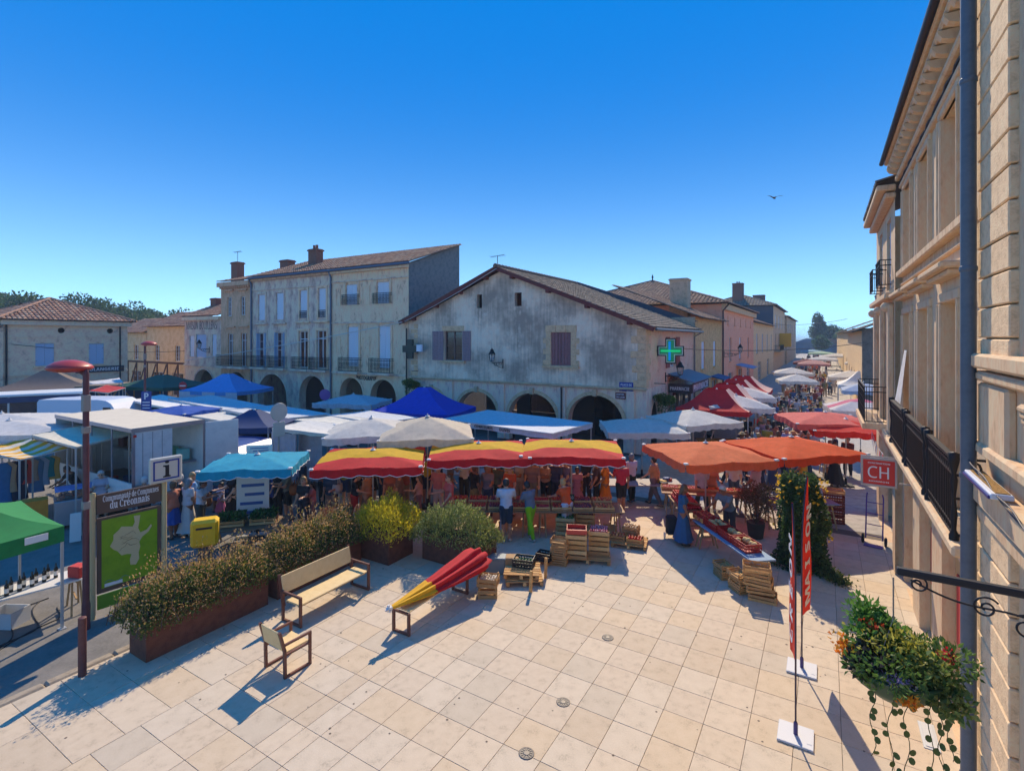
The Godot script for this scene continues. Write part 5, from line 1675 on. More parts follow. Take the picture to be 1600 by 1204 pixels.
func pavilion(label: String, corner: Array, eave: float, peak: float, c: Color, opts := {}) -> Node3D:
	var ce := ZERO
	for p in corner: ce += p * 0.25
	var gy := floor_y(ce.x, ce.z)
	ce.y = gy
	var th := thing("market_tent", label, "tent", ce, 0.0, opts.get("group", ""))
	var m := cloth(c, opts.get("through", 0.3))
	var pk := ce + UP * (peak - gy)
	var ridge: float = opts.get("ridge", 0.12)
	var e := []
	for p in corner: e.append(V(p.x, eave, p.z))
	for k in 4:
		var a: Vector3 = e[k]; var b_: Vector3 = e[(k + 1) % 4]
		var pa := pk.lerp(V(a.x, peak, a.z), ridge); var pb := pk.lerp(V(b_.x, peak, b_.z), ridge)
		var rows := []
		for j in 9:
			var t := j / 8.0
			var row := []
			for i in 11:
				var s := i / 10.0
				var p := a.lerp(b_, s).lerp(pa.lerp(pb, s), t)
				p.y -= sin(t * PI) * (peak - eave) * 0.16 + sin(s * PI) * (1.0 - t) * 0.05
				row.append(p)
			rows.append(row)
		var b := N()
		b.sheet(rows)
		wput(th, "roof_panel", b, cloth(opts["panel"], 0.3) if opts.has("panel") and k == 1 else m)  # optional paler colour on one slope, painted as if sunlit
		b = N()
		var top := []; var bot := []
		for i in 21:
			var s := i / 20.0
			var p := a.lerp(b_, s); p.y -= sin(s * PI) * 0.05
			top.append(p); bot.append(p - UP * opts.get("vh", 0.24))
		b.sheet([bot, top])
		wput(th, "valance", b, m)
		b = N()
		var lp := a.lerp(ce + UP * (a.y - gy), 0.02)
		b.box(V(lp.x, (gy + eave) * 0.5, lp.z), V(0.045, eave - gy, 0.045))
		b.box(V(lp.x, gy + 0.01, lp.z), V(0.12, 0.02, 0.12))
		wput(th, "leg", b, plain("leg_metal", rgb(196, 196, 192), 0.4, 0.4))
	b_tent_cap(th, pk)
	for k in opts.get("walls", []):
		var a: Vector3 = e[k]; var b_: Vector3 = e[(k + 1) % 4]
		var rows := []
		for j in 6:
			var row := []
			for i in 13:
				var p := a.lerp(b_, i / 12.0)
				p.y = lerpf(gy + 0.05, eave - 0.06, j / 5.0)
				row.append(p + V(0.02 * sin(i * 1.9), 0, 0.03 * sin(i * 1.3)))
			rows.append(row)
		var b := N()
		b.sheet(rows)
		wput(th, "side_wall", b, cloth(opts.get("wall", c), 0.4))
	return th

func b_tent_cap(th: Node3D, p: Vector3) -> void:
	var b := N()
	b.lathe(p, [P(0.06, -0.03), P(0.05, 0.02), P(0.0, 0.04)], 8)
	wput(th, "cap", b, plain("cap_white", rgb(210, 206, 198), 0.6))

func awning(called: String, label: String, pts: Array, c: Color, opts := {}) -> Node3D:
	var ce: Vector3 = (pts[0] + pts[1] + pts[2] + pts[3]) * 0.25
	var gy := floor_y(ce.x, ce.z)
	var th := thing(called, label, opts.get("category", "awning"), V(ce.x, gy, ce.z), 0.0, opts.get("group", ""))
	var stripes: Array = opts.get("stripes", [c])
	var ns := stripes.size()
	for k in ns:
		var rows := []
		for j in 3 if ns > 1 else 9:
			var t := (k + j / (2.0 if ns > 1 else 8.0)) / ns
			var row := []
			for i in 13:
				var s := i / 12.0
				var p: Vector3 = (pts[0] as Vector3).lerp(pts[1], t).lerp((pts[3] as Vector3).lerp(pts[2], t), s)
				p.y -= opts.get("sag", 0.07) * sin(s * PI) * (0.5 + 0.5 * sin(t * PI)) + 0.008 * sin(s * 23.0 + t * 11.0)
				row.append(p)
			rows.append(row)
		var b := N()
		b.sheet(rows)
		wput(th, "sheet", b, cloth(stripes[k], opts.get("through", 0.35)))
	var b := N()
	for k in 4: b.bar(pts[k] - UP * 0.04, pts[(k + 1) % 4] - UP * 0.04, 0.035, 0.035)
	wput(th, "frame", b, plain("leg_metal", rgb(196, 196, 192), 0.4, 0.4))
	for k in 4:
		var p: Vector3 = pts[k].lerp(ce, 0.02)
		b = N()
		b.box(V(p.x, (gy + p.y) * 0.5 - 0.03, p.z), V(0.04, p.y - gy - 0.06, 0.04))
		wput(th, "leg", b, plain("leg_metal", rgb(196, 196, 192), 0.4, 0.4))
	var vh: float = opts.get("vh", 0.0)
	if vh > 0:
		for k in 4:
			b = N()
			var top := []; var bot := []
			for i in 13:
				var p: Vector3 = (pts[k] as Vector3).lerp(pts[(k + 1) % 4], i / 12.0)
				top.append(p); bot.append(p - UP * (vh + 0.02 * sin(i * 2.0)))
			b.sheet([bot, top])
			wput(th, "valance", b, cloth(c, opts.get("through", 0.35)))
	return th

func van(label: String, at_: Vector3, yaw_deg: float, c: Color, l: float, w: float, h: float, cab := true) -> Node3D:
	var th := thing("delivery_van", label, "van", at_, rad(yaw_deg), "vans parked behind the stalls")
	var paint := plain("van_paint" + c.to_html(), c, 0.35)
	paint.clearcoat_enabled = true; paint.clearcoat = 0.5
	var o := PackedVector2Array([P(-l * 0.5, 0.35), P(l * 0.5 - 0.02, 0.35), P(l * 0.5, 0.75), P(l * 0.5 - 0.12, 1.05), P(l * 0.5 - 0.75, 1.3), P(l * 0.5 - 1.45, h - 0.22), P(l * 0.5 - 1.75, h - 0.05), P(l * 0.5 - 2.2, h), P(-l * 0.5 + 0.12, h), P(-l * 0.5, h - 0.15)])
	var b := N()
	b.poly(o, V(0, 0, w * 0.5), RIGHT, UP, w)
	put(th, "body", b, paint)
	var gl := glass("van_glass", Color(0.05, 0.08, 0.10, 0.9))
	b = N()
	var p0 := V(l * 0.5 - 0.80, 1.34, 0); var p1 := V(l * 0.5 - 1.42, h - 0.30, 0)
	var nn := V(p1.y - p0.y, p0.x - p1.x, 0).normalized() * 0.012
	b.quad(p0 + nn + V(0, 0, w * 0.44), p0 + nn - V(0, 0, w * 0.44), p1 + nn - V(0, 0, w * 0.40), p1 + nn + V(0, 0, w * 0.40))
	put(th, "windscreen", b, gl)
	for s in [-1.0, 1.0]:
		b = N()
		var z: float = s * (w * 0.5 + 0.008)
		var q := [V(l * 0.5 - 0.95, 1.36, z), V(l * 0.5 - 1.9, 1.36, z), V(l * 0.5 - 1.9, h - 0.42, z), V(l * 0.5 - 1.5, h - 0.42, z)]
		if s > 0: b.quad(q[1], q[0], q[3], q[2])
		else: b.quad(q[0], q[1], q[2], q[3])
		put(th, "side_window", b, gl)
		for x in [l * 0.5 - 0.85, -l * 0.5 + 0.9]:
			b = N()
			b.lathe(ZERO, [P(0.0, 0.02), P(0.2, 0.02), P(0.22, 0.0), P(0.33, 0.0), P(0.34, -0.05), P(0.34, -0.18), P(0.3, -0.2)], 18)
			put(th, "wheel", b, plain("tyre", rgb(30, 30, 31), 0.85), V(x, 0.34, s * (w * 0.5 + 0.01)), Basis(RIGHT, PI / 2 * s))
		b = N()
		b.bevel(V(l * 0.5 - 0.05, 0.85, s * w * 0.36), V(0.12, 0.16, 0.26), 0.02)
		put(th, "headlight", b, plain("headlight", rgb(214, 216, 220), 0.15))
		b = N()
		b.bevel(V(l * 0.5 - 1.15, 1.5, s * (w * 0.5 + 0.13)), V(0.08, 0.26, 0.18), 0.02)
		put(th, "mirror", b, plain("tyre", rgb(30, 30, 31), 0.85))
	b = N()
	b.bevel(V(l * 0.5, 0.5, 0), V(0.1, 0.25, w * 0.92), 0.03)
	put(th, "bumper", b, plain("bumper", rgb(58, 58, 60), 0.7))
	return th

func trestle(label: String, c: Vector3, yaw: float, w: float, d: float, h: float, cover: Color, group := "market tables") -> Node3D:
	var th := thing("market_table", label, "table", V(c.x, floor_y(c.x, c.z), c.z), yaw, group)
	var b := N()
	b.bevel(V(0, h - 0.02, 0), V(w, 0.035, d), 0.006)
	put(th, "table_top", b, plain("table_cover" + cover.to_html(), cover, 0.7))
	for x in [-w * 0.42, w * 0.42]:
		b = N()
		for z in [-1.0, 1.0]:
			b.bar(V(x - 0.06, h - 0.05, z * d * 0.16), V(x - 0.1, 0, z * d * 0.45), 0.035, 0.035)
			b.bar(V(x + 0.06, h - 0.05, z * d * 0.16), V(x + 0.1, 0, z * d * 0.45), 0.035, 0.035)
		b.bar(V(x, h - 0.06, -d * 0.45), V(x, h - 0.06, d * 0.45), 0.05, 0.04)
		b.bar(V(x, h * 0.4, -d * 0.3), V(x, h * 0.4, d * 0.3), 0.03, 0.03)
		put(th, "trestle", b, plain("raw_wood", rgb(172, 140, 100), 0.85))
	return th

func garment(label: String, p: Vector3, w: float, h: float, c: Color, yaw: float) -> void:
	var b := N()
	var rows := []
	for side in 1:
		for j in 9:
			var t := j / 8.0
			var row := []
			for i in 13:
				var s := i / 12.0 * TAU
				var hw := w * (0.5 if t < 0.9 else 0.5 * (1.0 - (t - 0.9) * 6.0)) * (1.12 - 0.22 * sin(t * PI))
				row.append(V(cos(s) * hw, -h + t * h, sin(s) * 0.07 * (1.2 - t) + 0.012 * sin(i * 2.1) * (1.0 - t)))
			rows.append(row)
	b.sheet(rows, true)
	b.tube([V(-w * 0.3, -0.04, 0), V(0, 0.03, 0), V(w * 0.3, -0.04, 0)], 0.012, 5)
	b.tube([V(0, 0.03, 0), V(0.0, 0.14, 0)], 0.006, 4)
	solo("hanging_garment", b, cloth(c, 0.2), label, "clothes", p, Basis(UP, yaw), "clothes hung under the striped awning")

func build_market_square() -> void:
	var cream := rgb(230, 222, 198); var white := rgb(238, 238, 236)
	var g0 := V(-13.45, 0, -4.5)
	pavilion("green folding tent at the left edge over the wine table", [V(-13.5, 2.05, -1.6), V(-13.45, 2.05, -4.45), V(-16.4, 2.05, -4.6), V(-16.4, 2.05, -1.6)], 2.02, 2.75, rgb(30, 134, 66), {"vh": 0.32, "through": 0.35})
	var q := N()
	q.bevel(ZERO, V(0.012, 0.14, 0.36), 0.003)
	solo("name_tag", q, plain("paper_white", rgb(226, 224, 216), 0.8), "small white tag pinned to the green tent's valance", "tag", V(-13.42, 1.9, -4.0))
	var yel := rgb(240, 178, 40)
	var st := []
	for k in 9: st.append(yel if k % 2 == 0 else rgb(232, 222, 200))
	awning("striped_awning", "yellow and white striped awning over hanging clothes at the left edge", [at(-42, 701, 2.35), at(30, 717, 2.15), at(106, 699, 2.3), at(40, 683, 2.5)], yel, {"stripes": st, "sag": 0.14, "vh": 0.0})
	var gc := [rgb(60, 120, 170), rgb(196, 164, 130), rgb(52, 54, 72), rgb(60, 50, 66), rgb(206, 70, 60), rgb(176, 156, 140), rgb(90, 130, 170), rgb(160, 180, 206), rgb(40, 140, 150), rgb(214, 170, 90)]
	var gn := ["blue", "beige", "charcoal", "dark plum", "coral red", "taupe", "denim blue", "pale blue", "teal", "mustard"]
	for k in 10:
		var p := at(4 + k * 8.6, 722.0 - k * 1.2, 1.75)
		p.y = 1.72
		garment("%s garment hanging under the yellow striped awning" % gn[k], p, 0.42, [1.3, 1.0, 1.35, 1.3, 0.8, 0.75, 1.15, 0.95, 0.7, 0.8][k], gc[k], 1.2)
	parasol("white parasol behind the yellow striped awning", rect_at(14, 672, 2.6, 4.0, 3.0, 62.0), 2.6, 2.95, [white], {})
	parasol("second white parasol farther back at the left edge", rect_at(2, 660, 2.65, 4.2, 3.2, 62.0), 2.65, 3.0, [white], {})
	sales_trailer()
	awning("canvas_awning", "cream canvas awning stretched out from the white sales trailer", [at(49, 679, 2.62), at(118, 698, 2.5), at(203, 677, 2.62), at(128, 664, 2.78)], cream, {"sag": 0.06, "vh": 0.06})
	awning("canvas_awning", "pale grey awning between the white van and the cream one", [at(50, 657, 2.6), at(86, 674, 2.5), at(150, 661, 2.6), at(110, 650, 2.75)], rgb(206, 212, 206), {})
	awning("canvas_awning", "cream flat awning beyond the trailer roof", [at(158, 652, 2.9), at(210, 668, 2.8), at(305, 657, 2.8), at(242, 643, 2.95)], rgb(224, 206, 174), {"sag": 0.03})
	van("white high-roofed van parked behind the cream awnings", stand(158, 691), 30.0, rgb(206, 214, 226), 5.6, 2.0, 2.55)
	van("blue van whose cab shows beside the trailer's open door", stand(372, 772), 15.0, rgb(34, 66, 130), 4.8, 1.9, 2.05)
	van("dark van standing under the blue-shaded awnings", stand(392, 742), -28.0, rgb(36, 40, 46), 5.0, 1.95, 2.1)
	van("silver van at the left edge behind the glazed stall", stand(-10, 685), 50.0, rgb(150, 150, 152), 5.0, 2.0, 2.5)
	var gs := thing("glazed_stall", "long food stall with white roof and glass front at the left edge", "stall", stand(20, 690))
	gs.rotation.y = rad(66.0)
	q = N(); q.bevel(V(0, 2.75, 0), V(6.4, 0.14, 2.6), 0.03); put(gs, "roof", q, plain("stall_white", rgb(214, 218, 216), 0.5))
	q = N(); q.bevel(V(0, 2.5, 1.26), V(6.4, 0.3, 0.06), 0.01); put(gs, "fascia", q, plain("stall_navy", rgb(44, 60, 96), 0.5))
	q = N(); q.box(V(0, 1.75, 1.2), V(6.2, 1.2, 0.02)); put(gs, "glass_front", q, glass("stall_glass", Color(0.12, 0.2, 0.26, 0.6)))
	q = N(); q.bevel(V(0, 0.6, 1.1), V(6.2, 1.1, 0.3), 0.02); put(gs, "counter", q, plain("stall_white", rgb(214, 218, 216), 0.5))
	q = N(); q.box(V(0, 1.4, -1.2), V(6.2, 2.6, 0.06)); put(gs, "back_panel", q, plain("stall_back", rgb(92, 98, 104), 0.8))
	for x in [-3.1, 0.0, 3.1]:
		q = N(); q.box(V(x, 1.35, 1.22), V(0.08, 2.7, 0.08)); put(gs, "post", q, plain("leg_metal", rgb(196, 196, 192), 0.4, 0.4))
	pavilion("grey-brown peaked tent in front of the hipped-roof house", rect_at(75, 604, 2.35, 6.0, 4.0, 62.0), 2.35, 3.5, rgb(120, 106, 98), {"through": 0.2})
	pavilion("pale blue peaked tent before the low arcaded houses", rect_at(356, 607, 2.3, 4.6, 3.6, 18.0), 2.3, 3.35, rgb(84, 156, 222), {"walls": [0], "wall": rgb(196, 210, 224), "through": 0.3})
	pavilion("deep blue peaked tent in front of the gabled house's left arch", rect_at(663, 638, 2.25, 4.4, 3.2, 12.0), 2.25, 3.35, rgb(14, 66, 190), {"through": 0.25})
	pavilion("dark green peaked tent by the yellow half-timbered house", rect_at(255, 600, 2.4, 5.6, 4.0, 10.0), 2.4, 3.1, rgb(22, 92, 74), {})
	awning("canvas_awning", "red awning by the lamp post in front of the corner house", [at(138, 610, 2.7), at(168, 613, 2.6), at(196, 605, 2.7), at(165, 601, 2.9)], rgb(196, 40, 48), {})
	awning("canvas_awning", "long white awning just below the corner house windows", [at(128, 596, 3.0), at(134, 600, 2.8), at(192, 597, 2.8), at(186, 590, 3.0)], rgb(220, 220, 222), {})
	var tk := thing("timber_kiosk", "small timber kiosk with flat roof and crossed struts beyond the white van", "kiosk", stand(192, 652))
	tk.rotation.y = rad(60.0)
	var wood := plain("raw_wood", rgb(172, 140, 100), 0.85)
	q = N(); q.bevel(V(0, 2.5, 0), V(5.2, 0.12, 2.4), 0.02); put(tk, "roof", q, plain("kiosk_roof", rgb(150, 128, 104), 0.85))
	for x in [-2.4, -0.8, 0.8, 2.4]:
		q = N(); q.box(V(x, 1.25, 1.1), V(0.09, 2.5, 0.09)); put(tk, "post", q, wood)
	for x in [-1.6, 0.0]:
		q = N(); q.bar(V(x - 0.7, 1.4, 1.1), V(x, 2.4, 1.1), 0.06, 0.08); q.bar(V(x + 0.7, 1.4, 1.1), V(x, 2.4, 1.1), 0.06, 0.08); put(tk, "strut", q, wood)
	q = N(); q.box(V(0.2, 1.1, -1.0), V(5.0, 2.1, 0.06)); put(tk, "back_panel", q, plain("kiosk_blue", rgb(52, 92, 142), 0.7))
	var aw := [
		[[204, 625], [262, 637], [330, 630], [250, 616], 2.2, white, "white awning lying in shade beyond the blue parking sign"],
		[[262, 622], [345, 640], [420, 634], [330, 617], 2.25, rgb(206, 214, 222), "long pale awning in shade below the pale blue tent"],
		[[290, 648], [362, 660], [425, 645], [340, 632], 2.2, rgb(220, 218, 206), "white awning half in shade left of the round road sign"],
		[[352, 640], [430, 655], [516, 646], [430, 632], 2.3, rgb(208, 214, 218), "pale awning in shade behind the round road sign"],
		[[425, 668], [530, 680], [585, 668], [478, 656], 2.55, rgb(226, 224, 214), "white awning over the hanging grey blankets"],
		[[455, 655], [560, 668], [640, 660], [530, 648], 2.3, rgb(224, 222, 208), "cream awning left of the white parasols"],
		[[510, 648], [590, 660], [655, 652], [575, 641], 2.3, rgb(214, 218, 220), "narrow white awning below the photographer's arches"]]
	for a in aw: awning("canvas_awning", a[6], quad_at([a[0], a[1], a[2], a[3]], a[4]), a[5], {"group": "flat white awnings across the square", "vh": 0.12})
	pavilion("small dark blue peaked shelter among the white awnings", rect_at(397, 660, 2.3, 2.6, 2.2, 25.0), 2.3, 2.85, rgb(30, 62, 110), {})
	parasol("small bright blue parasol among the shaded awnings", rect_at(283, 641, 2.3, 2.6, 2.4, 20.0), 2.3, 2.55, [rgb(28, 92, 190)], {})
	for s in [[424, 462, "left grey quilted blanket hanging below the white awning"], [466, 503, "right grey quilted blanket hanging below the white awning"]]:
		var a := at(s[0], 674, 2.35); var b_ := at(s[1], 679, 2.35)
		var rows := []
		for j in 13:
			var row := []
			for i in 19:
				var p := a.lerp(b_, i / 18.0)
				p.y = 2.35 - (1.0 - j / 12.0) * 1.75
				p += V(0.5, 0, 0.86) * (0.035 * sin(i * 1.4) * (1.3 - j / 12.0) + (0.012 if (i + j) % 2 == 0 else 0.0))
				row.append(p)
			rows.append(row)
		q = N(); q.sheet(rows)
		solo("quilted_blanket", q, cloth(rgb(176, 182, 194), 0.1), s[2], "blanket")
	var la := awning("trailer_awning", "long pale awning with lettered edge before the gabled house's arches", quad_at([[690, 654], [862, 677], [926, 660], [762, 640]], 2.35), rgb(214, 220, 226), {"sag": 0.05, "vh": 0.22})
	var a0 := at(690, 654, 2.35); var a1 := at(862, 677, 2.35)
	var ux := (a1 - a0).normalized()
	var lt := "CONFITURES        OLIVES"
	letters(la, "lettering", lt, 0.12, plain("letter_dark", rgb(70, 56, 50), 0.7), (a0 + a1) * 0.5 + V(0, -0.11, 0) + ux.cross(UP) * 0.03 - la.position, Basis(ux, UP, ux.cross(UP)), false, true, 0.006)
	var rk := thing("food_counter", "steel food counter with orange end panel and blue lid near the lamp post", "counter", stand(100, 822))
	rk.rotation.y = rad(74.0)
	var steel := plain("steel", rgb(168, 170, 174), 0.35, 0.6)
	q = N(); q.bevel(V(0.25, 0.5, 0), V(1.0, 0.78, 0.8), 0.02); put(rk, "cabinet", q, steel)
	q = N(); q.box(V(-0.75, 0.52, 0.05), V(0.72, 0.98, 0.5)); put(rk, "side_panel", q, grain("orange_board", [rgb(190, 112, 28), rgb(220, 140, 38), rgb(228, 156, 56)], 0.8, 701, 0.7, 0.1))
	q = N(); q.box(V(0.25, 1.05, 0), V(0.9, 0.26, 0.68)); put(rk, "glass_case", q, glass("case_glass", Color(0.5, 0.5, 0.48, 0.3)))
	q = N(); q.bevel(V(0.25, 1.2, 0), V(0.96, 0.03, 0.72), 0.008); put(rk, "lid", q, plain("lid_blue", rgb(92, 150, 220), 0.3))
	var rr := RandomNumberGenerator.new(); rr.seed = 4
	q = N()
	for k in 26: q.lathe(V(0.25 + rr.randf_range(-0.38, 0.38), 0.93, rr.randf_range(-0.26, 0.26)), [P(0.0, 0), P(0.06, 0.03), P(0.05, 0.09), P(0.0, 0.11)], 7)
	put(rk, "roast_food", q, plain("roast", rgb(150, 62, 34), 0.5)).set_meta("kind", "stuff")
	for s in [[-0.15, 0.3], [0.65, 0.3], [-0.15, -0.3], [0.65, -0.3]]:
		q = N(); q.lathe(V(s[0], 0, s[1]), [P(0.03, 0.0), P(0.05, 0.03), P(0.05, 0.07), P(0.02, 0.11)], 8); put(rk, "castor", q, plain("tyre", rgb(30, 30, 31), 0.85))
	var wc := V(-14.35, 0, -4.1)
	trestle("white folding table with wine bottles under the green tent", wc, rad(78.0), 1.9, 0.75, 0.78, rgb(216, 214, 210))
	for k in 11:
		var p := V(-14.15 - 0.12 * (k % 2) - 0.02 * k, 0.68, -3.55 - k * 0.105)
		var bo := thing("wine_bottle", "dark wine bottle standing in the row on the white folding table", "bottle", p, 0.0, "wine bottles on the folding table")
		q = N()
		q.lathe(ZERO, [P(0.0, 0.0), P(0.037, 0.0), P(0.038, 0.19), P(0.03, 0.22), P(0.015, 0.245), P(0.0145, 0.31), P(0.0, 0.31)], 12)
		put(bo, "glass_body", q, plain("bottle_glass", rgb(22, 26, 20), 0.12))
		q = N()
		q.lathe(ZERO, [P(0.0388, 0.06), P(0.0388, 0.15)], 12)
		put(bo, "label_paper", q, plain("paper_white", rgb(226, 224, 216), 0.8))
	q = N(); q.bevel(V(0, 0.12, 0), V(0.3, 0.24, 0.26), 0.02)
	solo("carton", q, plain("carton_red", rgb(200, 62, 58), 0.7), "red carton at the end of the wine table", "box", V(-14.0, 0.69, -4.88), Basis(UP, 0.4))
	q = N()
	for e in [[V(0, 0.16, 0.2), V(0.56, 0.32, 0.02)], [V(0, 0.16, -0.2), V(0.56, 0.32, 0.02)], [V(0.27, 0.16, 0), V(0.02, 0.32, 0.38)], [V(-0.27, 0.16, 0), V(0.02, 0.32, 0.38)], [V(0, 0.015, 0), V(0.52, 0.02, 0.38)]]: q.box(e[0], e[1])
	solo("plastic_crate", q, plain("crate_white", rgb(196, 198, 200), 0.6), "open white plastic crate on the asphalt below the wine table", "crate", stand(12, 975), Basis(UP, 0.5))
	for j in 3:
		var pts := []
		for k in 30:
			var t := k / 29.0
			pts.append(V(-12.3 - j * 0.35 - t * 2.4 + 0.22 * sin(t * 9.0 + j * 2.0), -0.088, -2.3 - t * 2.6 + 0.3 * sin(t * 7.0 + j)))
		q = N(); q.tube(pts, 0.013, 5)
		solo("cable", q, plain("cable_black", rgb(30, 28, 30), 0.6), ["black cable nearest the kerb on the asphalt", "black cable looping on the asphalt beside the kerb cable", "black cable running under the green tent"][j], "cable")
	for a in [[150, 735, 30.0, 2.4, "goods table in the shade of the cream awning"], [262, 715, 24.0, 2.4, "goods table beyond the sales trailer"], [330, 690, 20.0, 3.0, "goods table in shade under the white awnings"], [470, 700, 30.0, 2.6, "goods table behind the hanging blankets"], [560, 705, 35.0, 2.8, "goods table below the white parasol"], [690, 712, 30.0, 2.8, "goods table below the cream parasol"], [800, 715, 22.0, 3.4, "goods table below the long lettered awning"], [1000, 732, 30.0, 2.8, "book table under the half-shaded white parasol"]]:
		var p := stand(a[0], a[1] + 55)
		trestle(a[4], p, rad(a[2]), a[3], 0.9, 0.78, rgb(150, 140, 130))
		for k in 4:
			var o := V(rr.randf_range(-a[3] * 0.42, a[3] * 0.42), 0, rr.randf_range(-0.3, 0.3)).rotated(UP, rad(a[2]))
			q = N()
			var s := V(rr.randf_range(0.18, 0.4), rr.randf_range(0.08, 0.26), rr.randf_range(0.16, 0.3))
			q.bevel(V(0, s.y * 0.5, 0), s, 0.015)
			var gi: int = (k + int(a[0])) % 6
			solo("goods_box", q, plain("goods%d" % gi, [rgb(150, 60, 50), rgb(70, 90, 130), rgb(200, 190, 170), rgb(90, 120, 80), rgb(190, 150, 60), rgb(60, 60, 66)][gi], 0.7), ["red", "blue", "cream", "green", "mustard", "black"][gi] + " box on the " + a[4], "box", V(p.x, p.y + 0.775, p.z) + o, Basis(UP, rr.randf() * 3.0))

func sales_trailer() -> void:
	var th := thing("sales_trailer", "white box sales trailer with rear door open near the information sign", "trailer", V(-21.2, -0.1, -8.8))
	var white := grain("trailer_white", [rgb(186, 190, 190), rgb(206, 208, 206), rgb(216, 217, 214)], 2.2, 711, 0.5, 0.03)
	var alu := plain("alu_trim", rgb(150, 150, 158), 0.35, 0.6)
	var x0 := -24.2; var x1 := -18.35; var z0 := -7.75; var z1 := -9.95; var y0 := 0.55; var y1 := 3.0
	slab_box(th, "roof", V(x0, y1, z0), V(x1, y1 + 0.06, z1), grain("trailer_roof", [rgb(206, 190, 160), rgb(222, 208, 178), rgb(228, 216, 190)], 2.0, 721, 0.6, 0.05))
	slab_box(th, "floor", V(x0, y0, z0), V(x1, y0 + 0.12, z1), plain("trailer_floor", rgb(110, 106, 100), 0.8))
	slab_box(th, "far_wall", V(x0, y0 + 0.12, z1), V(x1 - 0.05, y1, z1 + 0.05), white)
	slab_box(th, "front_wall", V(x0, y0 + 0.12, z1 + 0.05), V(x0 + 0.05, y1, z0), white)
	slab_box(th, "rear_panel", V(x1 - 0.05, y0, z0), V(x1, y1, z0 - 1.15), white)
	slab_box(th, "side_sill", V(x0 + 0.05, y0 + 0.12, z0 - 0.05), V(x1 - 0.05, 1.35, z0), white)
	slab_box(th, "shelf", V(x0 + 0.2, 1.6, z1 + 0.08), V(x1 - 0.4, 1.66, z1 + 0.5), alu)
	for x in [x0 + 1.4, x0 + 2.9, x0 + 4.4]: slab_box(th, "side_post", V(x, 1.35, z0 - 0.04), V(x + 0.06, y1, z0 - 0.002), alu)
	for e in [[V(x1, y1 - 0.06, z0 + 0.005), V(x1 + 0.02, y1 + 0.08, z1)], [V(x1, y0, z0 + 0.02), V(x1 + 0.02, y1 - 0.06, z0 - 0.07)], [V(x1, y0, z1 + 0.07), V(x1 + 0.02, y1 - 0.06, z1)], [V(x0, y1 - 0.05, z0), V(x1, y1 + 0.07, z0 + 0.03)]]: slab_box(th, "corner_trim", e[0], e[1], alu)
	var b := N()
	b.bevel(V(0, 0, -0.54), V(0.05, y1 - y0 - 0.04, 1.06), 0.01)
	var dr := put(th, "door", b, white, V(x1 + 0.04, (y0 + y1) * 0.5, z1 + 0.02) - th.position, Basis(UP, rad(-12.0)))
	b = N(); b.bevel(V(0.05, -0.1, -0.95), V(0.05, 0.18, 0.04), 0.01)
	put(dr, "handle", b, plain("iron_dark", rgb(38, 38, 40), 0.6, 0.3))
	b = N(); b.bevel(V(0.03, -0.85, -0.6), V(0.012, 0.18, 0.18), 0.003)
	put(dr, "sticker", b, plain("sticker", rgb(110, 140, 150), 0.6))
	for k in 3: slab_box(th, "panel_seam", V(x1, y0 + 0.1, z0 - 0.28 - k * 0.28), V(x1 + 0.006, y1 - 0.1, z0 - 0.295 - k * 0.28), alu)
	for k in 2: slab_box(th, "marker_lamp", V(x1 + 0.02, y1 - 0.2 - k * 2.1, z0 - 0.02), V(x1 + 0.04, y1 - 0.12 - k * 2.1, z0 - 0.1), plain("marker_red", rgb(190, 30, 30), 0.3))
	for k in 3: slab_box(th, "hinge", V(x1, y0 + 0.4 + k * 0.85, z1 + 0.02), V(x1 + 0.05, y0 + 0.5 + k * 0.85, z1 - 0.1), alu)
	for z in [z0 - 0.1, z1 + 0.1]:
		for x in [-21.8, -21.0]:
			b = N()
			b.lathe(ZERO, [P(0.0, 0.1), P(0.18, 0.1), P(0.3, 0.09), P(0.31, 0.0), P(0.31, -0.1), P(0.0, -0.1)], 18)
			put(th, "wheel", b, plain("tyre", rgb(30, 30, 31), 0.85), V(x, 0.21, z) - th.position, Basis(RIGHT, PI / 2))
	b = N()
	for z in [-8.4, -9.3]: b.box(V(-25.0, 0.5, z * 0.5 - 4.4), V(1.7, 0.08, 0.08))
	wput(th, "drawbar", b, plain("iron_dark", rgb(38, 38, 40), 0.6, 0.3))
	for k in 7:
		b = N(); b.bevel(V(x0 + 0.7 + k * 0.72, 1.85, z1 + 0.3), V(0.4, 0.36, 0.26), 0.02)
		wput(th, "shelf_goods", b, plain("goods%d" % (k + 20), Color.from_hsv(0.08 * k, 0.35, 0.4 + 0.06 * k), 0.7))

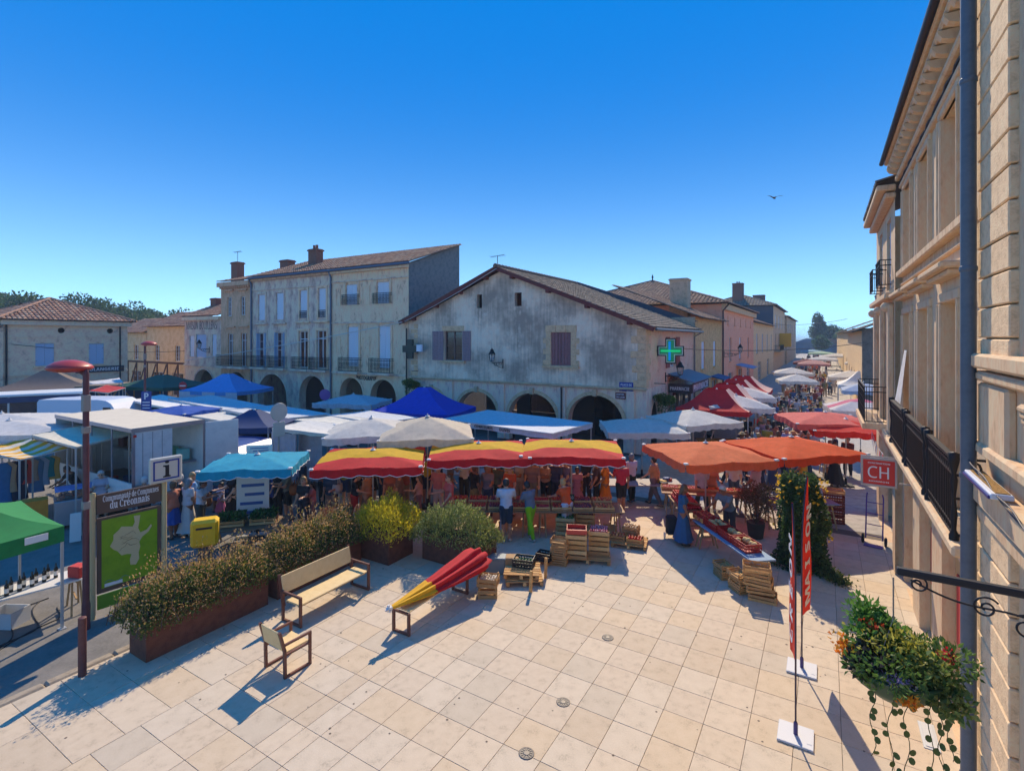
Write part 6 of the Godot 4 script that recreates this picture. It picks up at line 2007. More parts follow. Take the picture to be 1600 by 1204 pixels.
# ---------- stalls down the street ----------
func build_street_market() -> void:
	var white := rgb(242, 240, 234)
	for k in 4:
		var z := -28.6 - k * 3.4
		pavilion(["nearest red peaked tent with lit side coloured paler", "second red peaked tent with lit side coloured paler", "third red peaked tent with lit side coloured paler", "farthest red peaked tent with lit side coloured paler"][k] + " in the row along the left side of the street", [V(-6.5, 2.35, z + 1.6), V(-3.1, 2.35, z + 1.6), V(-3.1, 2.35, z - 1.6), V(-6.5, 2.35, z - 1.6)], 2.35, 3.25, rgb(222, 36, 40), {"group": "red peaked tents along the street", "panel": rgb(228, 176, 156), "ridge": 0.3})  # paler panel puts the sunlight on the right slope into the cloth colour
	var ps := [
		[1150, 632, 2.45, 3.0, 2.6, 20.0, white, "white parasol nearest the red peaked tents"],
		[1160, 617, 2.5, 3.2, 2.6, 15.0, white, "white parasol tucked behind the nearest white one by the red tents"],
		[1238, 582, 2.4, 3.4, 3.0, 10.0, white, "flat white parasol beyond the red peaked tents"],
		[1245, 594, 2.4, 2.8, 2.6, 10.0, white, "low white parasol beside the last red tent"],
		[1272, 568, 2.5, 3.6, 3.2, 0.0, rgb(214, 160, 150), "pinkish parasol far down the street's left side"],
		[1262, 566, 2.5, 3.4, 3.0, 0.0, rgb(120, 34, 52), "maroon parasol far down the street's left side"],
		[1286, 561, 2.5, 4.0, 3.4, 0.0, white, "white parasol in the far street beyond the maroon one"],
		[1308, 556, 2.5, 5.0, 4.0, 0.0, white, "wide white parasol near the street's far end"],
		[1284, 552, 2.5, 5.0, 4.0, 0.0, rgb(186, 216, 186), "pale green parasol near the street's far end"],
		[1270, 549, 2.5, 5.0, 4.0, 0.0, rgb(160, 200, 214), "pale turquoise parasol at the street's far end"],
		[1330, 588, 2.5, 3.4, 3.2, 0.0, white, "large white parasol on the street's right before the bare gable"],
		[1350, 609, 2.3, 2.6, 2.6, 0.0, rgb(196, 208, 226), "pale blue parasol by the ornate balcony"],
		[1345, 638, 2.35, 2.9, 2.6, 8.0, rgb(232, 214, 214), "white and pink striped parasol below the ornate balcony"],
		[1338, 567, 2.3, 2.6, 2.4, 0.0, white, "small white parasol far right in the street"]]
	for p in ps:
		var cols := [p[6]]
		if p[7].begins_with("white and pink"): cols = [rgb(232, 226, 222), rgb(214, 110, 140), rgb(232, 226, 222)]
		parasol(p[7], rect_at(p[0], p[1], p[2], p[3], p[4], p[5]), p[2], p[2] + 0.5, cols, {"group": "parasols down the street"})
	pavilion("white peaked tent on the street's right beside the ornate balcony", rect_at(1345, 600, 2.3, 3.0, 3.0, 0.0), 2.3, 3.3, white, {})
	var c := stand(1136, 712)
	trestle("table under a mustard cloth in front of the street crowd", c, rad(24.0), 2.9, 0.8, 0.8, rgb(150, 96, 30))
	var q := N()
	var rows := []
	for j in 5:
		var row := []
		for i in 25:
			row.append(V(-1.5 + i * 0.125, 0.83 - j * 0.17, 0.44 + 0.03 * sin(i * 1.7) * j * 0.3))
		rows.append(row)
	q.sheet(rows, true)
	solo("table_cloth", q, cloth(rgb(176, 112, 28), 0.1), "mustard cloth hanging from the table in front of the street crowd", "cloth", c, Basis(UP, rad(24.0)))
	for a in [[1330, 745, 12.0, 2.4, rgb(40, 90, 160), "blue-draped table under the bright red parasol"], [1200, 690, 40.0, 2.4, rgb(120, 110, 100), "table in the street behind the orange parasols"], [1345, 640, 80.0, 2.6, rgb(190, 160, 120), "food table under the white tent on the right"], [1165, 655, 70.0, 3.0, rgb(150, 120, 90), "table under the first red peaked tent"], [1195, 632, 75.0, 3.0, rgb(160, 130, 100), "table under the second red peaked tent"]]:
		trestle(a[5], stand(a[0], a[1]), rad(a[2]), a[3], 0.8, 0.8, a[4])

# ---------- fixed furniture on the paving ----------
func bench_frame(th: Node3D, x: float, depth: float, h: float, m: Material, back := 0.0) -> void:
	var b := N()
	b.bevel(V(x, h * 0.5, depth * 0.5 - 0.03), V(0.05, h, 0.06), 0.006)
	b.bevel(V(x, h * 0.5, -depth * 0.5 + 0.03), V(0.05, h, 0.06), 0.006)
	b.bevel(V(x, 0.025, 0), V(0.048, 0.045, depth - 0.12), 0.005)
	b.bevel(V(x, h - 0.022, 0), V(0.048, 0.044, depth - 0.12), 0.005)
	if back > 0: b.bar(V(x, 0.30, -depth * 0.5 + 0.05), V(x, back, -depth * 0.5 - 0.10), 0.05, 0.06)
	put(th, "side_frame", b, m)

func build_furniture() -> void:
	var corten := grain("corten", [rgb(74, 42, 32), rgb(104, 60, 44), rgb(124, 76, 54), rgb(92, 54, 40)], 0.9, 801, 0.85, 0.15, 0.12)
	var frame := grain("rust_paint", [rgb(92, 54, 42), rgb(112, 68, 52), rgb(122, 78, 60)], 0.5, 811, 0.55, 0.05)
	var board := grain("beige_board", [rgb(214, 182, 124), rgb(226, 196, 138), rgb(232, 204, 150)], 0.9, 821, 0.6, 0.05)
	var pl := [
		[V(-10.86, 0, -5.88), V(0.62, 0.78, 2.42), "long rust-brown steel planter nearest the left corner of the paving"],
		[V(-10.86, 0, -8.55), V(0.62, 0.78, 2.46), "long rust-brown steel planter behind the beige bench"],
		[V(-10.24, 0, -10.36), V(1.14, 0.84, 0.94), "square rust-brown planter holding the golden shrub"],
		[V(-8.24, 0, -11.0), V(1.96, 0.7, 0.62), "rust-brown planter with green shrub beside the men at the stall"]]
	for p in pl:
		var th := thing("steel_planter", p[2], "planter", p[0], 0.0, "rust-brown steel planters")
		var s: Vector3 = p[1]
		var t := 0.02
		for e in [[V(0, s.y * 0.5, s.z * 0.5 - t * 0.5), V(s.x, s.y, t)], [V(0, s.y * 0.5, -s.z * 0.5 + t * 0.5), V(s.x, s.y, t)], [V(s.x * 0.5 - t * 0.5, s.y * 0.5, 0), V(t, s.y, s.z - 2 * t)], [V(-s.x * 0.5 + t * 0.5, s.y * 0.5, 0), V(t, s.y, s.z - 2 * t)]]:
			var b := N()
			b.bevel(e[0], e[1], 0.004)
			put(th, "side_plate", b, corten)
		var b := N()
		b.box(V(0, s.y - 0.1, 0), V(s.x - 2 * t - 0.004, 0.06, s.z - 2 * t - 0.004))
		put(th, "soil", b, plain("soil", rgb(58, 44, 34), 0.98))
	var th := thing("bench", "beige slatted bench with rust-brown arms and backrest", "bench", V(-9.42, 0, -7.78), PI / 2)
	for x in [-0.92, 0.92]: bench_frame(th, x, 0.62, 0.62, frame, 0.92)
	var b := N()
	b.bevel(V(0, 0.43, 0.03), V(1.84, 0.035, 0.46), 0.008); put(th, "seat", b, board)
	b = N()
	b.xf = Transform3D(Basis(RIGHT, -0.22), V(0, 0.72, -0.33))
	b.bevel(ZERO, V(1.82, 0.36, 0.03), 0.008); put(th, "backrest", b, board)
	b = N()
	b.bevel(V(0, 0.40, 0.2), V(1.8, 0.03, 0.05), 0.004); b.bevel(V(0, 0.40, -0.16), V(1.8, 0.03, 0.05), 0.004); put(th, "seat_rail", b, frame)
	var pa := at(414, 1039); var pb := at(450, 1061); var pc := at(485, 1040)
	var cc := (pa + pc) * 0.5
	var dirx := (pa - pb).normalized()
	th = thing("armchair", "beige single chair with rust-brown frame standing on the paving", "chair", cc, atan2(-dirx.z, dirx.x))
	for x in [-0.29, 0.29]:
		b = N()
		put(th, "side_frame", chair_side(x), frame)
	b = N(); b.bevel(V(0, 0.42, 0.02), V(0.52, 0.03, 0.46), 0.008); put(th, "seat", b, board)
	b = N()
	b.xf = Transform3D(Basis(RIGHT, -0.2), V(0, 0.66, -0.31))
	b.bevel(ZERO, V(0.53, 0.34, 0.025), 0.008); put(th, "backrest", b, board)
	th = thing("bench", "rust-brown low bench under the folded red and yellow parasol", "bench", V(-7.25, 0, -8.75), PI / 2)
	for x in [-0.98, 0.98]: bench_frame(th, x, 0.46, 0.45, frame)
	b = N(); b.bevel(V(0, 0.465, 0), V(1.9, 0.03, 0.42), 0.008); put(th, "seat", b, board)
	folded_parasol()
	b = N()
	b.lathe(ZERO, [P(0.062, 0.0), P(0.062, 1.0), P(0.055, 1.015), P(0.0, 1.02)], 18)
	solo("bollard", b, grain("bollard_rust", [rgb(84, 46, 44), rgb(104, 60, 54), rgb(116, 72, 62)], 0.4, 831, 0.6, 0.05), "rust-brown round bollard at the kerb's left end", "bollard", V(-11.12, 0, -3.93))
	lamp_post("tall purple-brown street lamp with red dome beside the map board", V(-13.04, -0.1, -4.67), 5.35, V(-0.35, 0, 0.18), 0.06, 0.4)
	lamp_post("distant red-domed street lamp in front of the yellow houses", stand(226, 690), 5.6, V(0.75, 0, 0.1), 0.06, 0.4)
	map_board()
	th = thing("letter_box", "yellow letter box behind the hedge by the map board", "letter box", V(-13.55, -0.1, -7.35), rad(55.0))
	var yl := grain("post_yellow", [rgb(222, 170, 10), rgb(238, 188, 20), rgb(240, 196, 44)], 0.7, 841, 0.45, 0.03)
	b = N(); b.bevel(V(0, 1.05, 0), V(0.62, 0.68, 0.42), 0.07); put(th, "box", b, yl)
	b = N(); b.bevel(V(0, 1.2, 0.212), V(0.36, 0.05, 0.02), 0.005); put(th, "slot", b, plain("iron_dark", rgb(38, 38, 40), 0.6, 0.3))
	b = N(); b.bevel(V(0, 0.36, 0), V(0.3, 0.72, 0.24), 0.01); put(th, "stand", b, plain("post_grey", rgb(70, 72, 78), 0.6))
	road_sign_back(stand(435, 800))
	th = thing("parking_sign", "blue parking notice board on a pole among the awnings", "sign", stand(229, 720))
	b = N(); b.tube([ZERO, V(0, 3.4, 0)], 0.03, 8); put(th, "pole", b, plain("galvanised", rgb(140, 142, 144), 0.4, 0.6))
	b = N(); b.bevel(V(0, 2.85, 0.04), V(0.48, 1.05, 0.03), 0.01)
	var pn := put(th, "panel", b, plain("sign_blue", rgb(28, 62, 140), 0.5))
	letters(pn, "lettering", "P", 0.32, plain("sign_white", rgb(220, 222, 222), 0.6), V(0, 3.15, 0.06))
	for k in 3:
		b = N(); b.box(V(0, 2.86 - k * 0.14, 0.058), V(0.34, 0.05, 0.006)); put(pn, "print_line", b, plain("sign_white", rgb(220, 222, 222), 0.6))
	th.rotation.y = rad(35.0)
	disc_sign("red stop sign at the mouth of the side street", stand(286, 660), rgb(186, 30, 40), 2.6)
	disc_sign("round no-parking sign on a pole before the grey house's arch", stand(508, 700), rgb(96, 66, 140), 2.9)
	feather_flag("near red feather flag with white letters on a white base plate", V(-0.37, 0, -8.77), "CRÉON", 3.35, 1.08, V(-0.17, 0, -0.98), -1.0)
	feather_flag("far red feather flag lettered MAISON on a white base plate", V(-0.35, 0, -10.6), "MAISON", 3.35, 0.95, V(0.21, 0, -0.97), 1.0)
	th = thing("shop_sign", "square red projecting sign reading CH in a grey frame", "sign", V(1.02, 2.93, -14.0))
	b = N()
	for e in [[V(0, 0.29, 0), V(0.66, 0.045, 0.06)], [V(0, -0.29, 0), V(0.66, 0.045, 0.06)], [V(-0.31, 0, 0), V(0.045, 0.54, 0.06)], [V(0.31, 0, 0), V(0.045, 0.54, 0.06)]]: b.bevel(e[0], e[1], 0.006)
	put(th, "frame", b, plain("sign_frame", rgb(168, 166, 168), 0.4, 0.4))
	b = N(); b.bevel(ZERO, V(0.575, 0.535, 0.04), 0.004)
	pn = put(th, "panel", b, plain("sign_red", rgb(206, 48, 42), 0.5))
	var wl := plain("sign_white", rgb(220, 222, 222), 0.6)
	letters(pn, "lettering", "CH", 0.25, wl, V(0, -0.01, 0.022), Basis.IDENTITY, false, false, 0.006)
	letters(pn, "lettering", "CONSTRUCTION", 0.035, wl, V(0, 0.2, 0.022), Basis.IDENTITY, false, true, 0.004, 0.4)
	letters(pn, "lettering", "HORIZON", 0.03, wl, V(0, -0.2, 0.022), Basis.IDENTITY, false, true, 0.004, 0.36)
	b = N(); b.bar(V(-0.33, 0.34, 0), V(0.62, 0.34, 0), 0.03, 0.03); b.bar(V(0.36, -0.2, 0), V(0.62, -0.2, 0), 0.03, 0.03)
	put(th, "bracket", b, plain("sign_frame", rgb(168, 166, 168), 0.4, 0.4))
	th = thing("hand_truck", "purple two-wheeled hand truck propped against the right wall", "hand truck", V(1.2, 0, -18.0), rad(-10.0))
	var pur := plain("truck_purple", rgb(86, 54, 130), 0.45)
	b = N()
	for x in [-0.2, 0.2]: b.tube([V(x, 0.16, 0), V(x, 1.3, -0.22), V(x * 0.9, 1.42, -0.18)], 0.018, 8)
	for k in 4: b.tube([V(-0.2, 0.25 + k * 0.3, -0.02 - k * 0.058), V(0.2, 0.25 + k * 0.3, -0.02 - k * 0.058)], 0.012, 6)
	put(th, "rail", b, pur)
	b = N(); b.bevel(V(0, 0.02, 0.14), V(0.44, 0.012, 0.26), 0.003); put(th, "toe_plate", b, pur)
	for x in [-0.27, 0.27]:
		b = N(); b.lathe(ZERO, [P(0.0, 0.03), P(0.1, 0.03), P(0.13, 0.02), P(0.13, -0.02), P(0.1, -0.03), P(0.0, -0.03)], 16)
		put(th, "wheel", b, plain("tyre", rgb(30, 30, 31), 0.85), V(x, 0.13, -0.04), Basis(FORWARD, PI / 2))
	th = thing("sandwich_board", "narrow folded white board leaning beside the steel food counter", "board", stand(118, 845), rad(68.0))
	for s in [-1.0, 1.0]:
		b = N(); b.bevel(ZERO, V(0.26, 0.8, 0.02), 0.004)
		put(th, "panel", b, plain("board_white", rgb(206, 204, 196), 0.7), V(0, 0.44, s * 0.14), Basis(RIGHT, -s * 0.3))

func chair_side(x: float) -> MB:
	var b := N()
	b.bevel(V(x, 0.3, 0.25), V(0.045, 0.6, 0.05), 0.006)
	b.bar(V(x, 0.0, -0.24), V(x, 0.5, -0.25), 0.045, 0.05)
	b.bar(V(x, 0.48, -0.25), V(x, 0.84, -0.35), 0.045, 0.05)
	b.bevel(V(x, 0.022, 0), V(0.043, 0.04, 0.45), 0.005)
	b.bevel(V(x, 0.58, -0.01), V(0.043, 0.04, 0.5), 0.005)
	b.bevel(V(x, 0.4, 0), V(0.043, 0.035, 0.46), 0.005)
	return b

func folded_parasol() -> void:
	var a := V(-7.3, 0.60, -7.52); var e := V(-6.98, 0.72, -10.15)
	var th := thing("folded_parasol", "folded red and yellow parasol lying on the low bench", "parasol", a)
	var d := (e - a); var l := d.length(); d /= l
	var sx := UP.cross(d).normalized(); var sy := d.cross(sx)
	var f := func(t0: float, t1: float, n: int) -> MB:
		var b := N()
		var rows := []
		for j in n + 1:
			var t := lerpf(t0, t1, float(j) / n)
			var r := 0.035 + 0.27 * pow(t, 0.8)
			if t > 0.93: r *= 1.0 - (t - 0.93) * 2.0
			var row := []
			for i in 65:
				var an := TAU * i / 64.0
				var fold := 1.0 + (0.20 * sin(an * 8.0 + t * 2.0) + 0.10 * sin(an * 13.0 + 1.0 + t * 5.0)) * minf(1.0, t * 3.0)
				var rr_ := r * fold
				var p := d * (l * t) + sx * cos(an) * rr_ * 1.15 + sy * (sin(an) * rr_ * 0.72)
				p.y -= 0.05 * sin(t * PI)
				row.append(p)
			rows.append(row)
		b.sheet(rows, true)
		return b
	put(th, "canopy", f.call(0.0, 0.4, 14), cloth(rgb(240, 180, 20), 0.3))
	put(th, "canopy", f.call(0.4, 1.0, 22), cloth(rgb(204, 18, 30), 0.3))
	var b := N()
	b.tube([d * -0.12, d * 0.02], [0.02, 0.05], 10)
	for k in 5: b.bevel(d * -0.03 + sx * 0.05 * cos(k * 1.3) + sy * 0.05 * sin(k * 1.3), V(0.045, 0.045, 0.06), 0.008)
	put(th, "tip_fittings", b, plain("pad_white", rgb(222, 218, 210), 0.7))
	b = N()
	for k in 4: b.tube([d * (l * 0.96) + sx * 0.1 * (k - 1.5), d * (l * 1.02) + sx * 0.12 * (k - 1.5) + UP * 0.03], 0.014, 6)
	b.tube([d * (l * 0.5), d * (l * 1.04)], 0.024, 8)
	put(th, "pole", b, plain("pole_metal", rgb(188, 186, 180), 0.4, 0.5))

func lamp_post(label: String, p: Vector3, h: float, arm: Vector3, r: float, dome: float) -> void:
	var th := thing("street_lamp", label, "street lamp", p)
	var paint := grain("lamp_paint", [rgb(74, 36, 44), rgb(94, 48, 54), rgb(104, 58, 62)], 0.8, 851, 0.5, 0.04)
	var red := plain("lamp_red", rgb(178, 58, 48), 0.4)
	var b := N()
	b.lathe(ZERO, [P(r * 1.25, 0), P(r * 1.25, 0.5), P(r * 1.05, 0.56), P(r, 0.6), P(r * 0.9, h - 0.1), P(r * 0.5, h), P(0, h)], 16)
	put(th, "post", b, paint)
	b = N(); b.tube([V(0, h - 0.12, 0), arm * 0.4 + UP * (h - 0.02), arm * 0.8 + UP * h], [0.05, 0.045, 0.04], 8)
	put(th, "arm", b, paint)
	b = N()
	var c := arm * 0.9 + UP * (h + 0.0)
	b.lathe(c, [P(0.0, -0.06), P(dome * 0.6, -0.06), P(dome * 0.9, -0.02), P(dome, 0.02), P(dome * 0.9, 0.08), P(dome * 0.6, 0.15), P(dome * 0.25, 0.185), P(0, 0.19)], 28)
	put(th, "lamp_dome", b, red)
	for k in 3:
		b = N()
		var y: float = h - [0.7, 1.25, 2.8][k]
		b.bevel(V(0, y, 0), V(r * 2.15, [0.34, 0.14, 0.16][k], r * 2.15), 0.01)
		put(th, "sticker_band", b, plain("band_grey", rgb(150, 140, 128), 0.7))

func map_board() -> void:
	var a := at(144, 968, -0.1); var e := at(256, 930, -0.1)
	var ux := (e - a).normalized(); var w := (e - a).length()
	var th := thing("map_board", "green district map board with brown header between two cream posts", "sign", a, atan2(-ux.z, ux.x))
	var cream := plain("post_cream", rgb(196, 176, 128), 0.6)
	var b := N()
	for x in [0.0, w]:
		b = N(); b.lathe(V(x, 0, 0), [P(0.055, 0), P(0.055, 2.68 if x == 0.0 else 3.2), P(0.0, 2.7 if x == 0.0 else 3.22)], 14); put(th, "post", b, cream)
	var brown := plain("header_brown", rgb(92, 74, 62), 0.6)
	b = N(); b.bevel(V(w * 0.5, 2.42, 0), V(w - 0.12, 0.42, 0.05), 0.008)
	var hd := put(th, "header", b, brown)
	var wl := plain("sign_white", rgb(220, 222, 222), 0.6)
	letters(hd, "lettering", "Communauté de Communes", 0.125, wl, V(w * 0.52, 2.52, 0.027), Basis.IDENTITY, true, true, 0.005, w * 0.78)
	letters(hd, "lettering", "du Créonnais", 0.16, wl, V(w * 0.5, 2.36, 0.027), Basis.IDENTITY, true, true, 0.005, w * 0.55)
	b = N(); b.bevel(V(w * 0.5, 1.32, 0), V(w - 0.14, 1.62, 0.05), 0.008)
	var fr := put(th, "frame", b, brown)
	b = N(); b.box(V(w * 0.5, 1.34, 0.03), V(w - 0.3, 1.46, 0.008))
	var map := put(fr, "map_sheet", b, grain("map_green", [rgb(100, 142, 12), rgb(122, 162, 18), rgb(132, 172, 30)], 1.2, 861, 0.5, 0.0))
	var pts := PackedVector2Array()
	var shape := [[0.56, 0.98], [0.68, 0.97], [0.66, 0.86], [0.64, 0.78], [0.68, 0.70], [0.80, 0.72], [0.88, 0.79], [0.90, 0.76], [0.83, 0.68], [0.72, 0.63], [0.66, 0.56], [0.68, 0.48], [0.65, 0.40], [0.66, 0.30], [0.60, 0.22], [0.50, 0.24], [0.49, 0.32], [0.52, 0.40], [0.44, 0.42], [0.34, 0.42], [0.27, 0.50], [0.20, 0.54], [0.14, 0.60], [0.20, 0.68], [0.20, 0.76], [0.30, 0.82], [0.34, 0.86], [0.44, 0.84], [0.54, 0.82], [0.58, 0.88]]
	for k in range(shape.size() - 1, -1, -1): pts.append(P(shape[k][0] * (w - 0.3) + 0.15, 0.61 + shape[k][1] * 1.44))
	b = N(); b.poly(pts, V(0, 0, 0.038), RIGHT, UP, 0.003)
	put(fr, "land_outline", b, plain("map_land", rgb(196, 184, 138), 0.6))
	var rl := RandomNumberGenerator.new(); rl.seed = 8
	for k in 6:
		var p := V(w * rl.randf_range(0.34, 0.44), 0.61 + 1.44 * rl.randf_range(0.48, 0.72), 0.041)
		b = N()
		for j in 5:
			var n_ := p + V(rl.randf_range(0.02, 0.09), rl.randf_range(-0.06, 0.06), 0)
			b.bar(p, n_, 0.006, 0.003)
			p = n_
		put(fr, "road_line", b, plain("map_line", rgb(90, 80, 70), 0.6))
	b = N()
	for k in 9: b.bar(V(0.2 + k * 0.055, 0.72 + 0.04 * sin(k * 1.2), 0.036), V(0.2 + (k + 1) * 0.055, 0.72 + 0.04 * sin((k + 1) * 1.2), 0.036), 0.016, 0.003)
	put(fr, "river_line", b, plain("map_water", rgb(80, 140, 160), 0.6))
	b = N(); b.box(V(w * 0.27, 0.66, 0.038), V(0.32, 0.07, 0.004)); put(fr, "legend", b, wl)
	b = N(); b.bevel(V(w * 0.5, 0.32, 0), V(w - 0.16, 0.3, 0.04), 0.006)
	put(th, "lower_panel", b, plain("map_low", rgb(104, 146, 20), 0.6))
	var i := thing("information_sign", "white and blue information sign with letter i above the map board", "sign", e + V(0.0, 2.95, 0) + ux.cross(UP) * 0.1, atan2(-ux.z, ux.x))
	b = N(); b.bevel(ZERO, V(0.66, 0.58, 0.1), 0.02); put(i, "cabinet", b, plain("sign_cream", rgb(206, 200, 182), 0.5))
	b = N()
	for q in [[V(0, 0.205, 0.053), V(0.53, 0.035, 0.006)], [V(0, -0.205, 0.053), V(0.53, 0.035, 0.006)], [V(-0.248, 0, 0.053), V(0.035, 0.375, 0.006)], [V(0.248, 0, 0.053), V(0.035, 0.375, 0.006)]]: b.box(q[0], q[1])
	put(i, "border", b, plain("sign_blue", rgb(28, 62, 140), 0.5))
	letters(i, "lettering", "i", 0.36, plain("black_paint", rgb(28, 28, 30), 0.7), V(0, 0.0, 0.053), Basis.IDENTITY, true, true, 0.006)

func road_sign_back(p: Vector3) -> void:
	var th := thing("road_sign", "back of a tall round road sign with plate below, among the awnings", "sign", p, rad(85.0))
	var g := plain("galvanised", rgb(140, 142, 144), 0.4, 0.6)
	var b := N(); b.tube([ZERO, V(0, 3.7, 0)], 0.03, 8); put(th, "pole", b, g)
	b = N(); b.lathe(ZERO, [P(0.0, -0.015), P(0.3, -0.015), P(0.31, 0.0), P(0.3, 0.02), P(0.0, 0.02)], 26)
	put(th, "disc", b, plain("sign_back", rgb(176, 178, 172), 0.5, 0.2), V(0, 3.45, 0.03), Basis(RIGHT, PI / 2))
	b = N(); b.bevel(V(0, 2.85, 0.035), V(0.42, 0.5, 0.02), 0.006); put(th, "plate", b, plain("sign_back", rgb(176, 178, 172), 0.5, 0.2))

func disc_sign(label: String, p: Vector3, c: Color, h: float) -> void:
	var th := thing("round_sign", label, "sign", p, rad(31.0))
	var b := N(); b.tube([ZERO, V(0, h + 0.3, 0)], 0.035, 8); put(th, "pole", b, plain("galvanised", rgb(140, 142, 144), 0.4, 0.6))
	b = N(); b.lathe(ZERO, [P(0.0, 0.02), P(0.29, 0.02), P(0.3, 0.0), P(0.0, -0.01)], 8 if c.g < 0.2 else 24)
	put(th, "face", b, plain("disc" + c.to_html(), c, 0.5), V(0, h, 0.05), Basis(RIGHT, PI / 2))
	b = N(); b.bevel(V(0, h - (0.0 if c.g < 0.2 else 0.5), 0.075), V(0.42, 0.08 if c.g < 0.2 else 0.18, 0.02), 0.004); put(th, "bar", b, plain("sign_white", rgb(220, 222, 222), 0.6))

func feather_flag(label: String, p: Vector3, text: String, h: float, low: float, dir: Vector3, side: float) -> void:
	var th := thing("feather_flag", label, "flag", p, 0.0, "red feather flags")
	var b := N(); b.bevel(V(0, 0.02, 0), V(0.47, 0.03, 0.47), 0.006)
	b.bevel(V(0.18, 0.036, 0.12), V(0.06, 0.006, 0.025), 0.002)
	put(th, "base_plate", b, plain("plate_white", rgb(200, 202, 204), 0.55))
	b = N(); b.lathe(ZERO, [P(0.03, 0.03), P(0.03, 0.2), P(0.02, 0.22)], 10); put(th, "socket", b, plain("socket", rgb(58, 48, 110), 0.4))
	dir = dir.normalized()
	var face := dir.cross(UP) * side
	var curve := func(t: float) -> Vector3:
		return V(0, 0.2 + t * (h - 0.2), 0) + dir * 0.34 * pow(maxf(0.0, t - 0.55) / 0.45, 2.2)
	var pts := []
	for k in 25: pts.append(curve.call(k / 24.0))
	b = N(); b.tube(pts, 0.013, 8); put(th, "pole", b, plain("pole_dark", rgb(44, 36, 62), 0.4))
	var rows := []
	for j in 31:
		var t := lerpf((low - 0.2) / (h - 0.2), 1.0, j / 30.0)
		var a: Vector3 = curve.call(t)
		var w := 0.56 * (1.0 - pow(maxf(0.0, (t - 0.6) / 0.4), 2.0) * 0.95)
		var row := []
		for i in 9:
			var s := i / 8.0
			row.append(a + dir * w * s + face * 0.02 * sin(t * 9.0 + s * 4.0) * s + V(0, -0.10 * s if j == 0 else 0.0, 0))
		rows.append(row)
	b = N(); b.sheet(rows)
	var fl := put(th, "flag_cloth", b, cloth(rgb(240, 60, 30), 0.6))
	var hh := h - low - 0.6
	var n := text.length()
	for k in n:
		if text[k] == " ": continue
		var t := ((low - 0.2) + 0.12 + hh * (k + 0.5) / n) / (h - 0.2)
		var a: Vector3 = curve.call(t)
		letters(fl, "lettering", text[k], minf(0.3, hh / n * 1.25), plain("sign_white", rgb(220, 222, 222), 0.6), a + dir * 0.26 + face * 0.028, Basis(UP, face.cross(UP), face), false, true, 0.004)

# ---------- crates, tables, goods ----------
func wood_mats() -> Array:
	var out := []
	for k in 4:
		var c: Color = [rgb(206, 160, 98), rgb(190, 142, 84), rgb(214, 176, 118), rgb(178, 134, 84)][k]
		out.append(grain("crate_wood%d" % k, [c.darkened(0.22), c, c.lightened(0.08)], 0.5 + 0.1 * k, 901 + k, 0.85, 0.1))
	return out

func shared_box(s: Vector3, bev := 0.003) -> ArrayMesh:
	var key := "box%s" % s
	if not meshes.has(key):
		var b := N(); b.bevel(ZERO, s, bev); meshes[key] = b.mesh()
	return meshes[key]

func crate(label: String, p: Vector3, yaw: float, s: Vector3, slats: int, group := "wooden crates", called := "wooden_crate") -> Node3D:
	var th := thing(called, label, "crate", p, yaw, group)
	var wm := wood_mats()
	var sh := s.y / (slats + (slats - 1) * 0.35)
	for k in slats:
		var y := sh * 0.5 + k * sh * 1.35
		for q in [-1.0, 1.0]:
			put(th, "slat", shared_box(V(s.x, sh, 0.012)), wm[rng.randi() % 4], V(0, y, q * (s.z * 0.5 - 0.006)))
			put(th, "slat", shared_box(V(0.012, sh, s.z - 0.05)), wm[rng.randi() % 4], V(q * (s.x * 0.5 - 0.006), y, 0))
	for qx in [-1.0, 1.0]:
		for qz in [-1.0, 1.0]: put(th, "corner_post", shared_box(V(0.03, s.y + 0.02, 0.03)), wm[0], V(qx * (s.x * 0.5 - 0.03), s.y * 0.5 + 0.01, qz * (s.z * 0.5 - 0.03)))
	for k in 3: put(th, "bottom_board", shared_box(V(s.x - 0.03, 0.01, s.z / 3.0 - 0.02)), wm[k], V(0, 0.012, (k - 1) * s.z / 3.0))
	return th

func crate_copy(src: Node3D, p: Vector3, yaw: float, label: String) -> Node3D: return copy_of(src, p, yaw, label)

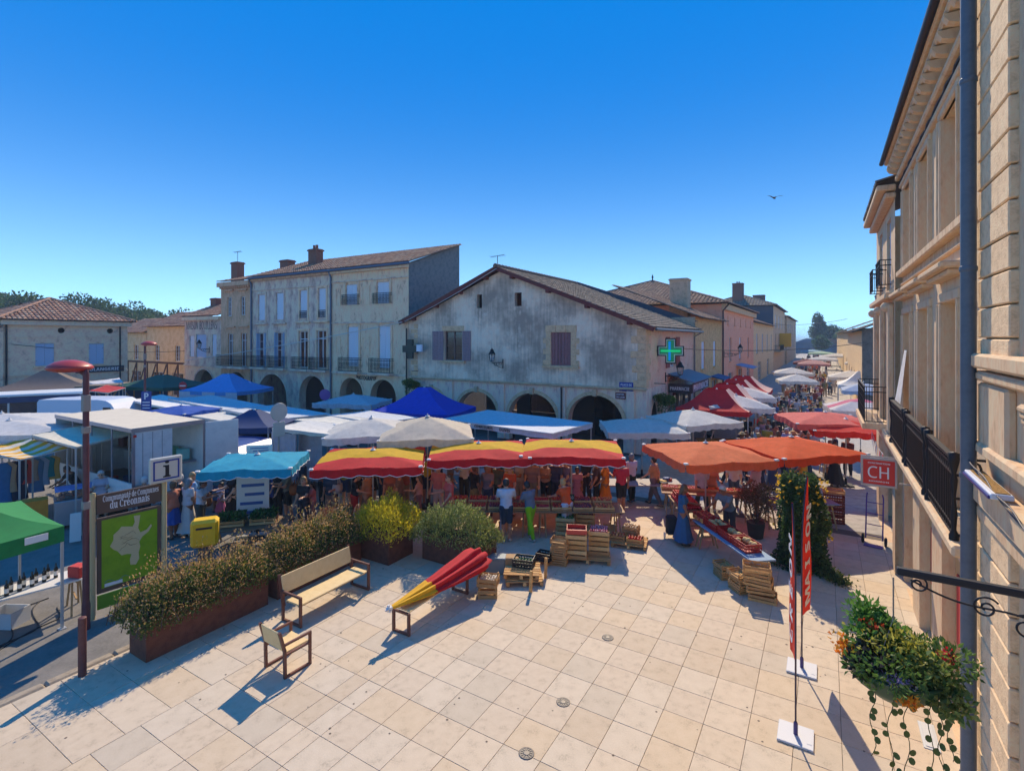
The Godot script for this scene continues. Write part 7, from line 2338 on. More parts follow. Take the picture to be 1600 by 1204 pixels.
func fruit(called: String, label: String, category: String, p: Vector3, yaw: float, w: float, d: float, r: float, cols: Array, layers := 1) -> void:
	var key := "fruit%.3f" % r
	if not meshes.has(key):
		var b := N()
		b.lathe(ZERO, [P(0.0, -r * 0.85), P(r * 0.7, -r * 0.65), P(r, 0.0), P(r * 0.75, r * 0.65), P(r * 0.2, r * 0.85), P(0.0, r * 0.78)], 9)
		meshes[key] = b.mesh()
	var mm := MultiMesh.new()
	mm.transform_format = MultiMesh.TRANSFORM_3D; mm.use_colors = true; mm.mesh = meshes[key]
	var nx := int(w / (r * 1.9)); var nz := int(d / (r * 1.9))
	mm.instance_count = nx * nz * layers
	var k := 0
	for l in layers:
		for x in nx:
			for z in nz:
				var q := V((x + 0.5) * w / nx - w * 0.5 + rng.randf_range(-0.3, 0.3) * r, r * (0.85 + l * 1.3) + rng.randf_range(0, 0.5) * r, (z + 0.5) * d / nz - d * 0.5 + rng.randf_range(-0.3, 0.3) * r)
				mm.set_instance_transform(k, Transform3D(Basis(V(rng.randfn(), rng.randfn(), rng.randfn()).normalized(), rng.randf() * 6.0).scaled(ONE * rng.randf_range(0.85, 1.12)), q))
				var c: Color = cols[rng.randi() % cols.size()]
				mm.set_instance_color(k, c * rng.randf_range(0.85, 1.12))
				k += 1
	var o := MultiMeshInstance3D.new()
	o.multimesh = mm; o.material_override = vcol("fruit_skin", 0.35)
	o.name = numbered(called)
	add_child(o)
	o.position = p; o.rotation.y = yaw
	meta(o, label, category, "", "stuff")

func plastic_crate(label: String, p: Vector3, yaw: float, s: Vector3, c: Color, group: String) -> Node3D:
	var th := thing("plastic_crate", label, "crate", p, yaw, group)
	var m := plain("plastic" + c.to_html(), c, 0.45)
	for q in [-1.0, 1.0]:
		for side in 2:
			var b := N()
			var l: float = s.x if side == 0 else s.z
			var hh := s.y
			for y in [0.02, hh * 0.5, hh - 0.025]: b.box(V(0, y, 0), V(l, 0.045 if y > 0.1 else 0.04, 0.014))
			var n := int(l / 0.07)
			for k in n + 1: b.box(V(-l * 0.5 + 0.012 + k * (l - 0.024) / n, hh * 0.5, 0.003), V(0.018, hh - 0.01, 0.012))
			if side == 0: put(th, "side_grille", b, m, V(0, 0, q * (s.z * 0.5 - 0.008)))
			else: put(th, "end_grille", b, m, V(q * (s.x * 0.5 - 0.02), 0, 0), Basis(UP, PI / 2))
	var b := N(); b.box(V(0, 0.012, 0), V(s.x - 0.05, 0.012, s.z - 0.05)); put(th, "bottom", b, m)
	return th

func pallet(label: String, p: Vector3, yaw: float, w: float, d: float) -> void:
	var th := thing("pallet", label, "pallet", p, yaw, "wooden pallets")
	var wm := wood_mats()
	for k in 6: put(th, "deck_board", shared_box(V(w, 0.02, d / 6.0 - 0.025)), wm[k % 4], V(0, 0.11, (k + 0.5) * d / 6.0 - d * 0.5))
	for k in 3:
		put(th, "bearer", shared_box(V(0.08, 0.08, d)), wm[(k + 1) % 4], V((k - 1) * (w * 0.5 - 0.05), 0.058, 0))

func build_stalls() -> void:
	var tomato := [Color(0.55, 0.03, 0.02), Color(0.62, 0.05, 0.02), Color(0.48, 0.02, 0.02), Color(0.6, 0.12, 0.03)]
	var peach := [Color(0.7, 0.25, 0.06), Color(0.75, 0.35, 0.1), Color(0.6, 0.12, 0.05)]
	var onion := [Color(0.5, 0.28, 0.12), Color(0.62, 0.42, 0.2), Color(0.55, 0.35, 0.18)]
	var plum := [Color(0.16, 0.03, 0.06), Color(0.25, 0.04, 0.06), Color(0.34, 0.05, 0.05)]
	var green := [Color(0.05, 0.14, 0.03), Color(0.08, 0.2, 0.04), Color(0.03, 0.09, 0.03)]
	var cher := [Color(0.5, 0.02, 0.03), Color(0.62, 0.1, 0.1), Color(0.4, 0.01, 0.03)]
	var a := V(-9.9, 0, -12.55); var e := V(-5.2, 0, -15.2)
	var ux := (e - a).normalized(); var yaw := atan2(-ux.z, ux.x)
	var tray := crate("wooden tray standing at the left end of the tomato stall", a + ux * 0.35 + UP * 0.79, yaw, V(0.58, 0.11, 0.4), 2, "fruit trays on the tomato stall", "wooden_tray")
	for k in 2:
		trestle("trestle table, %s half of the long tomato stall" % ["left", "right"][k], a.lerp(e, 0.25 + k * 0.5), yaw, 2.62, 0.95, 0.78, rgb(150, 118, 84), "tables of the tomato stall")
	var kinds := [tomato, tomato, plum, tomato, cher, tomato, plum, peach]
	var kn := ["tomatoes", "tomatoes", "plums", "tomatoes", "cherries", "tomatoes", "plums", "peaches"]
	for k in 8:
		for r in 2:
			var p := a + ux * (0.35 + k * 0.63) + ux.cross(UP) * (0.24 - r * 0.46) + UP * (0.79 + r * 0.06)
			var row: String = ["front", "back"][r]
			if k == 0 and r == 0: tray.position = p
			else: crate_copy(tray, p, yaw, "%s %s-row fruit tray from the left on the tomato stall" % [nth[k], row])
			fruit("%s" % kn[k], "%s heaped in the %s %s-row tray from the left on the stall" % [kn[k], nth[k], row], "fruit", p + UP * 0.03, yaw, 0.52, 0.34, 0.036 if kinds[k] != cher else 0.02, kinds[k], 2)
	var sg := thing("price_sign", "dark green price slate standing on the tomato stall", "sign", a + ux * 3.75 + UP * 0.95, yaw)
	var b := N(); b.bevel(V(0, 0.14, 0.1), V(0.3, 0.22, 0.012), 0.004); put(sg, "slate", b, plain("slate_green", rgb(26, 62, 50), 0.6))
	b = N(); b.bar(V(0, -0.1, 0.1), V(0, 0.06, 0.1), 0.012, 0.012); put(sg, "stick", b, plain("raw_wood", rgb(172, 140, 100), 0.85))
	letters(sg, "lettering", "2€50", 0.08, plain("sign_white", rgb(220, 222, 222), 0.6), V(0, 0.14, 0.107), Basis.IDENTITY, false, false, 0.002)
	var bin := crate("tall slatted wooden bin with green sacks, left of the back pair", at(884, 838), rad(20.0), V(0.55, 0.62, 0.5), 5, "slatted bins", "slatted_bin")
	var b2 := crate_copy(bin, at(915, 832), rad(20.0), "tall slatted wooden bin of dark plums, right of the back pair")
	fruit("plums", "dark plums filling the right bin of the back pair", "fruit", b2.position + UP * 0.56, rad(20.0), 0.46, 0.42, 0.03, plum, 2)
	fruit("courgettes", "dark green vegetables filling the left bin of the back pair", "vegetables", bin.position + UP * 0.56, rad(20.0), 0.46, 0.42, 0.04, green, 1)
	pallet("pallet under the two front slatted bins", at(918, 874), rad(22.0), 1.2, 0.62)
	var b3 := crate_copy(bin, at(901, 868, 0.12), rad(20.0), "tall slatted wooden bin, left of the front pair, with a red tray on top")
	b3.position.y = 0.12
	var b4 := crate_copy(bin, at(936, 862, 0.12), rad(20.0), "tall slatted wooden bin of radishes, right of the front pair")
	b4.position.y = 0.12
	fruit("radishes", "pink radishes filling the right bin of the front pair", "vegetables", b4.position + UP * 0.56, rad(20.0), 0.46, 0.42, 0.03, [Color(0.6, 0.08, 0.12), Color(0.7, 0.3, 0.3), Color(0.65, 0.15, 0.16)], 2)
	plastic_crate("red-edged tray lying tilted on the left front bin", b3.position + UP * 0.64, rad(24.0), V(0.54, 0.12, 0.44), rgb(190, 62, 50), "plastic crates by the tomato stall")
	var low := crate("bottom tray in the stack left of the slatted bins", at(874, 880), rad(14.0), V(0.42, 0.1, 0.34), 2, "stacked trays beside the bins", "wooden_tray")
	for k in 5:
		crate_copy(low, low.position + V(rng.randf_range(-0.03, 0.03), 0.112 * (k + 1), rng.randf_range(-0.03, 0.03)), rad(14.0 + rng.randf_range(-8, 8)), ["second", "third", "fourth", "fifth", "topmost"][k] + (" tray up in the stack left of the slatted bins" if k < 4 else " tray in the stack left of the slatted bins"))
	crate_copy(low, at(851, 877), rad(5.0), "single wooden tray under the black crate left of the tray stack")
	var bc := plastic_crate("black plastic crate on a wooden tray left of the tray stack", at(851, 874, 0.12), rad(5.0), V(0.4, 0.2, 0.3), rgb(30, 30, 34), "plastic crates by the tomato stall")
	pallet("low pallet under the onion and tomato trays", at(984, 850), rad(12.0), 0.98, 0.8)
	var tp := at(984, 848)
	var tr := crate("tray of tomatoes at the front left of the low pallet", tp + V(-0.3, 0.12, 0.2), rad(12.0), V(0.46, 0.14, 0.36), 2, "trays on the low pallet", "wooden_tray")
	fruit("tomatoes", "tomatoes in the front left tray of the low pallet", "fruit", tr.position + UP * 0.05, rad(12.0), 0.4, 0.3, 0.036, peach, 2)
	var t2 := crate_copy(tr, tp + V(0.22, 0.12, 0.18), rad(12.0), "tray of tomatoes at the front right of the low pallet")
	fruit("tomatoes", "tomatoes in the front right tray of the low pallet", "fruit", t2.position + UP * 0.05, rad(12.0), 0.4, 0.3, 0.036, tomato, 2)
	crate_copy(tr, tp + V(-0.02, 0.12, -0.2), rad(12.0), "lower tray at the back of the low pallet")
	var t3 := crate_copy(tr, tp + V(-0.02, 0.28, -0.18), rad(4.0), "tilted tray of onions on top at the back of the low pallet")
	fruit("onions", "brown onions in the raised tray of the low pallet", "vegetables", t3.position + UP * 0.05, rad(4.0), 0.4, 0.3, 0.038, onion, 2)
	crate_copy(tr, at(953, 836), rad(30.0), "empty wooden tray behind the low pallet").scale = V(0.8, 2.0, 0.8)
	var s1 := crate_copy(low, at(762, 930), rad(32.0), "bottom crate of the pair beside the folded parasol"); s1.scale = V(1.05, 1.9, 1.05)
	var s2 := crate_copy(low, at(763, 929) + UP * 0.24, rad(20.0), "top crate of garlic of the pair beside the folded parasol"); s2.scale = V(1.1, 1.9, 1.1)
	fruit("garlic", "pale garlic bulbs in the top crate beside the folded parasol", "vegetables", s2.position + UP * 0.08, rad(20.0), 0.38, 0.3, 0.03, [Color(0.72, 0.6, 0.42), Color(0.78, 0.68, 0.5)], 2)
	var pc := at(818, 905)
	pallet("bottom pallet of the pile behind the garlic crates", pc, rad(34.0), 0.9, 0.8)
	pallet("top pallet of the pile, carrying a black crate", pc + V(-0.06, 0.125, -0.04), rad(26.0), 0.86, 0.76)
	plastic_crate("black plastic crate with vegetables on the pallet pile", pc + V(-0.1, 0.25, -0.2), rad(16.0), V(0.52, 0.2, 0.36), rgb(30, 32, 36), "plastic crates by the tomato stall")
	fruit("cucumbers", "green vegetables lying in the black crate on the pallets", "vegetables", pc + V(-0.1, 0.28, -0.2), rad(16.0), 0.44, 0.3, 0.034, green, 2)
	b = N(); b.bevel(V(0, 0.2, 0), V(0.46, 0.4, 0.3), 0.015)
	solo("carton", b, plain("carton_brown", rgb(176, 140, 96), 0.85), "brown carton standing behind the pallet pile", "box", at(796, 893), Basis(UP, 0.5))
	b = N(); b.bevel(V(0, 0.19, 0), V(0.5, 0.36, 0.32), 0.03); b.bevel(V(0, 0.38, 0), V(0.52, 0.05, 0.34), 0.015)
	solo("cool_box", b, plain("cool_grey", rgb(120, 134, 140), 0.5), "grey cool box next to the brown carton", "box", at(775, 893), Basis(UP, 0.45))
	var up := thing("upright_post", "pair of wooden uprights at the right side of the pallet pile", "post", at(829, 925))
	for x in [0.0, 0.34]:
		b = N(); b.bar(V(-x * 0.1, 0, -x * 2.4), V(-x * 0.1 + 0.02, 0.5, -x * 2.4), 0.05, 0.06); put(up, "post", b, wood_mats()[0])
	var vc := at(388, 812, 0.6) * V(1, 0, 1)
	trestle("low table with crates of leafy greens under the turquoise parasol", vc, rad(46.0), 2.2, 1.0, 0.6, rgb(120, 96, 70))
	var vd := V(cos(rad(46.0)), 0, -sin(rad(46.0)))
	var gc := crate("left crate of dark leafy greens under the turquoise parasol", (vc + V(0, 0.52, 0)) - vd * 0.42, rad(46.0), V(0.7, 0.16, 0.55), 2, "crates of greens")
	var gc2 := crate_copy(gc, (vc + V(0, 0.52, 0)) + vd * 0.42, rad(46.0), "right crate of dark leafy greens under the turquoise parasol")
	for g in [gc, gc2]:
		var pts := []
		for k in 500:
			var q := V(rng.randf_range(-0.32, 0.32), 0.14 + rng.randf() * 0.12, rng.randf_range(-0.25, 0.25))
			pts.append([g.position + q.rotated(UP, g.rotation.y), UP])
		var o := leaves(self, numbered("leafy_greens"), pts, leaf_mesh(0.12, 0.07), green, vcol("leaf", 0.6, 0.9))
		meta(o, "dark chard and lettuce heaped in the %s crate under the turquoise parasol" % ("left" if g == gc else "right"), "vegetables", "", "stuff")
	trestle("table of carrots, beans and plums below the leftmost striped parasol", V(-11.95, 0, -11.1), rad(42.0), 2.6, 1.0, 0.72, rgb(130, 104, 76))
	var d2 := V(cos(rad(42.0)), 0, -sin(rad(42.0)))
	var goods := [["carrots", [Color(0.75, 0.22, 0.04), Color(0.8, 0.32, 0.08)], 0.03], ["beans", green, 0.025], ["potatoes", onion, 0.04], ["aubergines", [Color(0.05, 0.02, 0.05), Color(0.09, 0.03, 0.07)], 0.045], ["peppers", [Color(0.7, 0.1, 0.03), Color(0.7, 0.5, 0.05)], 0.04]]
	for k in 5: fruit(goods[k][0], "%s heaped on the table below the leftmost striped parasol" % goods[k][0], "vegetables", V(-11.95, 0.64, -11.1) + d2 * (k - 2) * 0.5, rad(42.0), 0.44, 0.8, goods[k][2], goods[k][1], 2)
	for nb in [[395, 742, 1.75, 0.9, 1.5, "white roll-up banner with blue print under the turquoise parasol"], [405, 695, 2.3, 0.8, 0.5, "white price notice hung above the turquoise parasol"]]:
		var np := at(nb[0], nb[1], nb[2])
		var nt := thing("notice_panel", nb[5], "notice", np, rad(46.0))
		b = N(); b.bevel(V(0, -nb[4] * 0.5, 0), V(nb[3], nb[4], 0.02), 0.004); put(nt, "panel", b, plain("paper_white", rgb(226, 224, 216), 0.8))
		for k in 4:
			b = N(); b.box(V(0.05 * sin(k * 2.0), -nb[4] * (0.2 + 0.18 * k), 0.012), V(nb[3] * (0.7 - 0.1 * (k % 2)), nb[4] * 0.06, 0.004)); put(nt, "print_line", b, plain("print_blue", rgb(70, 100, 160), 0.7))
		if nb[4] > 1.0:
			b = N(); b.bevel(V(0, -np.y - 0.06, 0), V(nb[3], 0.08, 0.3), 0.01); b.box(V(0, -0.9, -0.03), V(0.03, 1.8, 0.02)); put(nt, "stand", b, plain("leg_metal", rgb(196, 196, 192), 0.4, 0.4))
	var ma := V(-2.95, 0, -15.5); var me := V(-1.25, 0, -13.45)
	var mu := (me - ma).normalized(); var myaw := atan2(-mu.z, mu.x)
	trestle("narrow trestle table carrying red melon crates", ma.lerp(me, 0.5), myaw, 2.8, 0.62, 0.72, rgb(120, 150, 176), "tables of the melon stall")
	var mcs := rgb(168, 34, 34)
	var names := ["far", "middle", "near"]
	for k in 3:
		var p := ma + mu * (0.72 + k * 0.66) + UP * 0.725
		plastic_crate("%s red plastic crate of melons on the narrow table" % names[k], p, myaw, V(0.6, 0.2, 0.42), mcs, "red melon crates")
		for j in [7, 4, 5][k]:
			var q = p + mu * (-0.2 + 0.13 * (j % 4)) + mu.cross(UP) * (-0.1 + 0.2 * int(j / 4.0)) + UP * (0.12 + 0.03 * (j % 2))
			b = N()
			b.lathe(ZERO, [P(0.0, -0.075), P(0.05, -0.06), P(0.078, 0.0), P(0.06, 0.052), P(0.02, 0.074), P(0.0, 0.07)], 14)
			solo("melon", b, grain("melon_skin", [rgb(176, 140, 80), rgb(206, 176, 116), rgb(190, 168, 96)], 0.1, 921, 0.7, 0.2), "round netted melon in the %s red crate" % names[k], "melon", q, Basis(V(rng.randfn(), 1, rng.randfn()).normalized(), rng.randf() * 6), "melons in the %s red crate" % names[k])
	for k in 3:
		var up2 := ma + mu * (0.06 - k * 0.66) + UP * 0.725
		if k > 0: up2 = V(-3.7, 0.79, -16.6) + V(0.30, 0, 0.55) * (1.7 - k * 1.2)
		plastic_crate(["red plastic crate of peaches at the melon table's far end", "red crate on the near part of the side table", "red crate on the far part of the side table"][k], up2, myaw if k == 0 else rad(-62.0), V(0.6, 0.18, 0.42), mcs, "red melon crates")
		fruit("tomatoes", "red fruit in the %s red crate beside the woman in the blue dress" % nth[k], "fruit", up2 + UP * 0.09, myaw if k == 0 else rad(-62.0), 0.52, 0.36, 0.036, tomato, 2)
	fruit("peaches", "peaches in the upper end of the melon table", "fruit", ma + mu * 0.1 + UP * 0.73, myaw, 0.5, 0.5, 0.04, peach, 2)
	for st in [[1131, 900, 3, "far stack under the melon table"], [1156, 922, 4, "middle stack under the melon table"]]:
		var base := at(st[0], st[1])
		for k in st[2]: crate_copy(low, base + V(rng.randf_range(-0.03, 0.03), 0.115 * k, rng.randf_range(-0.03, 0.03)), myaw + rng.randf_range(-0.15, 0.15), "%s wooden tray up from the ground in the %s" % [nth[k], st[3]])
	var sb := at(1192, 936)
	var big := crate("bottom tray of the near stack beside the red melon crates", sb, rad(2.0), V(0.58, 0.14, 0.4), 2, "near tray stack", "wooden_tray")
	for k in 4: crate_copy(big, sb + V(-0.06 - 0.02 * k + rng.randf_range(-0.03, 0.02), 0.15 * (k + 1), -0.06), rad(rng.randf_range(-4, 10)), ["second", "third", "fourth", "topmost, upturned"][k] + " tray of the near stack beside the red melon crates")
	var fa := V(-4.75, 0, -17.7); var fe := V(-2.0, 0, -18.6)
	var fu := (fe - fa).normalized(); var fy := atan2(-fu.z, fu.x)
	trestle("fruit table under the left orange parasol", fa.lerp(fe, 0.5), fy, 2.9, 1.0, 0.8, rgb(150, 118, 84), "tables of the melon stall")
	var fk := [cher, cher, peach, tomato, cher]
	var fn := ["cherries", "strawberries", "apricots", "tomatoes", "nectarines"]
	for k in 5:
		var p := fa + fu * (0.3 + k * 0.58) + UP * 0.8
		crate_copy(tray, p, fy, "fruit tray of %s under the left orange parasol" % fn[k])
		fruit(fn[k], "%s in a tray under the left orange parasol" % fn[k], "fruit", p + UP * 0.02, fy, 0.52, 0.34, 0.024, fk[k], 2)
	trestle("side table joining the fruit table and the melon table", V(-3.7, 0, -16.6), rad(-62.0), 1.6, 0.7, 0.78, rgb(150, 118, 84), "tables of the melon stall")
	fruit("strawberries", "red fruit on the side table by the woman in the blue dress", "fruit", V(-3.7, 0.79, -16.6), rad(-62.0), 1.4, 0.6, 0.026, cher, 2)
	for k in 4: plastic_crate(["bottom", "second", "third", "top"][k] + " crate in the dark red stack right of the climbing plant", at(1303, 815) + UP * 0.23 * k, rad(8.0), V(0.56, 0.22, 0.4), rgb(112, 28, 26), "dark red crate stack")
	crate_copy(tray, at(1303, 815) + UP * 0.93, rad(8.0), "wooden tray on top of the dark red crate stack")
	trestle("table behind the climbing plant under the right orange parasol", V(-0.75, 0, -18.6), rad(30.0), 2.2, 0.8, 0.8, rgb(130, 150, 170), "tables of the melon stall")
	var tro := thing("shopping_trolley", "dark wheeled shopping trolley behind the woman in the blue dress", "trolley", at(1049, 842), 0.5)
	b = N(); b.bevel(V(0, 0.42, 0), V(0.3, 0.55, 0.24), 0.05); put(tro, "bag", b, cloth(rgb(40, 40, 48), 0.0))
	b = N(); b.tube([V(-0.12, 0.1, -0.12), V(-0.12, 0.95, -0.2), V(0.12, 0.95, -0.2), V(0.12, 0.1, -0.12)], 0.012, 6); put(tro, "handle", b, plain("galvanised", rgb(140, 142, 144), 0.4, 0.6))
	for x in [-0.17, 0.17]:
		b = N(); b.lathe(ZERO, [P(0.0, 0.02), P(0.05, 0.02), P(0.08, 0.015), P(0.08, -0.015), P(0.0, -0.02)], 14)
		put(tro, "wheel", b, plain("trolley_wheel", rgb(200, 198, 194), 0.6), V(x, 0.08, -0.1), Basis(FORWARD, PI / 2))

# ---------- plants ----------
func hedge_points(n: int, c: Vector3, hx: float, hz: float, base: float, hgt: float, seed_: int, shell := 0.35) -> Array:
	var rr := RandomNumberGenerator.new(); rr.seed = seed_
	var f := FastNoiseLite.new(); f.seed = seed_; f.frequency = 1.6; f.fractal_octaves = 3
	var out := []
	while out.size() < n:
		var x := rr.randf_range(-1, 1); var z := rr.randf_range(-1, 1)
		var wx := c.x + x * hx; var wz := c.z + z * hz
		var nn := f.get_noise_2d(wx, wz)
		var shape := (1.0 - pow(absf(x), 3.0)) * (1.0 - pow(absf(z), 7.0))
		var top := base + hgt * shape * (0.85 + 0.55 * nn) + 0.05 * rr.randfn()
		if top < base * 0.8: continue
		var lo := base * 0.72 if absf(x) < 0.75 else base * 0.95 - 0.18
		var y := lerpf(lo, top, pow(rr.randf(), shell))
		out.append([V(wx, y, wz), V(x * 0.8, 0.6, z * 0.5).normalized()])
	return out

func twigs(parent: Node, pts: Array, root_y: float, n: int, m: Material) -> void:
	var b := N()
	for k in n:
		var p: Vector3 = pts[(k * 37) % pts.size()][0]
		var q := V(p.x + rng.randf_range(-0.15, 0.15), root_y, p.z + rng.randf_range(-0.15, 0.15))
		b.tube([q, q.lerp(p, 0.6) + V(rng.randf_range(-0.04, 0.04), 0, rng.randf_range(-0.04, 0.04)), p], [0.009, 0.006, 0.003], 4)
	put(parent, "stem", b, m).set_meta("kind", "stuff")

func build_plants() -> void:
	var leafm := vcol("leaf", 0.6, 0.9)
	var bark := plain("bark", rgb(84, 70, 58), 0.95)
	var dg := [Color(0.12, 0.18, 0.03), Color(0.16, 0.22, 0.04), Color(0.08, 0.13, 0.02)]
	var bronze := [Color(0.50, 0.27, 0.10), Color(0.58, 0.36, 0.14), Color(0.42, 0.28, 0.07), Color(0.34, 0.28, 0.05), Color(0.62, 0.42, 0.20)]
	for h in [[V(-10.88, 0, -5.88), 0.56, 1.42, "bushy bronze-tipped hedge in the planter nearest the left corner", 1], [V(-10.88, 0, -8.55), 0.54, 1.36, "bushy bronze-tipped hedge in the planter behind the bench", 2]]:
		var th := thing("hedge_plant", h[3], "shrub", V(h[0].x, 0.7, h[0].z), 0.0, "bronze-tipped hedges")
		var o := -th.position
		var p1 := hedge_points(13000, h[0], h[1], h[2], 0.72, 0.58, 40 + h[4], 0.45)
		var a := leaves(th, "foliage", p1, leaf_mesh(0.055, 0.03), dg, leafm); a.position = o; a.set_meta("kind", "stuff")
		var p2 := hedge_points(4800, h[0], h[1] * 1.03, h[2] * 1.02, 0.76, 0.66, 40 + h[4], 0.16)
		a = leaves(th, "new_shoots", p2, leaf_mesh(0.05, 0.026), bronze, leafm, 0.7, 1.3, 0.6); a.position = o; a.set_meta("kind", "stuff")
		var p3 := hedge_points(800, h[0], h[1] * 1.12, h[2] * 1.05, 0.8, 0.98, 40 + h[4], 0.1)
		a = leaves(th, "loose_shoots", p3, leaf_mesh(0.05, 0.024), bronze, leafm, 0.7, 1.3, 0.9); a.position = o; a.set_meta("kind", "stuff")
		twigs(th, p3, 0.66, 110, bark)
		th.get_child(-1).position = o
	var th := thing("golden_shrub", "golden-yellow feathery shrub in the square planter", "shrub", V(-10.24, 0.75, -10.36))
	var gp := hedge_points(9000, V(-10.2, 0, -10.4), 0.86, 0.8, 0.82, 0.72, 61, 0.35)
	var a := leaves(th, "foliage", gp, leaf_mesh(0.075, 0.02), [Color(0.72, 0.56, 0.02), Color(0.78, 0.64, 0.04), Color(0.58, 0.50, 0.02), Color(0.42, 0.40, 0.02)], leafm, 0.7, 1.4, 0.9)
	a.position = -th.position; a.set_meta("kind", "stuff")
	twigs(th, gp, 0.7, 40, bark); th.get_child(-1).position = -th.position
	th = thing("green_shrub", "loose grey-green shrub in the planter beside the two stallholders", "shrub", V(-8.24, 0.6, -11.0))
	gp = hedge_points(9000, V(-8.3, 0, -11.0), 1.12, 0.62, 0.68, 0.85, 71, 0.4)
	a = leaves(th, "foliage", gp, leaf_mesh(0.07, 0.024), [Color(0.20, 0.25, 0.06), Color(0.27, 0.31, 0.08), Color(0.13, 0.17, 0.035), Color(0.38, 0.40, 0.14)], leafm, 0.7, 1.4, 0.9)
	a.position = -th.position; a.set_meta("kind", "stuff")
	twigs(th, gp, 0.55, 40, bark); th.get_child(-1).position = -th.position
	var cp := V(-0.52, 0, -15.35)
	th = thing("climbing_plant", "tall dense dark green plant column with yellow flowers on the paving", "plant", cp)
	var rr := RandomNumberGenerator.new(); rr.seed = 17
	var pts := []
	while pts.size() < 15000:
		var y := rr.randf() * 2.3
		var an := rr.randf() * TAU
		var r := (0.52 + 0.09 * sin(an * 3.0 + y * 2.0) + 0.08 * sin(an * 5.0 - y * 3.0)) * (1.0 - 0.35 * pow(y / 2.3, 3.0)) * (1.0 if y > 0.3 else 1.0 + (0.3 - y) * 0.9)
		r *= pow(rr.randf(), 0.22)
		pts.append([V(cos(an) * r, y + 0.06 * rr.randfn(), sin(an) * r), V(cos(an), -0.1, sin(an))])
	a = leaves(th, "foliage", pts, leaf_mesh(0.075, 0.05), [Color(0.05, 0.10, 0.025), Color(0.07, 0.14, 0.035), Color(0.10, 0.18, 0.045), Color(0.04, 0.08, 0.02)], leafm); a.set_meta("kind", "stuff")
	pts = []
	for k in 110:
		var an := rr.randf() * TAU
		var y := rr.randf_range(1.7, 2.3)
		pts.append([V(cos(an) * 0.55, y, sin(an) * 0.55), V(cos(an), 0.6, sin(an))])
	for k in 30:
		var an := rr.randf() * TAU
		pts.append([V(cos(an) * 0.7, rr.randf_range(0.5, 1.6), sin(an) * 0.7), V(cos(an), 0.3, sin(an))])
	a = leaves(th, "flowers", pts, leaf_mesh(0.08, 0.08), [Color(0.75, 0.42, 0.02), Color(0.8, 0.55, 0.05)], leafm); a.set_meta("kind", "stuff")
	var b := N(); b.lathe(ZERO, [P(0.42, 0.0), P(0.46, 0.3), P(0.44, 0.32), P(0.0, 0.28)], 16); b.tube([V(0, 0.2, 0), V(0, 2.2, 0)], 0.04, 6)
	put(th, "tub", b, plain("tub_dark", rgb(60, 52, 46), 0.8))
	pts = []
	for k in 900:
		var t := rr.randf()
		pts.append([V(0.5 + t * 0.42 + 0.1 * rr.randfn(), 0.04 + 0.16 * rr.randf() * (1.0 - t), 0.30 + 0.3 * t + 0.14 * rr.randfn()), V(0.5, 0.4, 0.3)])
	a = leaves(th, "trailing_foliage", pts, leaf_mesh(0.07, 0.045), [Color(0.10, 0.14, 0.03), Color(0.07, 0.11, 0.03)], leafm); a.set_meta("kind", "stuff")
	var bp := V(-1.75, 0, -16.9)
	th = thing("dry_plant", "airy brownish plant in a pot left of the climbing column", "plant", bp)
	pts = []
	for p in crown_points(2600, V(0.62, 0.55, 0.6), 5, 8): pts.append([p[0] + V(0, 1.05, 0), p[1]])
	a = leaves(th, "foliage", pts, leaf_mesh(0.06, 0.035), [Color(0.16, 0.10, 0.06), Color(0.12, 0.11, 0.05), Color(0.20, 0.14, 0.09)], leafm); a.set_meta("kind", "stuff")
	b = N(); b.lathe(ZERO, [P(0.2, 0.0), P(0.26, 0.45), P(0.24, 0.45), P(0.0, 0.4)], 14); put(th, "pot", b, plain("tub_dark", rgb(60, 52, 46), 0.8))
	b = N()
	for k in 9: b.tube([V(0, 0.4, 0), V(cos(k * 0.7) * 0.4, 1.0 + 0.05 * k, sin(k * 0.7) * 0.4)], [0.014, 0.005], 5)
	put(th, "stem", b, bark)
	hanging_basket()
	for h in [[V(-22.6, 3.0, -25.2), "dark hanging basket at the left corner of the gabled house"], [V(-7.05, 2.75, -27.2), "green hanging basket by the pharmacy house's street corner"]]:
		th = thing("hanging_basket", h[1], "hanging basket", h[0])
		pts = []
		for p in crown_points(1800, V(0.55, 0.4, 0.55), 7, 7): pts.append([p[0], p[1]])
		for k in 260:
			var an := rr.randf() * TAU
			pts.append([V(cos(an) * 0.4, -rr.randf() * 0.7, sin(an) * 0.4), V(0, -1, 0)])
		a = leaves(th, "foliage", pts, leaf_mesh(0.09, 0.06), dg, leafm); a.set_meta("kind", "stuff")
		b = N(); b.lathe(V(0, -0.3, 0), [P(0.0, 0.0), P(0.2, 0.05), P(0.3, 0.25)], 14); put(th, "bowl", b, plain("bowl_green", rgb(24, 74, 50), 0.5))
		b = N(); b.bar(V(0, 0.75, 0), V(0.0, 0.75, -0.62) if h[0].x < -10 else V(-0.62, 0.75, 0), 0.03, 0.03); b.tube([V(0, 0.75, 0), V(0, -0.05, 0)], 0.008, 4); put(th, "bracket", b, plain("lantern_iron", rgb(30, 30, 32), 0.5, 0.4))

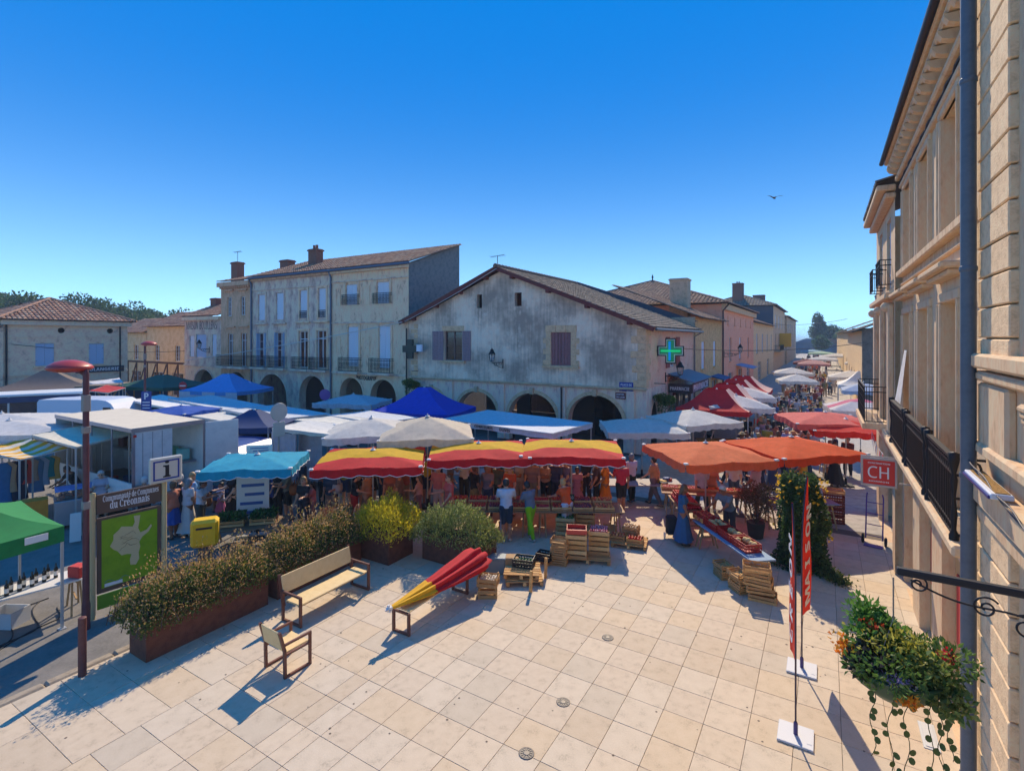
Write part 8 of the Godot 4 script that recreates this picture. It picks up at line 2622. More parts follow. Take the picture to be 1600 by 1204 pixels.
func hanging_basket() -> void:
	var c := V(0.44, 3.58, -4.55)
	var iron := plain("bracket_iron", rgb(44, 46, 52), 0.5, 0.4)
	var th := thing("basket_bracket", "dark iron wall bracket with scrolls holding the flower basket", "bracket", V(1.42, 4.24, -4.6))
	var b := N(); b.bevel(V(-0.49, 0, 0), V(0.98, 0.05, 0.05), 0.006); put(th, "arm", b, iron)
	var spiral := func(cx: float, cy: float, r0: float, turns: float, start: float, dirn: float) -> MB:
		var q := N()
		var pts := []
		for k in 40:
			var t := k / 39.0
			var an := start + dirn * t * turns * TAU
			var r := r0 * (1.0 - t * 0.82)
			pts.append(V(cx + cos(an) * r, cy + sin(an) * r, 0))
		q.tube(pts, 0.007, 6)
		return q
	put(th, "scroll", spiral.call(-0.86, -0.07, 0.06, 1.4, PI * 0.5, -1.0), iron)
	put(th, "scroll", spiral.call(-0.50, -0.14, 0.075, 1.6, 0.6, 1.0), iron)
	put(th, "scroll", spiral.call(-0.30, -0.22, 0.085, 1.6, 2.2, -1.0), iron)
	put(th, "scroll", spiral.call(-0.14, -0.26, 0.12, 1.8, 0.0, 1.0), iron)
	b = N()
	var pts := []
	for k in 24:
		var t := k / 23.0
		pts.append(V(-0.9 + t * 0.9, -0.05 - 0.34 * t * t - 0.06 * sin(t * 6.0), 0))
	b.tube(pts, 0.007, 6); put(th, "brace", b, iron)
	c += V(-0.02, 0, 0)
	c.y += 0.05
	th = thing("flower_basket", "large hanging basket of mixed flowers with trailing vines at lower right", "hanging basket", c)
	b = N()
	b.lathe(V(0, -0.3, 0), [P(0.0, 0.0), P(0.16, 0.02), P(0.29, 0.12), P(0.34, 0.24), P(0.345, 0.26), P(0.31, 0.25)], 28)
	put(th, "bowl", b, plain("bowl_green", rgb(24, 74, 50), 0.5))
	b = N()
	for k in 3:
		var an := TAU * k / 3.0
		b.tube([V(cos(an) * 0.32, -0.05, sin(an) * 0.32), V(0.0, 0.3, -0.05)], 0.0025, 4)
	b.tube([V(0.0, 0.3, -0.05), V(0.0, 0.64, -0.05)], 0.006, 5)
	put(th, "chain", b, plain("galvanised", rgb(140, 142, 144), 0.4, 0.6))
	th.scale = ONE * 0.87
	var leafm := vcol("leaf", 0.6, 0.9)
	var rr := RandomNumberGenerator.new(); rr.seed = 23
	var zone := func(n: int, o: Vector3, r: Vector3, sd: int) -> Array:
		var out := []
		for p in crown_points(n, r, sd, 8): out.append([p[0] + o, p[1]])
		return out
	var sets := [
		["foliage", zone.call(2600, V(0.02, 0.04, 0.02), V(0.46, 0.24, 0.46), 1), [Color(0.06, 0.13, 0.025), Color(0.09, 0.18, 0.035), Color(0.12, 0.22, 0.05)], 0.05, 0.026],
		["foliage", zone.call(900, V(-0.14, 0.14, -0.14), V(0.26, 0.2, 0.26), 2), [Color(0.10, 0.24, 0.04), Color(0.14, 0.30, 0.06)], 0.055, 0.03],
		["variegated_leaves", zone.call(700, V(0.26, -0.06, 0.12), V(0.24, 0.22, 0.26), 3), [Color(0.09, 0.16, 0.04), Color(0.26, 0.32, 0.10), Color(0.14, 0.22, 0.06)], 0.055, 0.04],
		["dark_leaves", zone.call(420, V(-0.16, 0.0, 0.1), V(0.2, 0.14, 0.2), 4), [Color(0.02, 0.03, 0.02), Color(0.04, 0.04, 0.05)], 0.06, 0.04],
		["yellow_leaves", zone.call(520, V(-0.02, 0.06, 0.06), V(0.36, 0.2, 0.36), 5), [Color(0.36, 0.34, 0.04), Color(0.44, 0.42, 0.08)], 0.045, 0.02],
		["orange_flowers", zone.call(130, V(-0.34, 0.02, 0.02), V(0.1, 0.12, 0.12), 6), [Color(0.8, 0.22, 0.02), Color(0.85, 0.4, 0.04)], 0.035, 0.035],
		["orange_flowers", zone.call(70, V(0.06, -0.12, 0.32), V(0.09, 0.07, 0.08), 7), [Color(0.8, 0.25, 0.02), Color(0.85, 0.45, 0.05)], 0.035, 0.035],
		["violet_flowers", zone.call(150, V(-0.02, -0.04, 0.28), V(0.12, 0.06, 0.08), 8), [Color(0.35, 0.3, 0.62), Color(0.45, 0.42, 0.7)], 0.026, 0.026],
		["red_flowers", zone.call(46, V(0.34, 0.12, -0.02), V(0.06, 0.05, 0.06), 9), [Color(0.7, 0.02, 0.05)], 0.035, 0.035],
		["red_flowers", zone.call(40, V(-0.14, 0.2, -0.06), V(0.1, 0.06, 0.08), 10), [Color(0.72, 0.1, 0.03)], 0.03, 0.03]]
	for s in sets:
		var o := leaves(th, s[0], s[1], leaf_mesh(s[3], s[4]), s[2], leafm)
		o.set_meta("kind", "stuff")
	for k in 6:
		var x: float = [-0.16, -0.05, 0.05, 0.2, 0.26, 0.32][k]
		var l: float = [0.55, 0.72, 0.62, 0.8, 0.5, 0.42][k]
		var v := N()
		var p0 := V(x, -0.12, 0.32 - absf(x) * 0.3)
		var vp := []
		for j in 12: vp.append(p0 + V(0.02 * sin(j * 0.9 + k), -l * j / 11.0, 0.02 * cos(j * 0.7)))
		v.tube(vp, 0.003, 4)
		var vine := put(th, "vine", v, plain("vine_stem", rgb(70, 74, 40), 0.8))
		for j in 7:
			var q: Vector3 = vp[1 + int(j * 1.5)]
			var lf := N()
			var ring := PackedVector2Array()
			for s in 9: ring.append(P(cos(TAU * s / 9.0) * 0.022, sin(TAU * s / 9.0) * 0.026))
			lf.poly(ring, ZERO, RIGHT, UP, 0.002)
			put(vine, "leaf", lf, cloth(rgb(92, 108, 52), 0.3), q + V(rng.randf_range(-0.03, 0.03), 0, 0.01), Basis(V(rng.randfn(), rng.randfn(), rng.randfn()).normalized(), rng.randf_range(-0.8, 0.8)))

# ---------- signs, lamps, wires on the houses ----------
func build_details() -> void:
	var Z := -25.8
	var c := on_z(1048, 548, -27.9)
	var th := thing("pharmacy_cross", "lit green and blue pharmacy cross sign with dark rim on the pink wall", "sign", c, rad(12.0))
	var cross := func(a: float, w: float) -> PackedVector2Array:
		return PackedVector2Array([P(-w, -a), P(w, -a), P(w, -w), P(a, -w), P(a, w), P(w, w), P(w, a), P(-w, a), P(-w, w), P(-a, w), P(-a, -w), P(-w, -w)])
	var b := N(); b.poly(cross.call(0.68, 0.27), V(0, 0, 0.06), RIGHT, UP, 0.16); put(th, "case", b, plain("cross_case", rgb(20, 28, 34), 0.4))
	b = N(); b.poly(cross.call(0.61, 0.21), V(0, 0, 0.066), RIGHT, UP, 0.004); put(th, "rim", b, plain("cross_rim", rgb(206, 214, 214), 0.4))
	var em := StandardMaterial3D.new(); em.albedo_color = rgb(6, 60, 46); em.emission_enabled = true; em.emission = rgb(0, 112, 78); em.emission_energy_multiplier = 0.4; em.roughness = 0.3
	b = N(); b.poly(cross.call(0.57, 0.175), V(0, 0, 0.072), RIGHT, UP, 0.004)
	var face := put(th, "screen", b, em)
	var e2 := StandardMaterial3D.new(); e2.albedo_color = rgb(10, 60, 120); e2.emission_enabled = true; e2.emission = rgb(14, 130, 220); e2.emission_energy_multiplier = 0.5
	b = N(); b.box(V(-0.05, 0, 0.075), V(0.12, 1.0, 0.004)); put(face, "light_bar", b, e2)
	var e3 := StandardMaterial3D.new(); e3.albedo_color = rgb(10, 110, 70); e3.emission_enabled = true; e3.emission = rgb(30, 206, 130); e3.emission_energy_multiplier = 0.5
	b = N(); b.box(V(0.0, 0, 0.0752), V(1.0, 0.1, 0.004)); put(face, "light_bar", b, e3)
	b = N(); b.bar(V(-0.6, 0, -0.02), V(-1.1, 0, -0.02), 0.05, 0.05); put(th, "bracket", b, plain("lantern_iron", rgb(30, 30, 32), 0.5, 0.4))
	var lampg := OmniLight3D.new(); lampg.name = "cross_glow"; lampg.light_color = Color(0.1, 0.9, 0.7); lampg.light_energy = 0.05; lampg.light_size = 0.4; lampg.omni_range = 12.0; lampg.omni_attenuation = 2.0; lampg.shadow_enabled = true
	th.add_child(lampg); lampg.position = V(0, 0, 0.35)
	c = on_z(641, 545, Z + 0.55)
	th = thing("pharmacy_cross", "unlit dark green pharmacy cross with white box at the gabled house's left corner", "sign", c)
	b = N(); b.poly(cross.call(0.62, 0.22), V(0, 0, 0.06), RIGHT, UP, 0.14); put(th, "case", b, plain("cross_dark", rgb(16, 48, 40), 0.4))
	b = N(); b.bevel(V(0.78, 0.06, 0), V(0.44, 0.44, 0.14), 0.01); put(th, "white_box", b, plain("strip_white", rgb(222, 224, 230), 0.4))
	b = N(); b.bar(V(0, -0.1, -0.05), V(0, -0.1, -0.56), 0.05, 0.05); put(th, "bracket", b, plain("lantern_iron", rgb(30, 30, 32), 0.5, 0.4))
	lantern("wall lantern with pale glass in the middle of the stained gable", on_z(786, 566, Z), V(-0.45, 0, 0.9).normalized(), 0.75)
	lantern("black lantern on a scrolled arm at the pharmacy house's street side", V(-7.64, 3.75, -29.4), RIGHT, 0.8)
	for s in [[968, 597, 990, 611, rgb(20, 44, 140), "blue enamel street plate on the gabled house's right side", ["PLACE DE", "LA PREVOTE"]], [962, 613, 978, 623, rgb(110, 26, 36), "small maroon plate below the blue street plate", ["HOTEL", "DU LION"]]]:
		var r := zrect(s[0], s[1], s[2], s[3])
		th = thing("street_plate", s[5], "sign", V((r[0] + r[2]) * 0.5, (r[1] + r[3]) * 0.5, Z + 0.03))
		b = N(); b.bevel(ZERO, V(r[2] - r[0], r[3] - r[1], 0.03), 0.006)
		var pl := put(th, "plate", b, plain("plate" + s[4].to_html(), s[4], 0.4))
		for k in 2: letters(pl, "lettering", s[6][k], (r[3] - r[1]) * 0.26, plain("sign_white", rgb(220, 222, 222), 0.6), V(0, (0.5 - k) * (r[3] - r[1]) * 0.42, 0.017), Basis.IDENTITY, false, true, 0.004, (r[2] - r[0]) * 0.78)
	th = thing("pharmacy_shop", "pharmacy shop front with glazed canopy and raised lettering on the pink wall", "shop front", V(-7.6, 0, -32.5))
	b = N(); b.xf = Transform3D(Basis(BACK, -0.3), V(0.7, 3.6, 0)); b.box(ZERO, V(1.5, 0.05, 5.2)); put(th, "canopy", b, plain("canopy_blue", rgb(120, 128, 136), 0.6))
	b = N(); b.bevel(V(1.2, 3.02, 0), V(0.12, 0.5, 5.0), 0.01); b.bevel(V(0.6, 3.02, 2.5), V(1.2, 0.5, 0.1), 0.01); put(th, "fascia", b, plain("fascia_dark", rgb(58, 52, 54), 0.6))
	letters(th, "lettering", "PHARMACIE", 0.4, plain("sign_white", rgb(220, 222, 222), 0.6), V(1.27, 3.02, 0), Basis(FORWARD, UP, RIGHT), false, true, 0.02, 4.2)
	letters(th, "lettering", "PHARMACIE", 0.2, plain("sign_white", rgb(220, 222, 222), 0.6), V(0.6, 3.02, 2.56), Basis.IDENTITY, false, true, 0.02, 1.05)
	for z in [-2.4, -0.8, 0.8, 2.4]:
		b = N(); b.box(V(0.1, 1.4, z), V(0.12, 2.8, 0.12)); put(th, "mullion", b, plain("mullion", rgb(150, 146, 144), 0.5))
	for z in [-1.6, 0.0, 1.6]:
		b = N(); b.box(V(0.07, 1.4, z), V(0.02, 2.7, 1.46)); put(th, "pane", b, glass("shop_glass", Color(0.08, 0.09, 0.10, 0.6)))
	var wire := func(label: String, a: Vector3, e: Vector3, sag: float, r: float, c_: Color, nm: String) -> void:
		var pts := []
		for k in 41:
			var t := k / 40.0
			var p := a.lerp(e, t); p.y -= sag * 4.0 * t * (1.0 - t)
			pts.append(p)
		var q := N(); q.tube(pts, r, 5)
		solo(nm, q, plain("wire" + c_.to_html(), c_, 0.6), label, "wire")
	wire.call("white rope light slung along the shaded arcaded row up to the gabled roof", on_z(288, 563, Z + 0.7), on_z(628, 503, Z + 0.7), 0.15, 0.03, rgb(206, 204, 196), "rope_light")
	wire.call("white cable following the gabled house's left verge", on_z(632, 502, Z + 0.5), on_z(776, 419, Z + 0.5), 0.1, 0.02, rgb(190, 188, 184), "roof_cable")
	wire.call("black cable spanning the street from the green cross to the right-hand houses", V(-7.6, 5.4, -28.0), V(2.3, 5.6, -40.0), 0.35, 0.02, rgb(30, 30, 34), "street_cable")
	wire.call("thin high cable crossing far down the street", V(-7.4, 8.2, -100.0), V(2.8, 8.6, -90.0), 0.4, 0.03, rgb(60, 60, 70), "street_cable")
	wire.call("power cable along the front of the corner house", V(-51.8, 5.4, -14.0), V(-53.0, 4.6, -27.2), 0.3, 0.02, rgb(30, 30, 34), "street_cable")
	th = thing("bunting", "row of red and white pennants under the ornate balcony", "bunting", V(1.2, 3.1, -17.0))
	for k in 12:
		b = N(); b.tri(V(0, 0, 0.12), V(0, 0, -0.12), V(-0.02, -0.3, 0)); 
		put(th, "pennant", b, cloth(rgb(206, 40, 52) if k % 2 == 0 else rgb(226, 220, 220), 0.4), V(0.02 * sin(k * 2.0), -0.12 * sin(PI * k / 11.0), 1.6 - k * 0.3))
	b = N(); b.tube([V(0, 0, 1.75), V(0, -0.12, 0), V(0, 0, -1.85)], 0.006, 4); put(th, "cord", b, plain("wirecord", rgb(200, 198, 194), 0.7))

# ---------- people ----------
func net(bones: Array, cell: float, k: float, clips: Array, out: MB) -> void:
	var lo := ONE * 1e9; var hi := ONE * -1e9
	for q in bones:
		var r := maxf(q[2], q[3]) + 0.03 + cell
		lo = lo.min((q[0] as Vector3).min(q[1]) - ONE * r); hi = hi.max((q[0] as Vector3).max(q[1]) + ONE * r)
	var nx := int((hi.x - lo.x) / cell) + 2; var ny := int((hi.y - lo.y) / cell) + 2; var nz := int((hi.z - lo.z) / cell) + 2
	var acc := PackedFloat32Array(); acc.resize(nx * ny * nz)
	var sxy := nx * ny
	for q in bones:
		var a: Vector3 = q[0]; var b: Vector3 = q[1]
		var ra: float = q[2]; var rb: float = q[3]
		var reach := maxf(ra, rb) + 0.05
		var ab := b - a
		var l2 := maxf(ab.length_squared(), 1e-8)
		var mn := a.min(b) - ONE * reach; var mx := a.max(b) + ONE * reach
		var i0 := maxi(0, int((mn.x - lo.x) / cell)); var i1 := mini(nx - 1, int((mx.x - lo.x) / cell) + 1)
		var j0 := maxi(0, int((mn.y - lo.y) / cell)); var j1 := mini(ny - 1, int((mx.y - lo.y) / cell) + 1)
		var k0 := maxi(0, int((mn.z - lo.z) / cell)); var k1 := mini(nz - 1, int((mx.z - lo.z) / cell) + 1)
		for kz in range(k0, k1 + 1):
			for jy in range(j0, j1 + 1):
				var base := kz * sxy + jy * nx
				for ix in range(i0, i1 + 1):
					var p := V(lo.x + ix * cell, lo.y + jy * cell, lo.z + kz * cell) - a
					var t := clampf(p.dot(ab) / l2, 0.0, 1.0)
					var d := (p - ab * t).length() - lerpf(ra, rb, t)
					if d < 0.06: acc[base + ix] += exp(-k * maxf(d, -0.06))
	for idx in acc.size():
		var f := 0.08
		if acc[idx] > 0.0: f = -log(acc[idx]) / k
		acc[idx] = f
	if not clips.is_empty():
		for kz in nz:
			for jy in ny:
				for ix in nx:
					var p := V(lo.x + ix * cell, lo.y + jy * cell, lo.z + kz * cell)
					var idx := kz * sxy + jy * nx + ix
					for c in clips: acc[idx] = maxf(acc[idx], (c[0] as Vector3).dot(p) - c[1])
	var ids := {}
	var off := [0, 1, nx, nx + 1, sxy, sxy + 1, sxy + nx, sxy + nx + 1]
	var edges := [[0, 1], [2, 3], [4, 5], [6, 7], [0, 2], [1, 3], [4, 6], [5, 7], [0, 4], [1, 5], [2, 6], [3, 7]]
	var corner := [V(0, 0, 0), V(1, 0, 0), V(0, 1, 0), V(1, 1, 0), V(0, 0, 1), V(1, 0, 1), V(0, 1, 1), V(1, 1, 1)]
	var first := out.v.size()
	for kz in nz - 1:
		for jy in ny - 1:
			var base := kz * sxy + jy * nx
			for ix in nx - 1:
				var o := base + ix
				var neg := 0
				if acc[o] < 0: neg += 1
				if acc[o + 1] < 0: neg += 1
				if acc[o + nx] < 0: neg += 1
				if acc[o + nx + 1] < 0: neg += 1
				if acc[o + sxy] < 0: neg += 1
				if acc[o + sxy + 1] < 0: neg += 1
				if acc[o + sxy + nx] < 0: neg += 1
				if acc[o + sxy + nx + 1] < 0: neg += 1
				if neg == 0 or neg == 8: continue
				var s := ZERO; var n := 0
				for e in edges:
					var f0: float = acc[o + off[e[0]]]; var f1: float = acc[o + off[e[1]]]
					if (f0 < 0) != (f1 < 0):
						s += (corner[e[0]] as Vector3).lerp(corner[e[1]], f0 / (f0 - f1)); n += 1
				s /= n
				ids[o] = out.v.size()
				# gradient as the normal
				var g := V(acc[o + 1] + acc[o + nx + 1] + acc[o + sxy + 1] + acc[o + sxy + nx + 1] - acc[o] - acc[o + nx] - acc[o + sxy] - acc[o + sxy + nx], acc[o + nx] + acc[o + nx + 1] + acc[o + sxy + nx] + acc[o + sxy + nx + 1] - acc[o] - acc[o + 1] - acc[o + sxy] - acc[o + sxy + 1], acc[o + sxy] + acc[o + sxy + 1] + acc[o + sxy + nx] + acc[o + sxy + nx + 1] - acc[o] - acc[o + 1] - acc[o + nx] - acc[o + nx + 1])
				out.vert(lo + (V(ix, jy, kz) + s) * cell, g.normalized() if g.length() > 1e-6 else UP)
	for o in ids:
		for ax in 3:
			var st: int = [1, nx, sxy][ax]
			var s1: int = [nx, sxy, 1][ax]; var s2: int = [sxy, 1, nx][ax]
			var in0: bool = acc[o] < 0; var in1: bool = acc[o + st] < 0
			if in0 == in1: continue
			if not (ids.has(o - s1) and ids.has(o - s2) and ids.has(o - s1 - s2)): continue
			var a: int = ids[o]; var b: int = ids[o - s1]; var c: int = ids[o - s1 - s2]; var d: int = ids[o - s2]
			if in0: out.i.append_array([a, c, b, a, d, c])
			else: out.i.append_array([a, b, c, a, c, d])

func hand_bones(w: Vector3, d: Vector3, side: float, fwd: Vector3) -> Array:
	var across := d.cross(fwd).normalized()
	var out := [[w, w + d * 0.075, 0.022, 0.026], [w + d * 0.03 + across * 0.016, w + d * 0.085 + across * 0.022, 0.016, 0.014], [w + d * 0.03 - across * 0.016, w + d * 0.085 - across * 0.022, 0.016, 0.014]]
	for k in 4:
		var b := w + d * 0.085 + across * (k - 1.5) * 0.019
		var l: float = [0.062, 0.074, 0.078, 0.068][k]
		var m := b + (d + fwd * 0.25).normalized() * l * 0.55
		out.append([b, m, 0.0088, 0.008]); out.append([m, m + (d + fwd * 0.8).normalized() * l * 0.5, 0.008, 0.0068])
	var tb := w + d * 0.03 + across * 0.028
	var tm := tb + (d * 0.7 + across * 0.6 + fwd * 0.3).normalized() * 0.04
	out.append([tb, tm, 0.0115, 0.010]); out.append([tm, tm + (d + fwd * 0.4).normalized() * 0.03, 0.010, 0.008])
	return out

func figure(key: String, o: Dictionary) -> Dictionary:
	if meshes.has(key): return meshes[key]
	var fem: bool = o.get("fem", false)
	var lean: float = o.get("lean", 0.0)
	var hipw := 0.095 if fem else 0.088
	var shw := 0.165 if fem else 0.195
	var up := func(p: Vector3) -> Vector3:
		var q := p - V(0, 0.93, 0)
		return V(0, 0.93, 0) + q.rotated(RIGHT, lean)
	var legs := []; var feet := []; var thighs := []; var calves := []
	for s in [-1.0, 1.0]:
		var L: Array = o.get("legL" if s < 0 else "legR", [0.0, 0.0])
		var hip := V(s * hipw, 0.91, 0)
		var td := V(0.02 * s, -1, 0).rotated(RIGHT, -L[0]).normalized()
		var knee := hip + td * 0.43
		var cd := V(0, -1, 0).rotated(RIGHT, -L[0] + L[1])
		var ank := knee + cd * 0.41
		thighs.append([hip, knee, 0.088 if fem else 0.085, 0.056])
		calves.append([knee, knee.lerp(ank, 0.35), 0.055, 0.056]); calves.append([knee.lerp(ank, 0.35), ank, 0.056, 0.037])
		var fd := V(s * 0.12, 0, 1).normalized()
		if L[1] > 0.35: fd = V(0, -0.7, 0.7)
		feet.append([ank + V(0, -0.035, -0.035), ank + V(0, -0.038, 0.02), 0.036, 0.038]); feet.append([ank + V(0, -0.038, 0.02), ank + V(0, -0.045, 0) + fd * 0.145, 0.038, 0.027])
	var low := 10.0
	for f in feet: low = minf(low, minf(f[0].y - f[2], f[1].y - f[3]))
	var torso := [[up.call(V(-0.07, 0.97, 0.0)), up.call(V(0.07, 0.97, 0.0)), 0.105, 0.105], [up.call(V(-0.05, 1.12, 0.01)), up.call(V(0.05, 1.12, 0.01)), 0.095 if fem else 0.108, 0.095 if fem else 0.108], [up.call(V(-0.085, 1.30, 0.01)), up.call(V(0.085, 1.30, 0.01)), 0.098 if fem else 0.112, 0.098 if fem else 0.112], [up.call(V(-shw + 0.03, 1.41, 0)), up.call(V(shw - 0.03, 1.41, 0)), 0.058, 0.058], [up.call(V(0, 0.97, -0.03)), up.call(V(0, 1.35, -0.02)), 0.09, 0.09]]
	if fem: torso.append([up.call(V(-0.07, 1.27, 0.08)), up.call(V(0.07, 1.27, 0.08)), 0.06, 0.06])
	var arms := []; var sleeves := []; var hands := []; var fullsl := []
	for s in [-1.0, 1.0]:
		var A: Array = o.get("armL" if s < 0 else "armR", [0.0, 0.12, 0.15])
		var sh: Vector3 = up.call(V(s * shw, 1.405, 0))
		var ud := V(s * sin(A[1]), -cos(A[1]), 0).rotated(RIGHT, -A[0] + lean * 0.3)
		var el := sh + ud * 0.285
		var fdir := V(s * sin(A[1]) * 0.4 - s * (A[3] if A.size() > 3 else 0.0), -cos(A[1]), 0).normalized().rotated(RIGHT, -A[0] - A[2] + lean * 0.3)
		var wr := el + fdir * 0.25
		arms.append([sh, el, 0.05 if not fem else 0.044, 0.038]); arms.append([el, wr, 0.039, 0.026])
		sleeves.append([sh, sh.lerp(el, 0.62), 0.064 if not fem else 0.056, 0.058 if not fem else 0.052])
		fullsl.append([sh, el, 0.062, 0.05]); fullsl.append([el, wr, 0.05, 0.036])
		var fw := fdir.cross(RIGHT * s).normalized()
		if fw.dot(V(0, 0, 1)) < 0: fw = -fw
		hands.append(hand_bones(wr, fdir, s, fw))
	var nk: Vector3 = up.call(V(0, 1.43, -0.005))
	var hp: float = o.get("head", 0.0) + lean * 0.6
	var hc := nk + V(0, 0.17, 0.025).rotated(RIGHT, hp)
	var hb := Basis(RIGHT, hp)
	var head := [[hc + hb * V(0, 0.035, -0.012), hc + hb * V(0, -0.03, 0.012), 0.086, 0.07], [hc + hb * V(0, -0.075, 0.04), hc + hb * V(0, -0.06, 0.03), 0.046, 0.05], [hc + hb * V(0, -0.0, 0.085), hc + hb * V(0, -0.03, 0.098), 0.010, 0.015], [hc + hb * V(-0.082, -0.01, -0.005), hc + hb * V(-0.085, -0.045, 0.0), 0.016, 0.011], [hc + hb * V(0.082, -0.01, -0.005), hc + hb * V(0.085, -0.045, 0.0), 0.016, 0.011], [hc + hb * V(-0.02, -0.068, 0.082), hc + hb * V(0.02, -0.068, 0.082), 0.010, 0.010]]
	var neck := [[nk - V(0, 0.04, 0), hc + hb * V(0, -0.07, -0.02), 0.054, 0.05]]
	var d := {}
	var drop := V(0, -low, 0)
	var mb := N(); mb.xf = Transform3D(Basis.IDENTITY, drop)
	net(torso + thighs + calves + feet + arms + neck, 0.02, 60.0, [], mb)
	net(head + neck, 0.011, 95.0, [], mb)
	for h in hands: net(h, 0.0062, 170.0, [], mb)
	d["body"] = mb.mesh()
	mb = N(); mb.xf = Transform3D(Basis.IDENTITY, drop)
	for s in [-1.0, 1.0]:
		mb.box(hc + hb * V(s * 0.032, 0.008, 0.079), V(0.026, 0.010, 0.014), hb)
		mb.box(hc + hb * V(s * 0.032, 0.028, 0.081), V(0.034, 0.006, 0.012), hb)
	d["eyes"] = mb.mesh()
	mb = N(); mb.xf = Transform3D(Basis.IDENTITY, drop)
	var hair := [[hc + hb * V(0, 0.045, -0.022), hc + hb * V(0, -0.01, -0.03), 0.095, 0.088]]
	var front := hb * V(0, -0.55, 0.83)
	var clips := [[front, front.dot(hc + hb * V(0, 0.05, 0.052))]]
	var hl: String = o.get("hair", "short")
	if hl == "long":
		hair.append([hc + hb * V(-0.03, -0.05, -0.055), nk + V(-0.04, -0.22, -0.10), 0.07, 0.05]); hair.append([hc + hb * V(0.03, -0.05, -0.055), nk + V(0.04, -0.22, -0.10), 0.07, 0.05])
	elif hl == "bun": hair.append([hc + hb * V(0, 0.08, -0.10), hc + hb * V(0, 0.09, -0.12), 0.04, 0.038])
	net(hair, 0.014, 80.0, clips, mb)
	d["hair"] = mb.mesh()
	if o.get("hat", false):
		mb = N(); mb.xf = Transform3D(hb, drop + hc)
		mb.lathe(V(0, 0.04, -0.01), [P(0.17, 0.0), P(0.168, 0.008), P(0.104, 0.012), P(0.1, 0.06), P(0.07, 0.095), P(0.0, 0.1)], 18)
		d["hat"] = mb.mesh()
	mb = N(); mb.xf = Transform3D(Basis.IDENTITY, drop)
	var grow := func(bs: Array, g: float) -> Array: return bs.map(func(q): return [q[0], q[1], q[2] + g, q[3] + g])
	var tb: Array = grow.call(torso, 0.014)
	var upn := UP.rotated(RIGHT, lean)
	var tclip := [[upn, upn.dot(up.call(V(0, 1.452, 0)))], [-upn, (-upn).dot(up.call(V(0, 0.93, 0)))]]
	if o.get("sleeve", "short") == "short": tb += sleeves
	elif o.get("sleeve", "short") == "long": tb += fullsl
	net(tb, 0.02, 60.0, tclip, mb)
	d["top"] = mb.mesh()
	mb = N(); mb.xf = Transform3D(Basis.IDENTITY, drop)
	var bot: String = o.get("bottom", "trousers")
	var seat := [[V(-0.07, 0.965, -0.005), V(0.07, 0.965, -0.005), 0.118, 0.118]]
	if bot == "trousers": net(seat + grow.call(thighs, 0.014) + grow.call(calves, 0.016), 0.02, 60.0, [[UP, 1.03], [DOWN, -(low + 0.07)]], mb)
	elif bot == "shorts":
		var sh2 := []
		for t in thighs: sh2.append([t[0], (t[0] as Vector3).lerp(t[1], 0.82), t[2] + 0.018, 0.086])
		net(seat + sh2, 0.02, 60.0, [[UP, 1.03], [DOWN, -0.5]], mb)
	else:
		var hem := 0.46 if bot == "skirt" else 0.14
		var rows := []
		for j in 15:
			var t := j / 14.0
			var y := lerpf(hem, 1.04, t)
			var r := lerpf(0.25 if bot == "skirt" else 0.30, 0.122, pow(t, 0.75))
			var row := []
			for i in 41:
				var an := TAU * i / 40.0
				var rr_ := r * (1.0 + (0.07 * sin(an * 9.0) + 0.04 * sin(an * 5.0 + 1.0)) * (1.0 - t))
				row.append(V(cos(an) * rr_ * 1.12, y, sin(an) * rr_ * 0.92 + 0.01))
			rows.append(row)
		mb.sheet(rows, true)
	d["bottom"] = mb.mesh()
	mb = N(); mb.xf = Transform3D(Basis.IDENTITY, drop)
	net(grow.call(feet, 0.007), 0.016, 80.0, [[UP, low + 0.085]], mb)
	d["shoes"] = mb.mesh()
	meshes[key] = d
	return d

var poses := {}
var hair_cols := [rgb(40, 30, 24), rgb(62, 44, 32), rgb(96, 70, 46), rgb(168, 132, 86), rgb(128, 124, 120), rgb(190, 186, 180), rgb(28, 24, 22), rgb(112, 60, 34)]
var skin_cols := [rgb(206, 158, 128), rgb(194, 142, 112), rgb(214, 170, 142), rgb(176, 122, 92), rgb(148, 98, 72), rgb(204, 150, 118)]

func person(pose: String, at_: Vector3, face_deg: float, top: Color, bottom: Color, label: String, opts := {}) -> Node3D:
	var d := figure("fig_" + pose, poses[pose])
	var th := thing("person", label, "person", at_, rad(face_deg + 180.0), opts.get("group", "shoppers and sellers"))
	var sc: float = opts.get("scale", rng.randf_range(0.95, 1.03))
	th.scale = ONE * sc
	var skin: Color = opts.get("skin", skin_cols[rng.randi() % skin_cols.size()])
	var hair: Color = opts.get("hair", hair_cols[rng.randi() % hair_cols.size()])
	var sm := plain("skin" + skin.to_html(), skin, 0.6)
	put(th, "body", d["body"], sm)
	put(th, "top", d["top"], cloth(top, 0.0))
	var bm: Material = cloth(bottom, 0.0)
	put(th, "skirt" if poses[pose].get("bottom", "") in ["skirt", "long"] else poses[pose].get("bottom", "trousers"), d["bottom"], bm)
	put(th, "hair", d["hair"], plain("hair" + hair.to_html(), hair, 0.55))
	put(th, "shoes", d["shoes"], plain("shoe%d" % (int(at_.x * 7.0) & 3), [rgb(40, 38, 38), rgb(190, 186, 180), rgb(110, 76, 52), rgb(70, 74, 90)][int(at_.x * 7.0) & 3], 0.6))
	if opts.get("near", false): put(th, "eyes", d["eyes"], plain("eye_dark", rgb(46, 36, 32), 0.5))
	if d.has("hat"): put(th, "hat", d["hat"], cloth(opts.get("hat", rgb(206, 186, 140)), 0.0))
	return th

